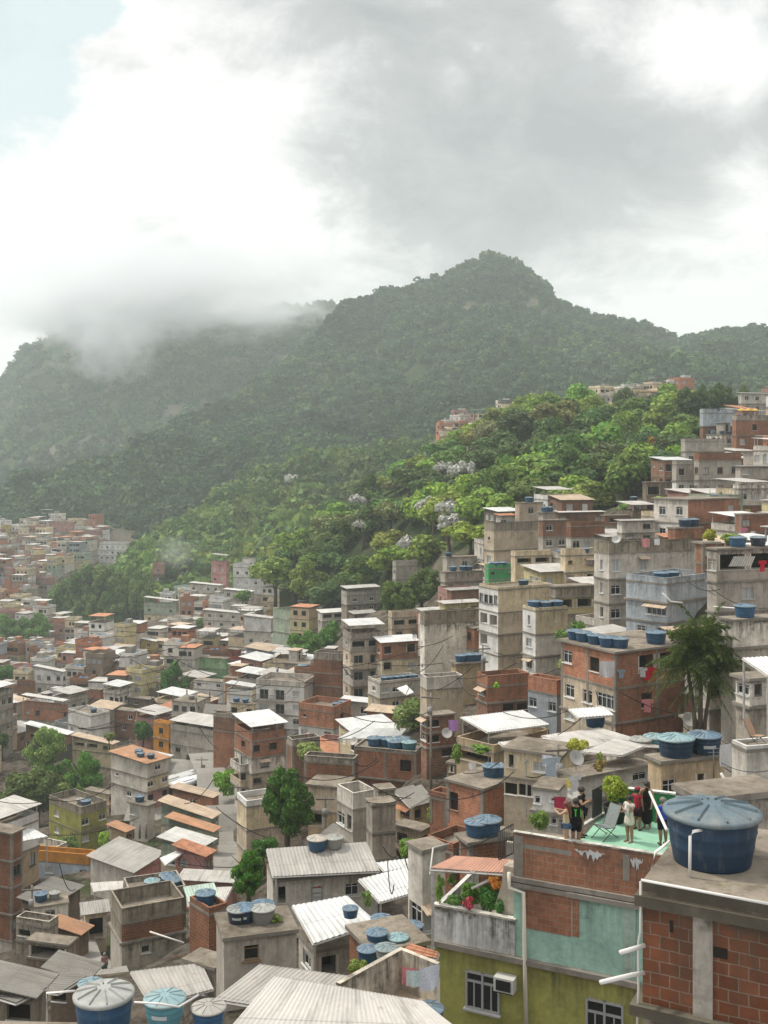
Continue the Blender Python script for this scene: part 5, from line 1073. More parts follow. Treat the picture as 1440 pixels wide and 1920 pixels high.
# right foreground brick house with the big tank
brickr = house('the near brick house', 1205, 1922, 1990, 1806, 2444, 14.15, 62, 'mould:.04;brick_near:1.62;mould:2.7', 'deck0', '', '', 'nearest brick house with mouldy slab edge at the lower right corner', wrlen=3.2, ground=False)
for ch in brickr['root'].children:
    if ch.name.startswith(('roof', 'floor_slab')): ch.data.materials[0] = MAT['plaster_old']; ch.color = (.13, .115, .085, 1)
for ch in list(brickr['root'].children):
    if ch.name.startswith('pillar'): bpy.data.objects.remove(ch)
c1, u1, v1 = lface(brickr)
def on_wall2(px, out=0):
    a = (px - CX) / F; s = (a * c1.y - c1.x) / (v1.x - a * v1.y); return c1 + v1 * s - u1 * out
iv = Matrix.Rotation(-brickr['th'], 3, 'Z')
for (a, b) in ((1300, 1337),):
    A, B = on_wall2(a), on_wall2(b); q = (A + B) / 2; zt, zb = brickr['loc'].z + brickr['H'] - .215, brickr['loc'].z + brickr['H'] - 2.3
    m = MB(); m.box((0, 0, 0), ((A - B).length, .08, zt - zb)); m.build('concrete_column', 'plaster_old', brickr['root'], (.40, .36, .31), iv @ (Vector((q.x, q.y, (zt + zb) / 2)) - brickr['loc']), R(-90))
# missing and broken blocks: thin near-black plates, hole shade painted on the wall face
for (px, py, w, hh) in ((1259, 1737, .05, .17), (1351, 1787, .2, .15)):
    A = on_wall2(px, .004); m = MB(); m.box((0, 0, 0), (w, .012, hh)); m.build('block_hole_shade', 'opening_shade_paint', brickr['root'], None, iv @ (Vector((A.x, A.y, -(py - HZ) / F * A.y)) - brickr['loc']), R(-90))
ZR2 = brickr['loc'].z + brickr['zr']
def tubepx(label, pts, r, col=(.66, .64, .6), cat='pipe', name='white_pipe', mat='frame'): return line_tube(name, label, cat, [P(*p) for p in pts], r, col, mat, 8)
A, B = on_wall2(1204, .05), on_wall2(1470, .05)
line_tube('white_pipe', 'white water pipe running along the slab edge of the near brick house', 'pipe', [Vector((A.x, A.y, ZR2 + .02)), Vector((B.x, B.y, ZR2 + .015))], .022, (.66, .64, .6), 'frame', 8)
A = on_wall2(1203, .06)
line_tube('white_pipe', 'thin pipe dropping down the left corner of the near brick house', 'pipe', [Vector((A.x, A.y, ZR2)), Vector((A.x, A.y, ZR2 - .75)), Vector((A.x - .03, A.y, ZR2 - .9)), Vector((A.x - .03, A.y, ZR2 - 1.6)), Vector((A.x - .07, A.y, ZR2 - 2.6))], .018, (.5, .48, .43), 'frame', 8)
tubepx('upper of two white spouts sticking out of the near brick wall', [(1163, 1786, 16.2), (1208, 1773, 16.45)], .035); tubepx('lower white spout sticking out of the near brick wall', [(1126, 1842, 16.0), (1185, 1828, 16.3), (1208, 1824, 16.5)], .035)
tubepx('bent white pipe climbing to the rim of the biggest tank', [(1293, 1655, 16.6), (1294, 1568, 16.6), (1300, 1559, 16.6), (1322, 1555, 16.75)], .024)
tubepx('white pole leaning across the green wall behind the biggest tank', [(1218, 1485, 24), (1250, 1556, 20)], .03); tubepx('grey pipe elbow standing above the roofs by the green wall', [(1352, 1450, 30), (1370, 1482, 30), (1362, 1510, 30)], .04)
tubepx('white pipe curving from the terrace corner to the near slab', [(1222, 1630, 19), (1229, 1598, 19), (1262, 1572, 19)], .025)
tank(P(1335, 1613, 17.3).xy.to_3d() + Vector((0, 0, ZR2)), 'x', 1.43, 'n', (.11, .155, .18), desc='@'); TANKS[-1][1:3] = ['@the near brick house slab', 'biggest navy blue water tank, seen closest, standing on']
house('the flat roof behind the big tank', 1300, 1318, 1470, 1508, 1560, 27, 18, 'concrete', 'flat', '', '.', 'low flat brownish roof partly hidden by the biggest tank', ground=False)
# bottom edge
fr = house('the ledge at bottom left', -80, 420, 470, 2008, 2100, 25.6, 88, 'mould', 'flat', '', '', 'dark stained roof ledge along the bottom left edge', wrlen=1.6, ground=False)
ZL = fr['loc'].z + fr['zr']
def tank_at(px, pyrim, Dpx, D, k, lid, sh, desc, mark=False, tall=1.0):
    Y = F * D / Dpx; p = P(px, pyrim, Y); p.z -= .52 * D * tall; tank(p, sh, D, k, lid, desc=desc, mark=mark, tall=tall); return p
tank_at(195, 1862, 114, 1.5, 'b', (.36, .36, .34), '@bottom left corner', 'large blue tank with dusty grey lid at', tall=1.25)
tank_at(309, 1872, 78, 1.0, 't', (.24, .35, .37), '@the grey-lidded tanks', 'teal tank with broken pale lid between', mark=True)
tank_at(391, 1888, 66, .85, 'b', (.38, .36, .32), '@the corrugated roof edge', 'small blue tank with beige lid beside')
tank_at(803, 1889, 62, 1.0, 'b', TCOL['b'][1], '@the olive house base', 'blue ribbed-lid tank on the bottom edge beside', mark=True)
tank_at(170, 1842, 50, 1.0, 't', (.2, .31, .35), '@the large grey-lidded tank', 'pale teal tank lid peeping from behind')
canopy('broad pale corrugated roof across the bottom centre', [(516, 1828), (793, 1876), (880, 1945), (415, 1945)], 31, 'lgrey', (0, .26), 1.5, .10, ())
canopy('brownish corrugated roof tucked behind the broad bottom roof', [(487, 1807), (656, 1829), (575, 1900), (402, 1872)], 34.5, 'grey', (.02, .22), 1.5, .15, ())
canopy('white sheet roof on posts left of the tank cluster', [(548, 1697), (651, 1679), (708, 1729), (588, 1769)], 52, 'white', (.03, .12), 3.4, .25, (2, 3), along=0)
canopy('white sheet roof on posts above the tank cluster', [(672, 1648), (776, 1622), (792, 1668), (712, 1691)], 56, 'white', (.03, .12), 3.2, .25, (2, 3))
canopy('small white sheet roof tucked behind the other white roof', [(705, 1617), (786, 1607), (788, 1621), (722, 1634)], 60, 'white', (0, .12), 2.5, .25, ())
canopy('big grey corrugated roof with two tanks at its back edge', [(500, 1591), (687, 1578), (712, 1633), (512, 1643)], 63, 'grey', (.0, .18), 1.0, .2, (2, 3))
sh = '@the corrugated roof back edge'
tank(plane_pts([(500, 1591), (595, 1592)], 63, (0, .18))[1], sh, 1.15, 'b', (.45, .40, .34), desc='blue tank with tan lid on'); tank(plane_pts([(500, 1591), (627, 1588)], 63, (0, .18))[1], sh, 1.05, 'g', desc='grey drum tank on')
canopy('pale corrugated lean-to roof behind the large grey-lidded tank', [(245, 1821), (378, 1805), (400, 1854), (285, 1885)], 50, 'grey', (0, .2), 1.5, .2, ())
canopy('light blue tarpaulin over the shacks at the left bottom edge', [(-20, 1838), (40, 1821), (66, 1828), (10, 1850)], 46, 'greensheet', (0, .2), 1.5, None, (), cat='tarpaulin'); 
canopy('rusty dark shack roof at the bottom left', [(20, 1855), (95, 1824), (165, 1828), (110, 1862)], 44, 'dark', (0, .2), 2, None, ())
canopy('brown shack roof touching the left edge', [(-30, 1862), (50, 1838), (90, 1850), (30, 1880)], 40, 'dark', (0, .15), 2.5, None, ())
canopy('big white sheet roof over the tan terrace', [(863, 1344), (980, 1331), (1031, 1358), (914, 1373)], 88.5, 'white', (.02, .12), 3.0, .25, (0, 2, 3))
canopy('light grey sheet roof above the cream alley house', [(934, 1391), (1056, 1380), (1110, 1410), (985, 1425)], 70, 'lgrey', (0, .1), 2.5, .2, (3,))
canopy('long light grey sheet roof below the five-tank brick house', [(1015, 1379), (1122, 1364), (1198, 1386), (1090, 1402)], 74, 'lgrey', (0, .1), 2.0, .2, (0, 3))
canopy('small white corrugated awning in front of the five-tank brick house', [(1066, 1329), (1132, 1325), (1151, 1340), (1085, 1346)], 77, 'white', (0, .1), 2.4, .25, (2, 3)); tank(P(1116, 1362, 77), '@the small white awning', 1.5, 'b', desc='blue tank in the shade of')
canopy('light grey sloping roof of the white planter house', [(1092, 1409), (1152, 1384), (1208, 1399), (1166, 1416)], 64, 'lgrey', (0, .14), 1.0, .2, ())
canopy('white corrugated canopy at the right edge beyond the palm', [(1392, 1233), (1448, 1230), (1490, 1250), (1440, 1266)], 58, 'white', (0, .1), 2.4, .25, (0, 3))
canopy('white sheet roof left of the red brick slab house', [(632, 1385), (668, 1364), (762, 1366), (748, 1384)], 112, 'white', (0, .12), 2.5, .25, (0, 3))
canopy('brown rotten sheet roof of the shack by the alley', [(743, 1487), (790, 1470), (808, 1492), (770, 1514)], 84, 'dark', (0, .16), 2.0, .2, (3,))
canopy('white awning at the end of the long cream house', [(744, 1290), (762, 1284), (776, 1298), (762, 1303)], 147, 'white', (.2, .2), 2, None, ())
canopy('brown fabric awning in the awning house veranda', [(1376, 1043), (1416, 1043), (1408, 1062), (1366, 1062)], 83, 'dark', (0, .9), .5, None, (), cat='awning', beam=False, name='fabric_awning')
canopy('bright white sheet roof below the olive round house', [(36, 1556), (62, 1553), (90, 1568), (40, 1577)], 120, 'white', (0, .12), 2.5, .25, (2, 3))
canopy('grey sheet roof over the alley market', [(98, 1733), (118, 1725), (128, 1728), (110, 1742)], 88, 'lgrey', (0, .1), 2.4, None, (0, 2, 3))
canopy('white sheet roof beside the long row house', [(300, 1608), (338, 1592), (344, 1598), (310, 1622)], 104, 'white', (0, .1), 2.0, None, ())
canopy('grey flat sheet roof left of the brick wedge', [(170, 1655), (245, 1650), (252, 1664), (176, 1672)], 100, 'lgrey', (0, .1), 3, .2, (2, 3))
canopy('pale patched roof right of the brick wedge', [(348, 1665), (436, 1662), (420, 1694), (352, 1700)], 82, 'lgrey', (0, .14), 2.0, .2, ())
sh = '@the white sheet roofs'
for px, py, Y, k, l in ((715, 1722, 46, 'b', None), (707, 1748, 43, 'b', None), (746, 1757, 43, 't', None), (690, 1778, 41, 'b', None), (725, 1776, 40, 'g', (.2, .26, .27)), (773, 1737, 46, 'b', None), (781, 1668, 52, 'b', None), (657, 1700, 50, 'b', None)):
    p = P(px, py, Y); p.z -= .45; tank(p, sh, 42 * Y / F if py > 1710 else 31 * Y / F, k, l, desc={'b': 'blue ribbed-lid tank in the cluster by', 't': 'teal-lidded tank in the cluster by', 'g': 'grey tank in the cluster by'}[k])
house('the tank platform', 655, 700, 800, 1790, 1830, 42, 24, 'brickd', 'flat', '', 'o..', 'low brick platform carrying the cluster of blue ribbed tanks')
house('the shaded porch house', 560, 592, 690, 1785, 1860, 50, 24, 'grey', 'flat', 'w', 'O.', 'shaded porch below the white sheet roof on posts')
house('the wall house by the white roofs', 786, 792, 822, 1600, 1790, 48, 30, 'lgrey', 'flat', 'w', 'w', 'narrow white house side squeezed between white roof and olive house')
# courtyard with beige floor
zc = -15.74; A, B, C_ = on_floor(634, 1843, zc), on_floor(752, 1778, zc), on_floor(822, 1806, zc)
cy = thing('courtyard', 'walled beige roof courtyard with washing right of the corrugated roof', 'terrace', Vector((B.x, B.y, zc - 1.3)))
LABELS[-1][2:] = [740, 1830]
def wbox(o, name, a, b, z0, z1, t, mat, col): m = MB(); a = a - o.location; b = b - o.location; m.box(((a.x + b.x) / 2, (a.y + b.y) / 2, (z0 + z1) / 2 - o.location.z), ((a - b).length, t, z1 - z0), math.atan2(b.y - a.y, b.x - a.x)); return m.build(name, mat, o, col)
wbox(cy, 'side_wall', A, B + (B - A).normalized() * .07, zc - 2.2, zc, .16, 'plaster_old', (.62, .55, .45)); wbox(cy, 'back_wall', B + (C_ - B).normalized() * .09, C_, zc - 2.2, zc, .16, 'plaster_old', (.64, .57, .46))
m = MB(); D_ = C_ + (A - B); m.face([(p.x - cy.location.x, p.y - cy.location.y, .04) for p in (A, D_, C_, B)]); m.build('floor', 'plaster', cy, (.58, .47, .34))
canopy('orange clay strip roof along the courtyard back wall', [(752, 1783), (770, 1768), (822, 1784), (818, 1797)], 36.5, 'clay', (0, .1), 1.0, .22, ())

# ------------------------------------------------------------------ washing, plants, dishes
CL = {}
def garment(label, px, py, Y, kind, col, hpx=14):
    if kind not in CL:
        m = MB(); r = random.Random(len(CL)); n = 6
        if kind == 'shirt': out = [(-.5, 0), (-.18, .05), (.18, .05), (.5, 0), (.44, -.32), (.27, -.25), (.28, -1), (-.28, -1), (-.27, -.25), (-.44, -.32)]
        elif kind == 'sheet': out = None
        else: out = [(-.22, 0), (.22, 0), (.27, -1), (.06, -1), (0, -.35), (-.06, -1), (-.27, -1)]
        def wv(x, z): return .07 * math.sin(x * 9 + z * 2) * (-z + .15)
        if out:
            bm_v = [(x, wv(x, z), z) for x, z in out]; m.face(bm_v); m.face([(x, y + .015, z) for x, y, z in bm_v[::-1]])
        else:
            for i in range(8):
                for j in range(4):
                    q = [(-.45 + .9 * (i + a) / 8, -(j + b) / 4) for a, b in ((0, 1), (1, 1), (1, 0), (0, 0))]; m.face([(x, wv(x, z) * 1.4, z) for x, z in q]); m.face([(x, wv(x, z) * 1.4 + .012, z) for x, z in q[::-1]])
        CL[kind] = m.mesh('hanging_' + kind, ['cloth'])
    o = inst('hanging_' + {'shirt': 'shirt', 'sheet': 'sheet', 'trousers': 'trousers'}[kind], CL[kind], None, col, P(px, py, Y)); s = hpx / F * Y; o.scale = (s, s, s); o.rotation_euler = (0, 0, rnd.uniform(-.5, .5))
    tag(o, label, 'laundry', 'washing hung out to dry')
for a in (('white sheet hanging on the five-tank brick house balcony', 1138, 1240, 81.8, 'sheet', (.6, .58, .58), 30), ('grey shirt on the brick balcony beside the white sheet', 1165, 1256, 81.9, 'shirt', (.25, .3, .36), 16), ('orange towel on the five-tank brick house balcony', 1178, 1254, 82.8, 'sheet', (.5, .16, .08), 14),
          ('blue door curtain on the five-tank brick house balcony', 1186, 1248, 83.8, 'sheet', (.06, .2, .42), 26), ('left red shirt on the five-tank brick house balcony', 1214, 1252, 83.3, 'shirt', (.5, .02, .03), 24), ('right red shirt on the five-tank brick house balcony', 1224, 1253, 83.5, 'shirt', (.45, .02, .03), 22), ('white vest on the five-tank brick house balcony', 1205, 1252, 83.1, 'shirt', (.6, .6, .6), 18),
          ('pink top hanging in the lower window of the five-tank brick house', 1214, 1312, 83.2, 'shirt', (.65, .25, .28), 24), ('purple cloth hanging on the alley brick house', 850, 1350, 79, 'sheet', (.42, .22, .5), 20), ('pale blue shirt drying beside the white planter house', 1034, 1422, 61, 'shirt', (.5, .58, .68), 40), ('white towel drying left of the pale blue shirt', 1026, 1416, 61.5, 'sheet', (.62, .62, .62), 22),
          ('white shirt drying on the white planter house side', 1078, 1455, 58, 'shirt', (.66, .66, .66), 30), ('yellow cloth drying on the white planter house side', 1068, 1458, 58.5, 'sheet', (.55, .45, .15), 20), ('white sheet hanging by the palm tank house', 1366, 1395, 52, 'sheet', (.7, .7, .72), 42), ('white towel drying on the big grey house parapet', 1232, 1010, 104, 'sheet', (.75, .74, .74), 12),
          ('pink sheet drying on the big grey house parapet', 1211, 1010, 104, 'sheet', (.55, .25, .25), 16), ('red cloth hanging in the half-built deck', 1022, 1082, 138, 'sheet', (.5, .05, .04), 18), ('orange cloth hanging in the half-built deck', 1010, 1086, 138.5, 'sheet', (.5, .25, .15), 14), ('white cloth hanging in the half-built deck', 992, 1082, 138, 'sheet', (.6, .65, .6), 14),
          ('red and white flag cloth drying in the beige courtyard', 768, 1815, 34, 'sheet', (.62, .22, .25), 34), ('pale cloth drying by the courtyard wall', 775, 1820, 33.6, 'sheet', (.5, .6, .6), 30), ('white sheet drying in the right courtyard corner', 806, 1812, 33.4, 'sheet', (.6, .62, .68), 44), ('red cloth on the corrugated house porch', 598, 1642, 61, 'sheet', (.42, .05, .06), 22),
          ('red shirts drying at the awning house window', 1430, 1052, 83, 'shirt', (.5, .02, .04), 20), ('yellow-green cloth on the right edge laundry house', 1402, 955, 149, 'sheet', (.5, .5, .25), 12), ('pink cloth among the roof garden flowers', 1395, 990, 122, 'shirt', (.6, .2, .3), 14), ('white cloth drying above the roof garden', 1412, 996, 122, 'sheet', (.65, .65, .66), 12),
          ('white cloth on the alley railing', 885, 1430, 77, 'sheet', (.66, .66, .66), 16), ('second white cloth further down the alley railing', 896, 1442, 76.5, 'sheet', (.66, .66, .66), 14), ('red cloth beside the terrace people', 1050, 1494, 52, 'sheet', (.4, .04, .08), 24), ('white towels drying on the tall cream tower', 1064, 1238, 110, 'sheet', (.6, .6, .58), 12)):
    garment(*a)
YG = (.16, .22, .03); DG = (.05, .10, .02); BG = (.09, .17, .025)
def bush(label, pxl, pxr, pyt, pyb, Y, cr='plant', col=BG, cat='plant', **k): return tree_px(label, pxl, pxr, pyt, pyb, Y, cr, col, cat=cat, trunk=False, cz=.5, wz=(pyb - pyt) / F * Y / 1.7, **k)
bush('leafy yellow-green pot plants on the planter house wall', 1062, 1105, 1386, 1412, 60.5, 'bush', (.26, .26, .04)); bush('small agave growing below the planter house window', 1118, 1132, 1408, 1440, 60, 'plant', (.2, .24, .05)); bush('reddish croton plant beside the planter house wall', 1112, 1138, 1424, 1450, 59.6, 'plant', (.2, .15, .05))
bush('big green pot plants filling the planted veranda', 895, 945, 1660, 1716, 38.6, 'bush', (.07, .17, .035)); bush('broad-leaved pot plant by the veranda barbecue', 925, 948, 1684, 1718, 38.0, 'plant', (.06, .15, .035)); bush('low green pots lining the veranda parapet', 836, 872, 1680, 1704, 38.9, 'bush', (.09, .17, .04)); bush('hanging fern under the clay veranda roof', 838, 858, 1636, 1660, 39.0, 'plant', (.12, .2, .04)); bush('tall shrub at the back of the planted veranda', 862, 905, 1655, 1705, 39.4, 'bush', (.10, .19, .03)); bush('pink bromeliad on the planted veranda rail', 868, 892, 1680, 1708, 38.2, 'plant', (.33, .05, .07)); bush('orange flowering pot hanging under the clay veranda roof', 914, 942, 1636, 1674, 38.4, 'plant', (.52, .24, .05)); bush('climbing vine on the left post of the clay veranda', 815, 834, 1636, 1700, 38.8, 'plant', (.14, .22, .04))
bush('weeds along the alley beside the terrace', 990, 1030, 1520, 1562, 46, 'bush', (.12, .18, .04)); bush('vines hanging over the brick step wall', 798, 832, 1512, 1552, 79, 'bush', (.16, .22, .04)); bush('leafy hedge in the plot below the brick step wall', 745, 790, 1572, 1625, 66, 'bush', (.14, .22, .04)); bush('shrub by the alley below the white roof terrace', 845, 868, 1395, 1440, 82, 'bush', (.14, .2, .04))
bush('yellow-flowering shrub in the roof garden', 1316, 1346, 992, 1022, 104, 'bush', (.24, .24, .03)); bush('green pots along the roof garden edge', 1348, 1402, 1000, 1022, 103, 'bush', (.17, .22, .04)); bush('ivy on the flank of the blank beige tower', 1009, 1019, 1002, 1044, 165, 'bush', (.06, .16, .02)); bush('weeds on the brown terrace house corner', 1224, 1262, 930, 950, 188, 'bush', (.20, .25, .05)); bush('bright shrub below the white-based hillside house', 1262, 1284, 924, 940, 182, 'bush', (.18, .27, .05))
bush('bright green weeds on the bank below the brick wedge house', 398, 448, 1442, 1500, 150, 'bush', (.13, .24, .03)); bush('strip of bright weeds on the street embankment', 182, 216, 1558, 1600, 140, 'bush', (.20, .30, .04)); bush('overgrown weeds in the roofless brick shell', 552, 606, 1392, 1430, 114, 'bush', (.17, .21, .06)); bush('grass tuft on the roof of the grey tank house', 507, 532, 1715, 1730, 45.5, 'plant', (.15, .2, .05)); bush('small green pots on the white-rimmed terrace', 880, 925, 1396, 1412, 80, 'plant', (.1, .18, .03)); bush('potted plants in the shade of the right white roof', 676, 700, 1668, 1705, 54, 'plant', (.14, .2, .06)); bush('bright plant on the broken brick wall house', 924, 938, 1278, 1292, 96, 'plant', (.2, .35, .04)); bush('ivy bank beside the olive round house', 100, 150, 1570, 1602, 148, 'bush', (.09, .13, .03)); bush('weeds beside the courtyard wall', 652, 690, 1800, 1830, 38, 'bush', (.14, .18, .04))
# ------------------------------------------------------------------ trees one can tell apart
tree_px('round dark green tree standing alone in the lower centre', 482, 592, 1442, 1596, 90, 'big', (.045, .10, .013), cz=.54, wz=3.9)
tree_px('dense green bush mass beside the corrugated roof house', 430, 502, 1590, 1692, 68, 'big2', (.055, .13, .015), cz=.5, wz=1.9)
tree_px('small leafy tree above the dense bush mass', 470, 520, 1568, 1630, 76, 'bush', (.05, .11, .02))
tree_px('tall narrow lone tree among the pale rooftops', 293, 358, 1243, 1345, 258, 'big2', (.05, .12, .018), cz=.58, wz=6.5)
tree_px('feathery bamboo-like tree at the left', 42, 132, 1372, 1470, 196, 'airy', (.13, .19, .045), cz=.5, wz=5.5)
tree_px('broad dark olive tree at the lower left edge', -5, 142, 1440, 1570, 182, 'big', (.075, .10, .022), cz=.6, wz=6)
tree_px('bright green tree beside the broad olive tree', 118, 198, 1408, 1540, 190, 'big2', (.075, .16, .02), cz=.58, wz=6)
tree_px('small bright tree between the feathery and broad trees', 80, 150, 1430, 1500, 193, 'big2', (.08, .16, .025), cz=.55, wz=4)
tree_px('small tree left of the orange house', 248, 288, 1350, 1408, 208, 'bush', (.05, .11, .02))
tree_px('tiny yellowish tree on the cream veranda house', 194, 216, 1372, 1400, 196, 'bush', (.16, .18, .05))
tree_px('broad leafy tree in the centre of the town, left half', 532, 610, 1182, 1262, 232, 'big2', (.075, .15, .025), cz=.6, wz=4.2)
tree_px('broad leafy tree in the centre of the town, right half', 590, 662, 1165, 1250, 236, 'big2', (.065, .14, .022), cz=.6, wz=4.6)
tree_px('big leafy tree at the forest edge behind the blank wall', 706, 785, 1085, 1190, 205, 'big', (.085, .125, .025), cz=.6, wz=4.8)
tree_px('taller olive tree joined to the big forest-edge tree', 752, 832, 1062, 1165, 208, 'big', (.075, .11, .025), cz=.6, wz=5)
tree_px('leafy tree at the left edge, nearest the brick cube', -30, 40, 1150, 1235, 400, 'big2', (.08, .15, .03), cz=.58, wz=8)
tree_px('bright tree between the left edge and dark clump', 30, 98, 1150, 1232, 405, 'big2', (.085, .16, .03), cz=.58, wz=8)
tree_px('round tree low on the left edge', -20, 36, 1246, 1292, 300, 'bush', (.05, .11, .02)); tree_px('dark tree at left edge beside the white canopy house', -10, 18, 1375, 1420, 208, 'bush', (.06, .10, .02))
for i, a in enumerate(((85, 160, 1075, 1180), (120, 200, 1050, 1165), (165, 245, 1045, 1160), (215, 292, 1060, 1150), (130, 190, 1110, 1205), (185, 250, 1105, 1190), (235, 290, 1090, 1170))):
    tree_px(['dark tree on the left flank of the valley clump', 'tall dark tree in the valley clump', 'tallest crown of the dark valley clump', 'right-hand crown of the dark valley clump', 'front crown of the dark valley clump', 'middle front crown of the dark valley clump', 'right front crown of the dark valley clump'][i], *a, 455 - i * 3, 'big2' if i % 2 else 'big', [(.09, .145, .035), (.075, .12, .03), (.105, .155, .036), (.08, .125, .03)][i % 4], cz=.55, wz=11)
for i, a in enumerate(((292, 345, 1052, 1128), (325, 372, 1045, 1125), (350, 392, 1062, 1120))):
    tree_px(['left', 'middle', 'right'][i] + ' one of the three dark trees under the smoke', *a, 475, 'big2', (.045, .075, .025), cz=.55, wz=9)
tree_px('light green tree behind the white apartment block', 245, 310, 1010, 1075, 520, 'big2', (.09, .15, .03), cz=.55, wz=9)
tree_px('small tree in front of the white slab block', 436, 474, 1106, 1142, 350, 'bush', (.09, .15, .03)); tree_px('pale bush right of the dark clump', 362, 400, 1158, 1190, 345, 'bush', (.09, .13, .04))
for i, a in enumerate(((1262, 1320, 728, 800), (1300, 1345, 724, 795), (1325, 1382, 722, 790), (1372, 1412, 735, 780))):
    tree_px(['leftmost dark tree', 'second dark tree', 'roundest dark tree', 'smallest dark tree'][i] + ' on the hilltop by the upper right houses', *a, 275, 'big2', [(.05, .08, .025), (.06, .10, .025), (.055, .085, .025), (.07, .10, .03)][i], cz=.58, wz=5)
tree_px('solitary tree on the crest beside the far hamlet', 1186, 1230, 712, 770, 470, 'big2', (.07, .09, .04), cz=.6, wz=6)
tree_px('orange-blossomed tree near the upper right houses', 1208, 1240, 822, 860, 250, 'e', (.20, .12, .02)); 
# palm clump
def palm(label, p, h, spread, n, col):
    o = thing('palm_tree', label, 'palm tree', p); m = MB(); r = random.Random(4)
    heads = [(.1, 0, h * .72), (-.75, .2, h * .60), (.8, -.1, h * .56), (.25, .3, h * .80), (-.3, -.3, h * .68)]
    for i, (x, y, z) in enumerate(heads[:3]):
        t = MB(); t.tube([(x * .3, y * .3, -1.5), (x * .4, y * .4, z * .4), (x, y, z + .2)], .21 - .03 * i, 8, r2=.11); t.build('trunk', 'bark', o)
    for k in range(n):
        hx, hy, hz = heads[k % 5]; a = k * 2.399 + r.uniform(-.2, .2); el = r.uniform(-.5, 1.35); Lf = spread * r.uniform(.7, 1.1); d = Vector((math.cos(a), math.sin(a), 0)); pts = []
        for s in range(11):
            q = s / 10; rr = Lf * q * math.cos(el * .8) * .82; zz_ = Lf * (math.sin(el) * q * .95 - .5 * q ** 2.6 * (.5 + .5 * math.cos(el)))
            pts.append(Vector((hx, hy, hz)) + d * rr + Vector((0, 0, zz_)))
        m.tube(pts, .026, 4, r2=.006, cap=False)
        side = d.cross(Vector((0, 0, 1)))
        for s in range(1, 40):
            q = s / 40; i = int(q * 10); f_ = q * 10 - i; b = pts[i].lerp(pts[i + 1], f_); tg = (pts[i + 1] - pts[i]).normalized(); ll = (.75 * math.sin(math.pi * min(1, q * .8 + .2)) + .12) * spread * .2
            for sg in (-1, 1):
                tip = b + (side * sg * .7 + tg * .55 + Vector((0, 0, r.uniform(-.8, .35)))) * ll; w = tg * .034 + Vector((0, 0, .014)); mid = b.lerp(tip, .5) + Vector((0, 0, .07 * ll))
                m.face([b - w, mid - w * 1.2, tip, mid + w * 1.2])
    c = m.build('crown', 'leaf', o, col); return o
palm('feathery dark palm rising beside the five-tank brick house', P(1312, 1415, 70), 9.4, 3.6, 120, (.085, .12, .025))
# dishes and aerials
dm = MB(); dm.lathe([(0, 0), (.15, .012), (.3, .05), (.42, .105), (.43, .105), (.3, .04), (.0, -.01)], 20)
DISH = dm.mesh('dish', ['frame']); am = MB(); am.tube([(0, 0, -.6), (0, 0, 0), (0, .1, .1)], .025, 6); am.tube([(0, .0, 0), (.0, 0, .42)], .012, 5); DARM = am.mesh('mount', ['metal'])
def dish(label, px, py, Y, k=1.0):
    o = thing('satellite_dish', label, 'satellite dish', P(px, py, Y)); a = inst('dish', DISH, o, (.34, .33, .31)); a.rotation_euler = (R(55), 0, R(rnd.uniform(-50, 50))); inst('mount', DARM, o, (.3, .3, .3)); o.scale = (k,) * 3
dish('grey satellite dish at the foot of the palm trunk', 1292, 1350, 74, 1.2); dish('satellite dish on the white planter house wall', 1080, 1422, 59); dish('satellite dish high on the brick-topped apartment', 778, 1195, 160); dish('satellite dish on the long white roof by the red slab house', 664, 1390, 108); dish('satellite dish above the pink-sided house wall', 256, 1650, 108); dish('satellite dish on the alley brick house', 838, 1375, 88); dish('satellite dish on the big grey house roof', 1156, 1012, 103)
m_ = [('thin aerial pole on the white planter house', 1152, 1440, 1500, 58), ('aerial pole on the blank white wall', 866, 1120, 1150, 140), ('aerial mast on the grey tank-topped house', 846, 1000, 1046, 200), ('aerial pole above the tan tank house', 1338, 1400, 1460, 54), ('thin pole by the stubby beige box', 808, 1255, 1300, 110), ('aerial on the long cream house', 772, 1250, 1284, 146), ('aerial pole on the brick wedge house', 520, 1360, 1392, 128), ('aerial mast on the blue-grey hilltop house', 1330, 740, 775, 226), ('pole on the orange brick tower', 1426, 750, 788, 210), ('aerial over the pink tower', 412, 1010, 1036, 398), ('mast on the green stepped house', 560, 1118, 1145, 262)]
for lb, px, a, b, Y in m_:
    o = line_tube('aerial_pole', lb, 'aerial', [P(px, b, Y), P(px, a, Y)], .03, (.15, .15, .15)); q = MB(); hgt = (b - a) / F * Y
    for k in range(3): q.tube([(-.35 + .06 * k, 0, hgt - .1 - k * .18), (.35 - .06 * k, 0, hgt - .1 - k * .18)], .012, 4)
    q.build('crossbar', 'metal', o, (.2, .2, .2))
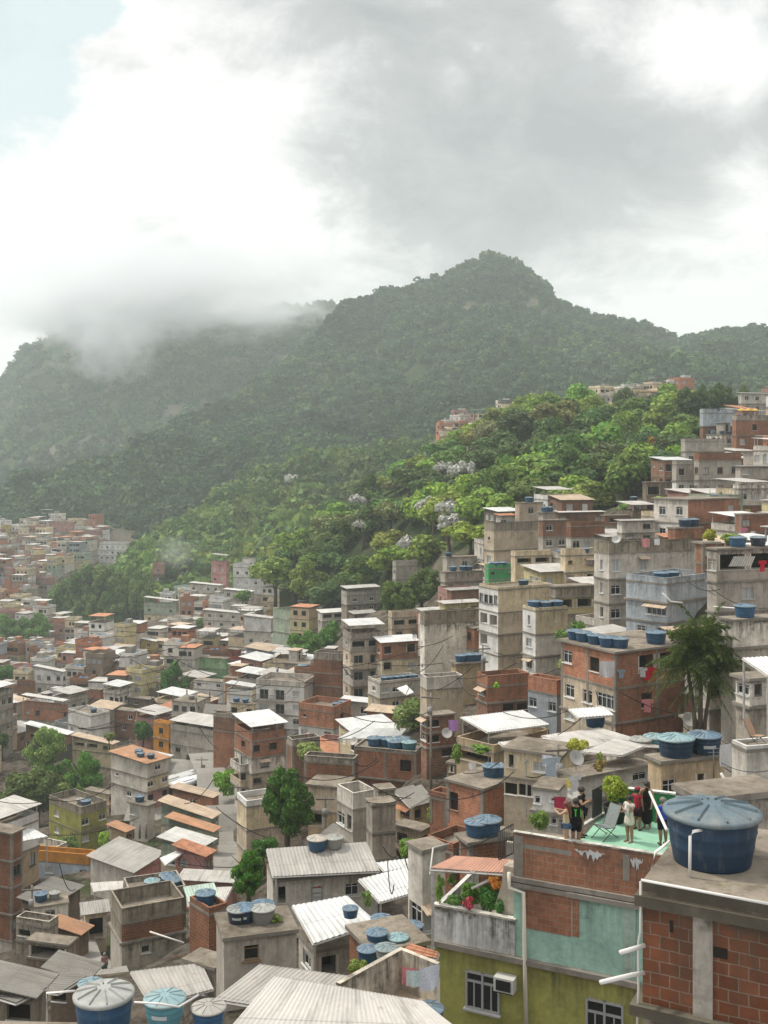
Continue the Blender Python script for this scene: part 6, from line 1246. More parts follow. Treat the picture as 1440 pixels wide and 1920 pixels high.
# ------------------------------------------------------------------ cables
def cable(label, a, b, sag, r=.02, col=(.03, .03, .03)):
    A, B = P(*a), P(*b); pts = []
    for k in range(15): t = k / 14; p = A.lerp(B, t); p.z -= sag * 4 * t * (1 - t); pts.append(p)
    line_tube('cable', label, 'cable', pts, r, col, 'rubber', 5)
cable('pale cable crossing the street below the olive round house', (90, 1565, 145), (262, 1532, 138), .8, .045, (.4, .4, .38)); cable('black cable above the alley at left', (40, 1690, 100), (190, 1760, 85), 1.0, .025); cable('cable along the alley from the terrace railing', (805, 1585, 55), (935, 1562, 39), .4, .02, (.35, .34, .3)); cable('cable over the awning house front', (1330, 1100, 83), (1440, 1140, 78), .5, .025, (.3, .29, .27)); cable('cable sweeping from the big grey house to the awning house', (1275, 1075, 90), (1350, 1105, 83), .6, .03, (.5, .48, .44)); cable('cable across the stained wall behind the palm', (1330, 1368, 71), (1440, 1400, 56), .6, .025, (.2, .2, .2)); cable('low wire crossing in front of the grey corner terrace', (1352, 1430, 50), (1440, 1445, 44), .2, .015, (.3, .3, .3)); cable('power cable over the bus street', (385, 1480, 175), (440, 1400, 190), 1.0, .04); cable('second power cable over the bus street', (385, 1482, 175), (320, 1410, 195), 1.2, .04)
tubepx('long white pipe slanting down the worn grey house', [(463 * .0 + 281, 1747, 74), (345, 1768, 73)], .06, (.62, .58, .52)); tubepx('pipe running along the wall below the grey house', [(1338, 1137, 82), (1395, 1142, 78)], .05); tubepx('bent pipe on the flank of the blue-grey house', [(1242, 1112, 86), (1258, 1128, 86), (1280, 1130, 85.5)], .06); tubepx('white pipe frame beside the large grey-lidded tank', [(88, 1915, 27), (88, 1862, 27), (140, 1858, 27)], .03); tubepx('white hose draped over the teal tank', [(252, 1879, 25.6), (300, 1882, 25.3), (335, 1888, 25.4), (372, 1866, 26)], .025); tubepx('pipe along the red brick slab house wall', [(582, 1468, 99), (620, 1464, 99)], .06)
tubepx('slanting handrail above the planted veranda', [(806, 1640, 42), (812, 1590, 44), (842, 1582, 46)], .035, (.5, .48, .44)); tubepx('slanting white stay inside the planted veranda', [(884, 1666, 38.5), (938, 1640, 38.5)], .05)
for i, (px, t, b, Y) in enumerate(((808, 1300, 1440, 92), (1046, 1395, 1480, 64), (610, 1490, 1590, 92), (446, 1470, 1560, 126), (244, 1385, 1450, 180), (700, 1400, 1440, 110), (1336, 1200, 1290, 74), (905, 1210, 1290, 112), (60, 1660, 1760, 92), (520, 1240, 1300, 190))):
    o = thing('utility_pole', 'slim concrete utility pole with a crossarm', 'utility pole', P(px, b, Y), rnd.uniform(-.6, .6)); LABELS[-1][2:] = [px, t]; hgt = (b - t) / F * Y; m = MB(); m.tube([(0, 0, -3), (0, 0, hgt)], .13, 8, r2=.09); m.build('pole', 'slab', o); m = MB(); m.box((0, -.1, hgt - .35), (1.6, .1, .12)); m.build('crossarm', 'metal', o, (.16, .14, .12)); m = MB(); m.lathe([(0, 0), (.22, 0), (.22, .6), (0, .62)], 10, (.0, -.3, hgt - 1.7)); m.build('transformer', 'metal', o, (.3, .3, .29))
WC = random.Random(9)
for i in range(75):
    a = (WC.uniform(100, 1400), WC.uniform(1180, 1640)); Y = 5740 / (14 + (a[1] - 1000) * .105) * (1.0 if a[0] < 640 else .72); b = (a[0] + WC.uniform(-170, 170), a[1] + WC.uniform(-60, 50), Y * WC.uniform(.92, 1.06))
    best = min(HOUSES, key=lambda d: abs((d['px'][0] + d['px'][1]) / 2 - (a[0] + b[0]) / 2) + abs(d['px'][2] - a[1]))
    cable(f"thin black power line strung by {best['short']}", (*a, Y), b, WC.uniform(.2, .9), .018 + Y * .00014)
# parasols
for i, px in enumerate((1390, 1403, 1416)):
    q = P(px, 785, 209); o = thing('parasol', 'yellow parasol on the orange brick tower terrace', 'parasol', q, 0, 'yellow parasols'); m = MB(); m.tube([(0, 0, 0), (0, 0, 2.0)], .03, 5); m.build('pole', 'metal', o, (.5, .5, .5)); m = MB(); m.lathe([(.7, 1.55), (.35, 1.85), (0, 2.0)], 8, smooth=False); m.build('canopy', 'cloth', o, (.6, .38, .06))
# ------------------------------------------------------------------ street: buses, car, poles
def wheel(o, x, y, r=.45, w=.28):
    m = MB(); prof = [(0, -w / 2), (r * .95, -w / 2), (r, -w * .35), (r, w * .35), (r * .95, w / 2), (0, w / 2)]; m.lathe(prof, 16); a = m.build('wheel', 'rubber', o, None, (x, y, r)); a.rotation_euler = (R(90), 0, 0)
    m = MB(); m.lathe([(0, -w / 2 - .01), (r * .55, -w / 2 - .01), (r * .55, w / 2 + .01), (0, w / 2 + .01)], 12); m.build('rim', 'frame', a, (.4, .4, .4))
def bus(label, p, rz, col):
    GROUND.extend([(p.x + k * math.cos(rz) * 4, p.y + k * math.sin(rz) * 4, p.z) for k in (-1, 0, 1)]); o = thing('bus', label, 'bus', p, rz); m = MB(); L_, W, H_ = 10.5, 2.5, 3.05
    prof = [(-W / 2, .45), (-W / 2, 2.75), (-W / 2 + .15, 2.98), (-W / 2 + .5, 3.08), (W / 2 - .5, 3.08), (W / 2 - .15, 2.98), (W / 2, 2.75), (W / 2, .45)]
    vs = [(x, a, b) for x in (-L_ / 2, L_ / 2) for a, b in prof]; n = len(prof); fs = [(i, (i + 1) % n, n + (i + 1) % n, n + i) for i in range(n)] + [tuple(range(n))[::-1], tuple(range(n, 2 * n))]
    m.raw(vs, [f[::-1] for f in fs], 0, False); m.box((-2, 0, 3.14), (2.2, 1.5, .14)); m.box((2.5, 0, 3.12), (.8, .8, .1)); m.build('body', 'paint', o, col)
    for s in (-1, 1):
        for k in range(7): q = MB(); q.box((-L_ / 2 + 1.2 + k * 1.35, s * (W / 2 + .005), 1.95), (1.2, .03, .9)); q.build('window', 'glass', o)
        for x in (-3.2, 3.4): wheel(o, x, s * (W / 2 - .15))
    q = MB(); q.box((-L_ / 2 - .005, 0, 1.9), (.03, 2.2, 1.3)); q.build('windscreen', 'glass', o); q = MB(); q.box((L_ / 2 + .005, 0, 2.1), (.03, 1.9, .8)); q.build('rear_window', 'glass', o)
    for s in (-1, 1): q = MB(); q.box((-L_ / 2 - .01, s * .9, .85), (.05, .35, .2)); q.build('headlight', 'frame', o, (.8, .8, .78))
bus('greyish white bus parked on the street, left of the pair', P(338, 1489, 174), R(52), (.5, .5, .48)); bus('bright white bus parked on the street, right of the pair', P(366, 1493, 171), R(52), (.78, .78, .77))
def car(label, p, rz, col):
    GROUND.extend([(p.x + k, p.y, p.z) for k in (-2, 0, 2)]); o = thing('parked_car', label, 'car', p, rz); m = MB(); W = .86
    sec = [(-2.05, .35, .62), (-2.0, .3, .8), (-1.1, .3, .92), (-.45, .3, 1.42), (.9, .3, 1.45), (1.6, .3, 1.0), (2.0, .3, .95), (2.08, .38, .7)]
    vs = []
    for x, zb, zt in sec: vs += [(x, -W, zb), (x, -W, min(zt, .92)), (x, -W * .82, zt), (x, W * .82, zt), (x, W, min(zt, .92)), (x, W, zb)]
    n = 6; fs = [(k * n + i, k * n + (i + 1) % n, (k + 1) * n + (i + 1) % n, (k + 1) * n + i) for k in range(len(sec) - 1) for i in range(n)] + [tuple(range(n))[::-1], tuple(range(len(vs) - n, len(vs)))]
    m.raw(vs, [f[::-1] for f in fs], 0, False); m.build('body', 'paint', o, col)
    def gl(nm, pts): q = MB(); q.face(pts); q.build(nm, 'glass', o)
    gl('windscreen', [(-1.06, -.66, .98), (-1.06, .66, .98), (-.5, .62, 1.39), (-.5, -.62, 1.39)][::-1]); gl('rear_window', [(1.55, -.66, 1.06), (1.55, .66, 1.06), (.97, .62, 1.42), (.97, -.62, 1.42)])
    for s in (-1, 1):
        gl('side_window', [(-.9, s * .845, .95), (1.3, s * .845, .95), (.85, s * .74, 1.38), (-.42, s * .74, 1.36)]); 
        for x in (-1.3, 1.3): wheel(o, x, s * .78, .31, .2)
        q = MB(); q.box((-2.02, s * .6, .68), (.08, .3, .14)); q.build('headlight', 'frame', o, (.8, .8, .8))
car('silver white car climbing the street beside the stilt cabin', P(300, 1513, 172), R(58), (.62, .63, .63))
for i, (px, t, b, Y) in enumerate(((378, 1420, 1490, 176), (1302, 1600, 1605, 200))):
    if i: continue
    o = thing('utility_pole', 'concrete utility pole at the bus street bend', 'utility pole', P(px, b, Y)); m = MB(); hgt = (b - t) / F * Y; m.tube([(0, 0, -.5), (0, 0, hgt)], .16, 8, r2=.1); m.build('pole', 'slab', o); m = MB(); m.box((0, 0, hgt - .4), (2.0, .12, .14)); m.box((.3, 0, hgt - 1.6), (.5, .5, .8)); m.build('crossarm', 'metal', o, (.2, .19, .18))
for i, px in enumerate((250, 262, 274)):
    o = line_tube('stilt', 'slim concrete stilt under the pale stilt cabin', 'stilt', [P(px, 1572, 139), P(px, 1544, 139)], .14, (.5, .48, .44), 'slab', 6)
# ================================================================== people
def skin(name, nodes, edges, root, parent, mat, col, sub=2):
    names = list(nodes); me = bpy.data.meshes.new('t'); me.from_pydata([nodes[k][0] for k in names], [(names.index(a), names.index(b)) for a, b in edges], [])
    o = bpy.data.objects.new('t', me); COL.objects.link(o); o.modifiers.new('s', 'SKIN'); sv = me.skin_vertices[0].data
    for i, k in enumerate(names):
        r = nodes[k][1]; sv[i].radius = (r, r) if not isinstance(r, tuple) else r; sv[i].use_root = (k == root)
    o.modifiers['s'].branch_smoothing = .6
    m = o.modifiers.new('u', 'SUBSURF'); m.levels = sub; m.render_levels = sub
    bpy.context.view_layer.update(); dg = bpy.context.evaluated_depsgraph_get(); new = bpy.data.meshes.new_from_object(o.evaluated_get(dg)); new.name = name
    bpy.data.objects.remove(o); bpy.data.meshes.remove(me)
    new.materials.clear(); new.materials.append(MAT[mat]); new.polygons.foreach_set('use_smooth', [True] * len(new.polygons))
    return inst(name, new, parent, col)
def person(label, p, rz, H, skinc, hair, hairc, top, bottom, arms, legs=((0, 0), (0, 0)), sleeve=.55, cap=None, shoes=(.03, .03, .03), head=(0, 0), extra=None):
    """arms: ((elbow),(wrist)) right then left; body units, x to the person's left, faces -y"""
    o = thing('person', label, 'person', p, rz); o.scale = (H, H, H)
    N = dict(pel=((0, 0, .525), (.088, .068)), wai=((0, -.004, .61), (.076, .056)), che=((0, .002, .715), (.092, .066)), upc=((0, .006, .785), (.075, .055)), nec=((0, .003, .835), .032), hea=((head[0], -.012 + head[1], .895), (.05, .058)), top=((head[0] * 1.2, -.004 + head[1], .945), .045))
    E = [('pel', 'wai'), ('wai', 'che'), ('che', 'upc'), ('upc', 'nec'), ('nec', 'hea'), ('hea', 'top')]
    N['nos'] = ((head[0], -.074 + head[1], .89), .010); E.append(('hea', 'nos'))
    for s, sd, (el, wr), (kx, ky) in ((-1, 'r', arms[0], legs[0]), (1, 'l', arms[1], legs[1])):
        N['sh' + sd] = ((s * .095, .006, .795), .040); N['el' + sd] = (el, .027); N['wr' + sd] = (wr, .019)
        E += [('upc', 'sh' + sd), ('sh' + sd, 'el' + sd), ('el' + sd, 'wr' + sd)]
        d = (Vector(wr) - Vector(el)).normalized(); palm_ = Vector(wr) + d * .04; N['pa' + sd] = (tuple(palm_), (.024, .013)); E.append(('wr' + sd, 'pa' + sd))
        sx = d.cross(Vector((0, 1, .2))).normalized()
        for f in range(4):
            b = palm_ + d * .018 + sx * (.017 - .0115 * f); t = b + d * (.026 - .004 * abs(f - 1.4)) + Vector((0, -.012, 0)); N[f'f{f}{sd}'] = (tuple(b), .0056); N[f't{f}{sd}'] = (tuple(t), .0048); E += [('pa' + sd, f'f{f}{sd}'), (f'f{f}{sd}', f't{f}{sd}')]
        th = palm_ - d * .012 + sx * .026; N['th' + sd] = (tuple(th + d * .014), .0062); E.append(('pa' + sd, 'th' + sd))
        N['hi' + sd] = ((s * .052, .002, .49), .066); N['kn' + sd] = ((s * .056 + kx * .5, ky * .55 - .008, .283), .043); N['ca' + sd] = ((s * .056 + kx * .75, ky * .85 + .012, .19), .04); N['an' + sd] = ((s * .056 + kx, ky + .012, .048), .024); N['he' + sd] = ((s * .056 + kx, ky + .022, .02), .022); N['to' + sd] = ((s * .062 + kx, ky - .085, .014), .018)
        E += [('pel', 'hi' + sd), ('hi' + sd, 'kn' + sd), ('kn' + sd, 'ca' + sd), ('ca' + sd, 'an' + sd), ('an' + sd, 'he' + sd), ('he' + sd, 'to' + sd)]
    skin('body', N, E, 'pel', o, 'skin', skinc)
    def grow(k, a=1.16, b=.007): r = N[k][1]; return (N[k][0], tuple(x * a + b for x in r) if isinstance(r, tuple) else r * a + b)
    def lerp(a, b, t): return tuple(Vector(N[a][0]).lerp(Vector(N[b][0]), t))
    tk, tc = top
    if tk:
        T = {k: grow(k) for k in ('wai', 'che', 'upc', 'shr', 'shl')}; TE = [('wai', 'che'), ('che', 'upc'), ('upc', 'shr'), ('upc', 'shl')]
        T['pel'] = grow('pel', 1.16 if tk != 'crop' else 1.0); TE.append(('pel', 'wai'))
        if tk == 'crop': T['pel'] = ((0, 0, .585), (.085, .066))
        if sleeve:
            for sd in 'rl': T['sl' + sd] = (lerp('sh' + sd, 'el' + sd, sleeve), .046 if tk != 'tank' else .04); TE.append(('sh' + sd, 'sl' + sd))
        if tk in ('dress', 'long'):
            hz = {'dress': .33, 'long': .07}[tk]; T['hem1'] = ((0, 0, .45), (.125, .10)); T['hem'] = ((0, 0, hz), (.135, .115) if tk == 'dress' else (.12, .115)); TE += [('pel', 'hem1'), ('hem1', 'hem')]
        skin({'dress': 'dress', 'long': 'dress'}.get(tk, 'shirt'), T, TE, 'wai', o, 'cloth', tc)
    if bottom:
        bk, bc = bottom; B = {'pel': grow('pel', 1.1), 'hir': grow('hir', 1.1), 'hil': grow('hil', 1.1)}; BE = [('pel', 'hir'), ('pel', 'hil')]
        for sd in 'rl':
            t = {'short': .45, 'knee': .95}[bk]; B['e' + sd] = (lerp('hi' + sd, 'kn' + sd, t), .066 if bk == 'short' else .058); BE.append(('hi' + sd, 'e' + sd))
        skin('shorts', B, BE, 'pel', o, 'cloth', bc)
    hx, hy = N['hea'][0][0], N['hea'][0][1]
    m = MB(); prof = [(.0, -.005), (.046, .0), (.064, .03), (.066, .055), (.056, .085), (.03, .104), (0, .108)]; m.lathe(prof, 16, (hx, hy + .014, .872)); hp = [(x, y * 1.12, z) for x, y, z in m.v]; m.v = hp
    if hair == 'long':
        m.tube([(hx, hy + .04, .93), (hx, hy + .065, .85), (hx + .01, hy + .075, .74), (hx + .005, hy + .07, .62)], .058, 10, r2=.03)
    elif hair == 'bun': m.lathe([(0, -.03), (.028, -.01), (.03, .012), (0, .035)], 10, (hx, hy + .085, .925))
    hb = m.build('hair', 'hair', o, hairc)
    f = MB()
    for s in (-1, 1): f.lathe([(0, -.006), (.0065, 0), (0, .006)], 8, (hx + s * .02, hy - .062, .902))
    f.box((hx, hy - .064, .868), (.026, .006, .006)); f.build('eyes_and_mouth', 'rubber', o)
    if cap:
        m = MB(); m.lathe([(.066, 0), (.07, .02), (.06, .05), (.03, .068), (0, .072)], 16, (hx, hy + .008, .915)); m.box((hx, hy - .085, .922), (.085, .07, .008)); m.build('cap', 'cloth', o, cap)
    if shoes:
        for sd in 'rl':
            a, b = Vector(N['he' + sd][0]), Vector(N['to' + sd][0]); m = MB(); m.tube([a + Vector((0, .012, -.004)), a.lerp(b, .5) + Vector((0, 0, -.004)), b + Vector((0, -.012, -.004))], .024, 8, r2=.02); m.build('shoe', 'cloth', o, shoes)
    if extra: extra(o, N)
    return o
hang = lambda s, k=0: ((s * .125, .015, .645), (s * .13, -.02 - k, .515))
SK1, SK2, SK3 = (.42, .25, .16), (.30, .17, .10), (.20, .11, .065)
def sandals(o, N): pass
def backpack_number(o, N):
    m = MB(); m.box((0, .083, .70), (.022, .006, .13)); m.box((0, .082, .76), (.05, .006, .018)); m.build('shirt_number', 'cloth', o, (.08, .55, .06))
    m = MB(); m.box((-.098, .03, .70), (.018, .06, .16)); m.box((.098, .03, .70), (.018, .06, .16)); m.build('shirt_side_panel', 'cloth', o, (.08, .5, .06))
ZFp = ZF + .002
def terr(px, py): return on_floor(px, py, ZFp)
person('woman in a yellow top and denim shorts raising her arms beside the terrace edge', terr(1062, 1590), R(250), 1.62, SK1, 'long', (.22, .05, .03), ('tank', (.50, .40, .22)), ('short', (.10, .17, .28)), (((-.16, -.06, .72), (-.1, -.2, .76)), ((.16, -.1, .73), (.06, -.22, .78))), sleeve=0)
person('man in a black and green sports shirt seen from behind at the terrace edge', terr(1080, 1588), R(165), 1.70, SK2, 'short', (.02, .018, .016), ('tee', (.014, .016, .015)), ('knee', (.012, .013, .015)), (hang(-1), ((.15, .0, .66), (.12, -.1, .55))), extra=backpack_number)
person('man in a black shirt and shorts holding his hands up on the terrace', terr(1090, 1568), R(60), 1.78, SK1, 'short', (.03, .022, .018), ('tee', (.016, .016, .018)), ('knee', (.014, .014, .016)), (((-.13, -.06, .66), (-.03, -.15, .72)), ((.13, -.05, .66), (.04, -.14, .71))))
def baby(o, N):
    m = MB(); m.lathe([(0, -.12), (.04, -.1), (.055, 0), (.045, .08), (0, .1)], 12, (.03, -.115, .70)); m.lathe([(0, -.04), (.035, -.02), (.04, .01), (.0, .045)], 12, (.06, -.12, .80)); m.build('white_bundle', 'cloth', o, (.62, .58, .54))
person('woman in a short pale dress cradling a white bundle on the green terrace', terr(1180, 1578), R(-52), 1.64, SK2, 'bun', (.02, .016, .014), ('dress', (.56, .52, .44)), None, (((-.13, -.05, .68), (.0, -.15, .69)), ((.13, -.06, .68), (-.01, -.15, .66))), shoes=(.3, .18, .12), extra=baby)
person('boy in a red cap, red shirt and dark shorts between the two women', terr(1195, 1556), R(140), 1.55, SK3, 'short', (.02, .016, .014), ('tee', (.30, .03, .045)), ('knee', (.03, .012, .016)), (hang(-1), ((.15, -.04, .68), (.12, -.16, .66))), ((-.01, .02), (.02, -.02)), cap=(.28, .02, .04))
person('woman in a long black dress with long dark hair before the green wall', terr(1213, 1553), R(-35), 1.72, SK2, 'long', (.025, .018, .014), ('long', (.016, .014, .014)), None, (((-.13, -.06, .69), (-.03, -.13, .80)), hang(1, .06)), sleeve=0, shoes=None)
person('man in a blue shirt and black shorts facing the green wall by the tank', terr(1243, 1584), R(190), 1.66, SK3, 'short', (.28, .25, .2), ('tee', (.03, .07, .32)), ('knee', (.012, .012, .014)), (((-.13, -.01, .66), (-.1, -.12, .57)), hang(1)), shoes=(.06, .04, .03))
person('person in dark clothes standing in the alley by the worn grey house', P(196, 1832, 72), R(200), 1.65, SK2, 'short', (.3, .28, .25), ('tee', (.22, .12, .13)), ('knee', (.05, .09, .07)), (hang(-1), hang(1)))
# ================================================================== ground, hills, forest, fill-in houses
finish_ground()
ys = list(np.geomspace(3, 720, 150)); setting(fan_mesh('ground', np.linspace(-700, 2200, 170), ys, ground_z, 'ground'))
# concrete streets laid on the ground
def street(name, pts, w):
    P3 = [Vector((P(*p).x, P(*p).y, 0)) for p in pts]; L_ = []
    for i in range(len(P3) - 1):
        for k in range(8): L_.append(P3[i].lerp(P3[i + 1], k / 8))
    L_.append(P3[-1]); v = []; zs = ground_z([p.x for p in L_], [p.y for p in L_])
    for i, p in enumerate(L_):
        d = (L_[min(i + 1, len(L_) - 1)] - L_[max(i - 1, 0)]).normalized(); s = Vector((-d.y, d.x, 0)) * w / 2
        for q in (p - s, p + s): v.append((q.x, q.y, zs[i] + 1.12))
    m = MB()
    for i in range(len(L_) - 1): m.raw([v[2 * i], v[2 * i + 1], v[2 * i + 3], v[2 * i + 2]], [(0, 2, 3, 1)] if False else [(0, 1, 2, 3)], 0, True)
    setting(m.build(name, 'concrete_road'))
street('street', [(262, 1575, 150), (300, 1515, 174), (330, 1490, 184), (385, 1462, 196), (420, 1448, 204)], 7.5)
street('street', [(385, 1462, 196), (412, 1500, 170), (420, 1560, 140), (424, 1610, 126), (430, 1660, 112)], 7)
street('alley', [(190, 1835, 68), (150, 1800, 82), (118, 1752, 96), (112, 1700, 112)], 4)
for nm, hl, a, b in (('hill', NEAR, 524, 1560), ('hill', MID, 180, 1180), ('mountain', PEAK, -260, 1720), ('mountain', FAR, -320, 780)): hl.build(nm, a, b, 170 if hl is PEAK else 120)
KN1 = Hill([(770, 862, 530), (830, 812, 540), (880, 784, 545), (960, 774, 545), (1030, 800, 540)], [(770, 900, 430), (1030, 900, 430)], 3, 1, 7); KN1.build('hill', 765, 1035, 30, 14)
KN2 = Hill([(1030, 810, 430), (1090, 750, 440), (1180, 746, 440), (1290, 738, 430), (1380, 770, 420)], [(1030, 860, 365), (1380, 850, 365)], 3, 1, 8); KN2.build('hill', 1025, 1385, 30, 14)
CN = [(.036, .084, .026), (.052, .108, .03), (.03, .07, .025), (.07, .122, .03)]
scatter('forest', PEAK, -200, 1600, FAST_N[0], 105, 5.8, 1.03, CN, 1, .75, .25)
scatter('forest', FAR, -200, 760, FAST_N[1], 75, 7.0, 1.03, CN, 2, .8, .28)
scatter('forest', MID, 220, 1150, FAST_N[2], 230, 6.2, 1.05, [(.10, .18, .03), (.135, .215, .034), (.075, .14, .028), (.16, .225, .036)], 3, .8, .2)

def rel(px, py, exclude=None):
    best = None
    for d in HOUSES:
        if d.get('px') is None or d is exclude: continue
        x = (d['px'][0] + d['px'][1]) / 2; y = (d['px'][2] + d['px'][3]) / 2
        e = math.hypot(px - x, (py - y) * 1.15)
        if best is None or e < best[0]: best = (e, d, px - x, py - y)
    e, d, dx, dy = best
    w = ('right of' if dx > 0 else 'left of') if abs(dx) > abs(dy) * 1.1 else ('below' if dy > 0 else 'above')
    if e > 90: w = 'well ' + w
    return w + ' ' + d['short']
# white-flowering trees first, then the individual trees of the near forest slope
WH = []
for i, a in enumerate(((786, 838, 965), (826, 882, 968), (815, 868, 1000), (846, 890, 895), (818, 848, 890), (752, 790, 1034), (664, 690, 997), (655, 685, 950), (536, 562, 905))):
    pxc = (a[0] + a[1]) / 2; hl = NEAR if i < 8 else MID; best = min((abs(pix(hl.pt(pxc, t / 200))[1] - a[2] - 38 * (1 if i < 8 else .5)), t / 200) for t in range(0, 206)); p = hl.pt(pxc, best[1]); w = (a[1] - a[0]) / F * p.y
    h_ = (pix(p)[1] - a[2]) / F * p.y / .62 + 3.2
    o = tree(['large white-flowering tree at the forest centre', 'white-flowering tree beside the largest white one', 'lower white-flowering tree of the forest slope', 'white-flowering tree high in the forest', 'small white-topped tree next to the high white one', 'small white-flowering tree just above the town', 'faint white-flowering tree at the left forest edge', 'small white-flowering tree on the left slope', 'palest white-topped tree far up left'][i], p, h_, w * 1.3, 'wh', (.34, .335, .31), 'tree', 'white-flowering forest trees', at=(pxc, a[2]), cz=.62, wz=w * .62)
    WH.append((p.x, p.y, w))
r = random.Random(11); cand = []; tries = 0
while len(cand) < 265 and tries < 30000:
    tries += 1; px = r.uniform(506, 1420) if r.random() > .18 else r.uniform(506, 640); t = r.uniform(0, 1.06); p = NEAR.pt(px, t); sp = 6.6 + 3.0 * t
    if any((p.x - q[0].x) ** 2 + (p.y - q[0].y) ** 2 < sp * sp for q in cand): continue
    if any((p.x - a) ** 2 + (p.y + 3 - b) ** 2 < (w * .5 + 4) ** 2 for a, b, w in WH): continue
    q = pix(p)
    if any(L < q[0] < R_ and T < q[1] - 10 < B + 60 and Y < p.y for L, R_, T, B, Y in RECTS): continue
    cand.append((p, px, t))
TONE = [('deep green', (.075, .125, .024)), ('mid green', (.125, .18, .028)), ('bright green', (.145, .21, .03)), ('yellow-green', (.175, .22, .034)), ('olive', (.15, .155, .042)), ('grey-green', (.125, .14, .06)), ('dark', (.055, .088, .024))]
SH = dict(a='round-crowned', b='many-lobed', c='tall', d='spreading', e='high-domed', f='flat-topped')
for p, px, t in cand:
    q = nz(p.x, p.y, 1, 1 / 45, 3); k = int(max(0, min(6, (q + .5) * 3 + r.uniform(-1.6, 2.6)))); k = [6, 0, 1, 2, 2, 3, 4][k] if r.random() > .12 else r.choice([4, 5, 6])
    nm, c = TONE[k]; cr = r.choice('abcdef'); w = r.uniform(8.5, 14.5); h_ = r.uniform(7.0, 12.0); c = tuple(x * r.uniform(.82, 1.1) for x in c); p.z -= 1.2
    if px > 1255 and t < .45: h_ *= .75; w *= .8
    top = pix(p + Vector((0, 0, h_ * .6)))
    tree(f'{nm} {SH[cr]} forest tree {rel(*top)}', p, h_, w, cr, c, 'tree', 'trees of the near forest slope', at=top, cz=.58)

# fill-in houses ------------------------------------------------------
def inside(poly, x, y):
    c = False; j = len(poly) - 1
    for i in range(len(poly)):
        (xi, yi), (xj, yj) = poly[i], poly[j]
        if (yi > y) != (yj > y) and x < (xj - xi) * (y - yi) / (yj - yi) + xi: c = not c
        j = i
    return c
REG = [[(-80, 1012), (60, 992), (165, 985), (195, 1010), (180, 1055), (100, 1080), (75, 1130), (95, 1170), (140, 1215), (292, 1205), (292, 1135), (355, 1120), (520, 1145), (640, 1185), (650, 1262), (560, 1310), (470, 1310), (430, 1340), (400, 1405), (300, 1425), (200, 1425), (130, 1385), (30, 1400), (-80, 1480)],
       [(-60, 1580), (60, 1600), (170, 1640), (300, 1650), (380, 1690), (440, 1700), (560, 1780), (420, 1780), (350, 1800), (220, 1780), (120, 1690), (0, 1720)],
       [(780, 1290), (820, 1110), (905, 1075), (1010, 1000), (1130, 985), (1215, 950), (1280, 890), (1340, 840), (1460, 785), (1850, 760), (1900, 1700), (1460, 1500), (1460, 1240), (1330, 1400), (1060, 1400), (1000, 1350), (900, 1330)],
       [(430, 1340), (640, 1300), (790, 1310), (800, 1500), (740, 1560), (650, 1640), (545, 1520), (440, 1420)], [(790, 1440), (900, 1440), (1000, 1560), (960, 1640), (800, 1640)], [(205, 1400), (440, 1400), (440, 1450), (380, 1440), (320, 1470), (210, 1440)], [(-60, 1640), (30, 1640), (60, 1800), (-60, 1850)]]
fills = []; r = random.Random(5); Yc = 62.0
while Yc < 690:
    s = 5.4 + Yc * .0034; x0 = -(900 / F) * Yc; x = x0
    while x < (1150 / F) * Yc:
        xx = x + r.uniform(-.28, .28) * s; yy = Yc + r.uniform(-.28, .28) * s; x += s
        z = float(ground_z(xx, yy)[0]) + 1.1; px, py = pix((xx, yy, z))
        if not any(inside(g, px, py) for g in REG) or (Yc < 118 and 540 < px < 1100): continue
        fills.append([xx, yy, z, px, py, s])
    Yc += s * 1.02
out = []; rects = list(RECTS)
for xx, yy, z, px, py, s in fills:
    w = s * r.uniform(.66, 1.0); l = s * r.uniform(.66, .98)
    if any((xx - d['loc'].x) ** 2 + (yy - d['loc'].y) ** 2 < (d['r'] * .68 + w * .33) ** 2 for d in HOUSES if d.get('px')): continue
    nf = r.choice([1, 1, 2, 2, 2, 3, 3, 4] if yy > 200 else [1, 1, 2, 2, 3]); ok = False
    while nf >= 1:
        hh = 2.7 * nf; hw = w * .72 / yy * F; top = py - (hh + .5) / yy * F; bad = False
        for L, R_, T, B, Y in rects:
            if Y > yy:
                ov = max(0, min(px + hw, R_) - max(px - hw, L)) * max(0, min(py + 200, B) - max(top, T))
                if ov > (.2 if px > 640 else .13) * (R_ - L) * (B - T): bad = True; break
        if not bad: ok = True; break
        nf -= 1
    if not ok: continue
    n_hid = sum(any(L < a < R_ and T < b < B + 40 and Y < yy for L, R_, T, B, Y in rects) for a in (px - hw * .9, px - hw * .3, px + hw * .3, px + hw * .9) for b in (top, top + 8, (top + py) / 2))
    if n_hid >= 11: continue
    out.append((xx, yy, z, px, py, w, l, nf))
out.sort(key=lambda a: a[1])
N_IND = max(0, 292 - len(HOUSES)); inn = [a for a in out if a[3] < 1450]; ind, rest = inn[:N_IND], inn[N_IND:] + [a for a in out if a[3] >= 1450]
print('heroes', len(HOUSES), 'fill', len(out))
KEYS = ['brick'] * 2 + ['brickl'] * 3 + ['brickg'] * 4 + ['grey'] * 3 + ['lgrey'] * 6 + ['cream'] * 4 + ['beige'] * 3 + ['dirtywhite'] * 5 + ['white'] * 3 + ['dpink'] * 3 + ['paleyellow'] * 2 + ['cream'] * 2 + ['concrete'] * 2 + ['white', 'tan', 'dpink', 'bluegrey', 'paleyellow', 'sage', 'brown']
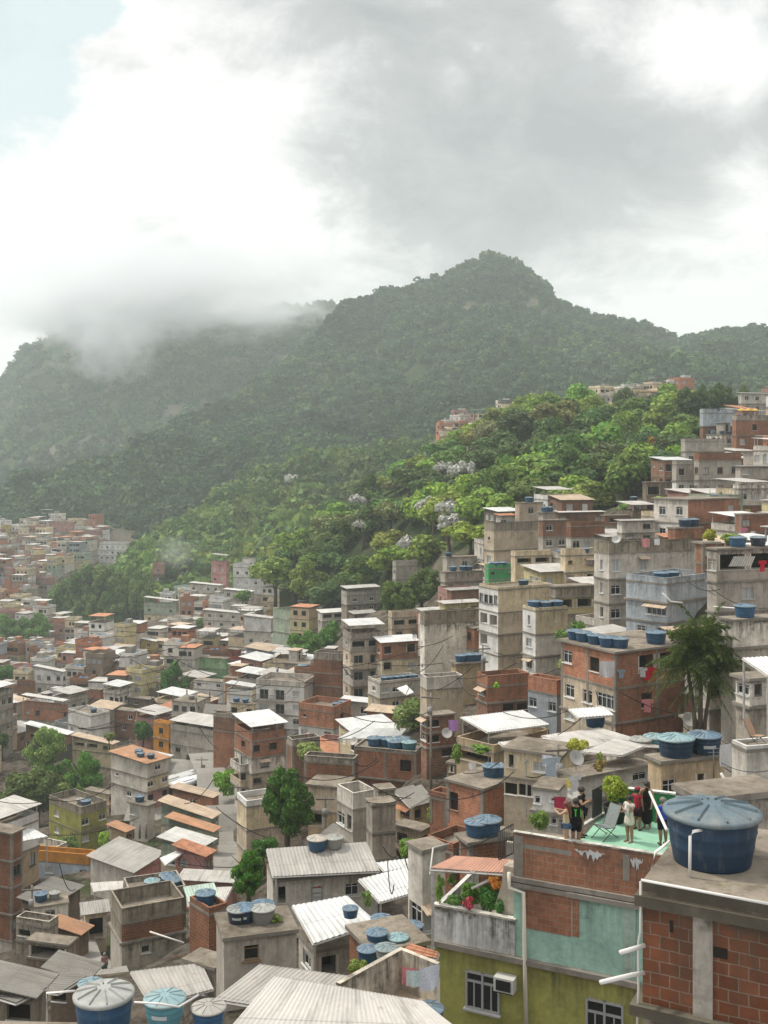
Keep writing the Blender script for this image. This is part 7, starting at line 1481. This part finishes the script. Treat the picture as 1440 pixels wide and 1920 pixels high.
KW = dict(brick='red brick', brickl='orange brick', brickg='dull brick', grey='grey', lgrey='pale grey', cream='cream', beige='beige', dirtywhite='off-white', concrete='raw concrete', white='white', tan='tan', dpink='dusky pink', bluegrey='blue-grey', paleyellow='pale yellow', sage='sage green', brown='brown')
NW = {1: 'one-floor', 2: 'two-floor', 3: 'three-floor', 4: 'four-floor'}
ROOFS = [('flat', 'flat slab roof')] * 5 + [('par:.7', 'low parapet')] * 4 + [('open:white:f:1.7:.8', 'white-covered roof terrace')] * 2 + [('open:lgrey:f:1.7:.8', 'grey-covered roof terrace')] * 2 + [('shed:white:f:.1', 'white sheet roof')] * 3 + [('shed:lgrey:f:.1', 'grey sheet roof')] * 4 + [('shed:tan:f:.12', 'tan sheet roof')] * 2 + [('shed:clay:f:.2', 'clay tile roof')]
ntank = 0
for i, (xx, yy, z, px, py, w, l, nf) in enumerate(ind):
    th = R({0: 70}.get(0) if px < 640 else 25) + r.uniform(-.22, .22); k1 = r.choice(KEYS); k2 = r.choice(KEYS) if r.random() < .55 else k1
    fl = [[2.7, k1]] + [[2.7, k2]] * (nf - 1); ro, rd = r.choice(ROOFS)
    def row(n): return ''.join(r.choice('wwwwotsb..' if yy < 240 else 'wwwwot..') for _ in range(n))
    WR = '|'.join(row(r.choice([2, 3])) for _ in range(nf)); WL = '|'.join(row(r.choice([2, 3])) for _ in range(nf))
    if r.random() < .2: WL = WL[:-1] + 'O'
    col = KW[k1] + (' and ' + KW[k2] if k2 != k1 and nf > 1 else '')
    d = build_house((xx, yy, z), th, l if px < 640 else w, w if px < 640 else l, fl, ro, WL, WR, '', f'{col} {NW[nf]} house with {rd}, {rel(px, py - 15)}', 4.0, yy < 120, 'house', 'houses packed over the hillside', None, True)
    LABELS[-1][2:] = [px, py - 15]; d['short'] = f'the {col} house {rel(px, py - 15)}'; d['r'] = math.hypot(w, l) / 2; d['Y'] = yy
    if not ro.startswith('shed') and r.random() < .6 and ntank < 150 and not ro.startswith('open'):
        n = r.choice([1, 1, 2, 3])
        for q in range(n): tank(roof_pt(d, px + (q - (n - 1) / 2) * 1.6 / yy * F, .35), d['short'], r.uniform(1.0, 1.35), r.choice('bbbbntg')); ntank += 1
# scrub in the gaps between the houses
nb = 0; allh = [(d['loc'].x, d['loc'].y, d['r']) for d in HOUSES] + [(a[0], a[1], max(a[5], a[6]) * .7) for a in out]
for _ in range(4000):
    if nb >= 70: break
    Y = r.uniform(60, 330); px = r.uniform(-20, 1400); x = (px - CX) / F * Y; z = float(ground_z(x, Y)[0]); py = pix((x, Y, z))[1]
    if not any(inside(g, px, py) for g in REG[2:]) or any((x - a) ** 2 + (Y - b) ** 2 < (c + .8) ** 2 for a, b, c in allh): continue
    hh = r.uniform(1.5, 3.4); hp = hh / Y * F
    if any(L < px < R_ and T < py - hp * .6 < B and Yh > Y for L, R_, T, B, Yh in RECTS): continue
    tree(f"{r.choice(['bright', 'dull', 'olive', 'dark'])} green scrub bush {rel(px, py - hp / 2)}", (x, Y, z), hh, hh * r.uniform(1.0, 1.5), r.choice('abce'), r.choice(GREENS), 'shrub', 'scrub between the houses', trunk=False, at=(px, py - hp / 2), cz=.45, wz=hh * .55); nb += 1; allh.append((x, Y, 1.2))
# the mass of small houses in the distance
fm = MB(); FC = dict(brick=(.42, .17, .09), brickl=(.5, .21, .12), brickg=(.33, .17, .10)); tm_ = MB()
def far_house(xx, yy, z, w, l, nf, th):
    H = 2.7 * nf; ca, sa = math.cos(th), math.sin(th); k = r.choice(KEYS); c = FC.get(k) or PAL[k][1]; j = r.uniform(.8, 1.1); zt = z
    for f in range(nf):
        if f == nf - 1 and nf > 1 and r.random() < .6: k = r.choice(KEYS); c = FC.get(k) or PAL[k][1]
        fm.cc = tuple(x * j for x in c); fm.box((xx, yy, zt + (1.35 if f else -.15)), (w - f * .06, l - f * .06, 2.7 if f else 5.7), th); fm.cc = (.2, .18, .155); fm.box((xx, yy, zt + 2.7), (w + .2, l + .2, .14), th)
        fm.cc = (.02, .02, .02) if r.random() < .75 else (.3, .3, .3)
        for sd in range(2):
            n = r.choice([2, 2, 3, 3])
            for a in range(n):
                if r.random() < .15: continue
                u = ((a + .5) / n - .5) * ((w if sd == 0 else l) - .6); ww = r.choice([.8, 1.1, 1.1, 1.9])
                lx, ly = (u, -l / 2 - .01) if sd == 0 else (-w / 2 - .01, u)
                if px > 0: pass
                fm.box((xx + lx * ca - ly * sa, yy + lx * sa + ly * ca, zt + 1.5), (ww, .08, 1.1) if sd == 0 else (.08, ww, 1.1), th)
        zt += 2.7
    q = r.random()
    if q < .42:
        c = r.choice([(.66, .65, .62), (.52, .5, .46), (.5, .48, .44), (.5, .48, .45), (.45, .42, .38), (.52, .4, .3), (.5, .24, .14)]); fm.cc = c; up = r.choice([.25, .3, 1.9]); fm.box((xx, yy, zt + up), (w + .25, l + .25, .08), th)
        if up > 1: fm.cc = (.35, .32, .28); [fm.box((xx + a * w * .45 * ca - b * l * .45 * sa, yy + a * w * .45 * sa + b * l * .45 * ca, zt + up / 2), (.14, .14, up - .08), th) for a in (-1, 1) for b in (-1, 1)]
    else:
        fm.cc = tuple(x * .8 for x in fm.cc); fm.cc = c
        for (a, b, ww, ll) in ((0, -1, w, .14), (0, 1, w, .14), (-1, 0, .14, l - .3), (1, 0, .14, l - .3)): lx, ly = a * (w / 2 - .07), b * (l / 2 - .07); fm.box((xx + lx * ca - ly * sa, yy + lx * sa + ly * ca, zt + .5), (ww, ll, .85), th)
        if r.random() < .5:
            rr_ = r.uniform(.3, .45); fm.cc = r.choice([(.3, .28, .25), (.4, .2, .12), (.45, .42, .36), (.5, .48, .45)]); fm.box((xx + .2 * w * r.choice((-1, 1)), yy + .2 * l, zt + 1.0), (w * rr_, l * rr_, 2.0), th)
        if r.random() < .7:
            for _ in range(r.choice([1, 2])): tm_.lathe([(.5, 0), (.6, .7), (.3, .85), (0, .9)], 10, (xx + r.uniform(-.3, .3) * w, yy - .2 * l, zt + .1))
for a in rest:
    xx, yy, z, px, py, w, l, nf = a; far_house(xx, yy, z, w, l, nf, R(-20 if px < 640 else 25) + r.uniform(-.2, .2))
# the two hamlets on the crest
for (n, a, b, kn, t0, t1) in ((16, 832, 905, KN1, .45, 1.0), (4, 935, 985, KN1, .9, 1.0), (26, 1096, 1282, KN2, .78, 1.0)):
    for i in range(n):
        px = a + (b - a) * (i + r.uniform(.1, .9)) / n; p = kn.pt(px, r.uniform(t0, t1)); far_house(p.x, p.y, p.z + .3, r.uniform(6, 9), r.uniform(5, 8), r.choice([1, 2, 2]), R(20) + r.uniform(-.3, .3))
if fm.f:
    o = fm.build('distant_houses', 'far_wall'); o['kind'] = 'stuff'; o['label'] = 'mass of small distant houses covering the far hillside and valley'
if tm_.f: o = tm_.build('distant_water_tanks', 'plastic', None, (.05, .16, .30)); o['kind'] = 'stuff'; o['label'] = 'tiny blue water tanks scattered over the distant rooftops'
sky_world()
if HAZE: volume_box('haze', (-1700, -25, -130), (1700, 2350, 330), HAZE, (.86, .955, .95))

if MIST:
    mist('smoke', P(330, 1035, 462), (12, 8, 9), .035, 2)
    mist('mist', P(290, 545, 1300), (265, 110, 78), .026, 3)
    mist('mist', P(205, 645, 1240), (75, 75, 52), .024, 8)
    mist('mist', P(90, 590, 1280), (85, 80, 38), .02, 5)
    mist('mist', P(500, 575, 1180), (95, 60, 24), .02, 11)
# ================================================================== labels that single each thing out
ORD = ['leftmost', 'second from left', 'third from left', 'fourth from left', 'fifth from left', 'sixth from left', 'seventh from left', 'eighth from left', 'ninth from left', 'tenth from left']
NUM = ['', 'one', 'two', 'three', 'four', 'five', 'six', 'seven', 'eight', 'nine', 'ten']
def ordinal(i, n):
    if n == 2: return ('left', 'right')[i]
    if i == n - 1: return 'rightmost'
    if i < len(ORD): return ORD[i]
    k = n - 1 - i
    if k < len(ORD): return ORD[k].replace('left', 'right')
    return None
byh = {}
for t in TANKS: byh.setdefault(t[1], []).append(t)
for sh, L in byh.items():
    L.sort(key=lambda t: t[3]); nd = {}
    for t in L: nd.setdefault(t[2], []).append(t)
    for de, LL in nd.items():
        for i, t in enumerate(LL):
            on = 'on ' + sh if not sh.startswith('@') else sh[1:]
            if len(LL) == 1: s = f'{de} {on}' + (', the only ' + de.split()[0] + ' one there' if len(L) > 1 and len((de + on).split()) < 11 else '')
            else: s = f'{de} {on}, {ordinal(i, len(LL))} of {NUM[len(LL)] if len(LL) < 11 else "many"}'
            LABELS.append([t[0], s, t[3], t[4]])
grp = {}
for e in LABELS: grp.setdefault(e[1], []).append(e)
for lab, L in grp.items():
    if len(L) > 1:
        L.sort(key=lambda e: e[2]); n = len(L)
        for i, e in enumerate(L):
            o = ordinal(i, n) if n <= 20 else None
            if o: e[1] = f'{lab}, {o}' + (f' of {NUM[n]}' if n <= 10 else '')
            elif 'group' not in e[0]: e[0]['group'] = lab
for e in LABELS:
    w = e[1].split()
    for art in ('the', 'a', 'and', 'of', 'one', 'well', 'water', 'only', 'house'):
        while len(w) > 16 and art in w[1:]: w.pop(1 + w[1:].index(art))
    e[0]['label'] = ' '.join(w)
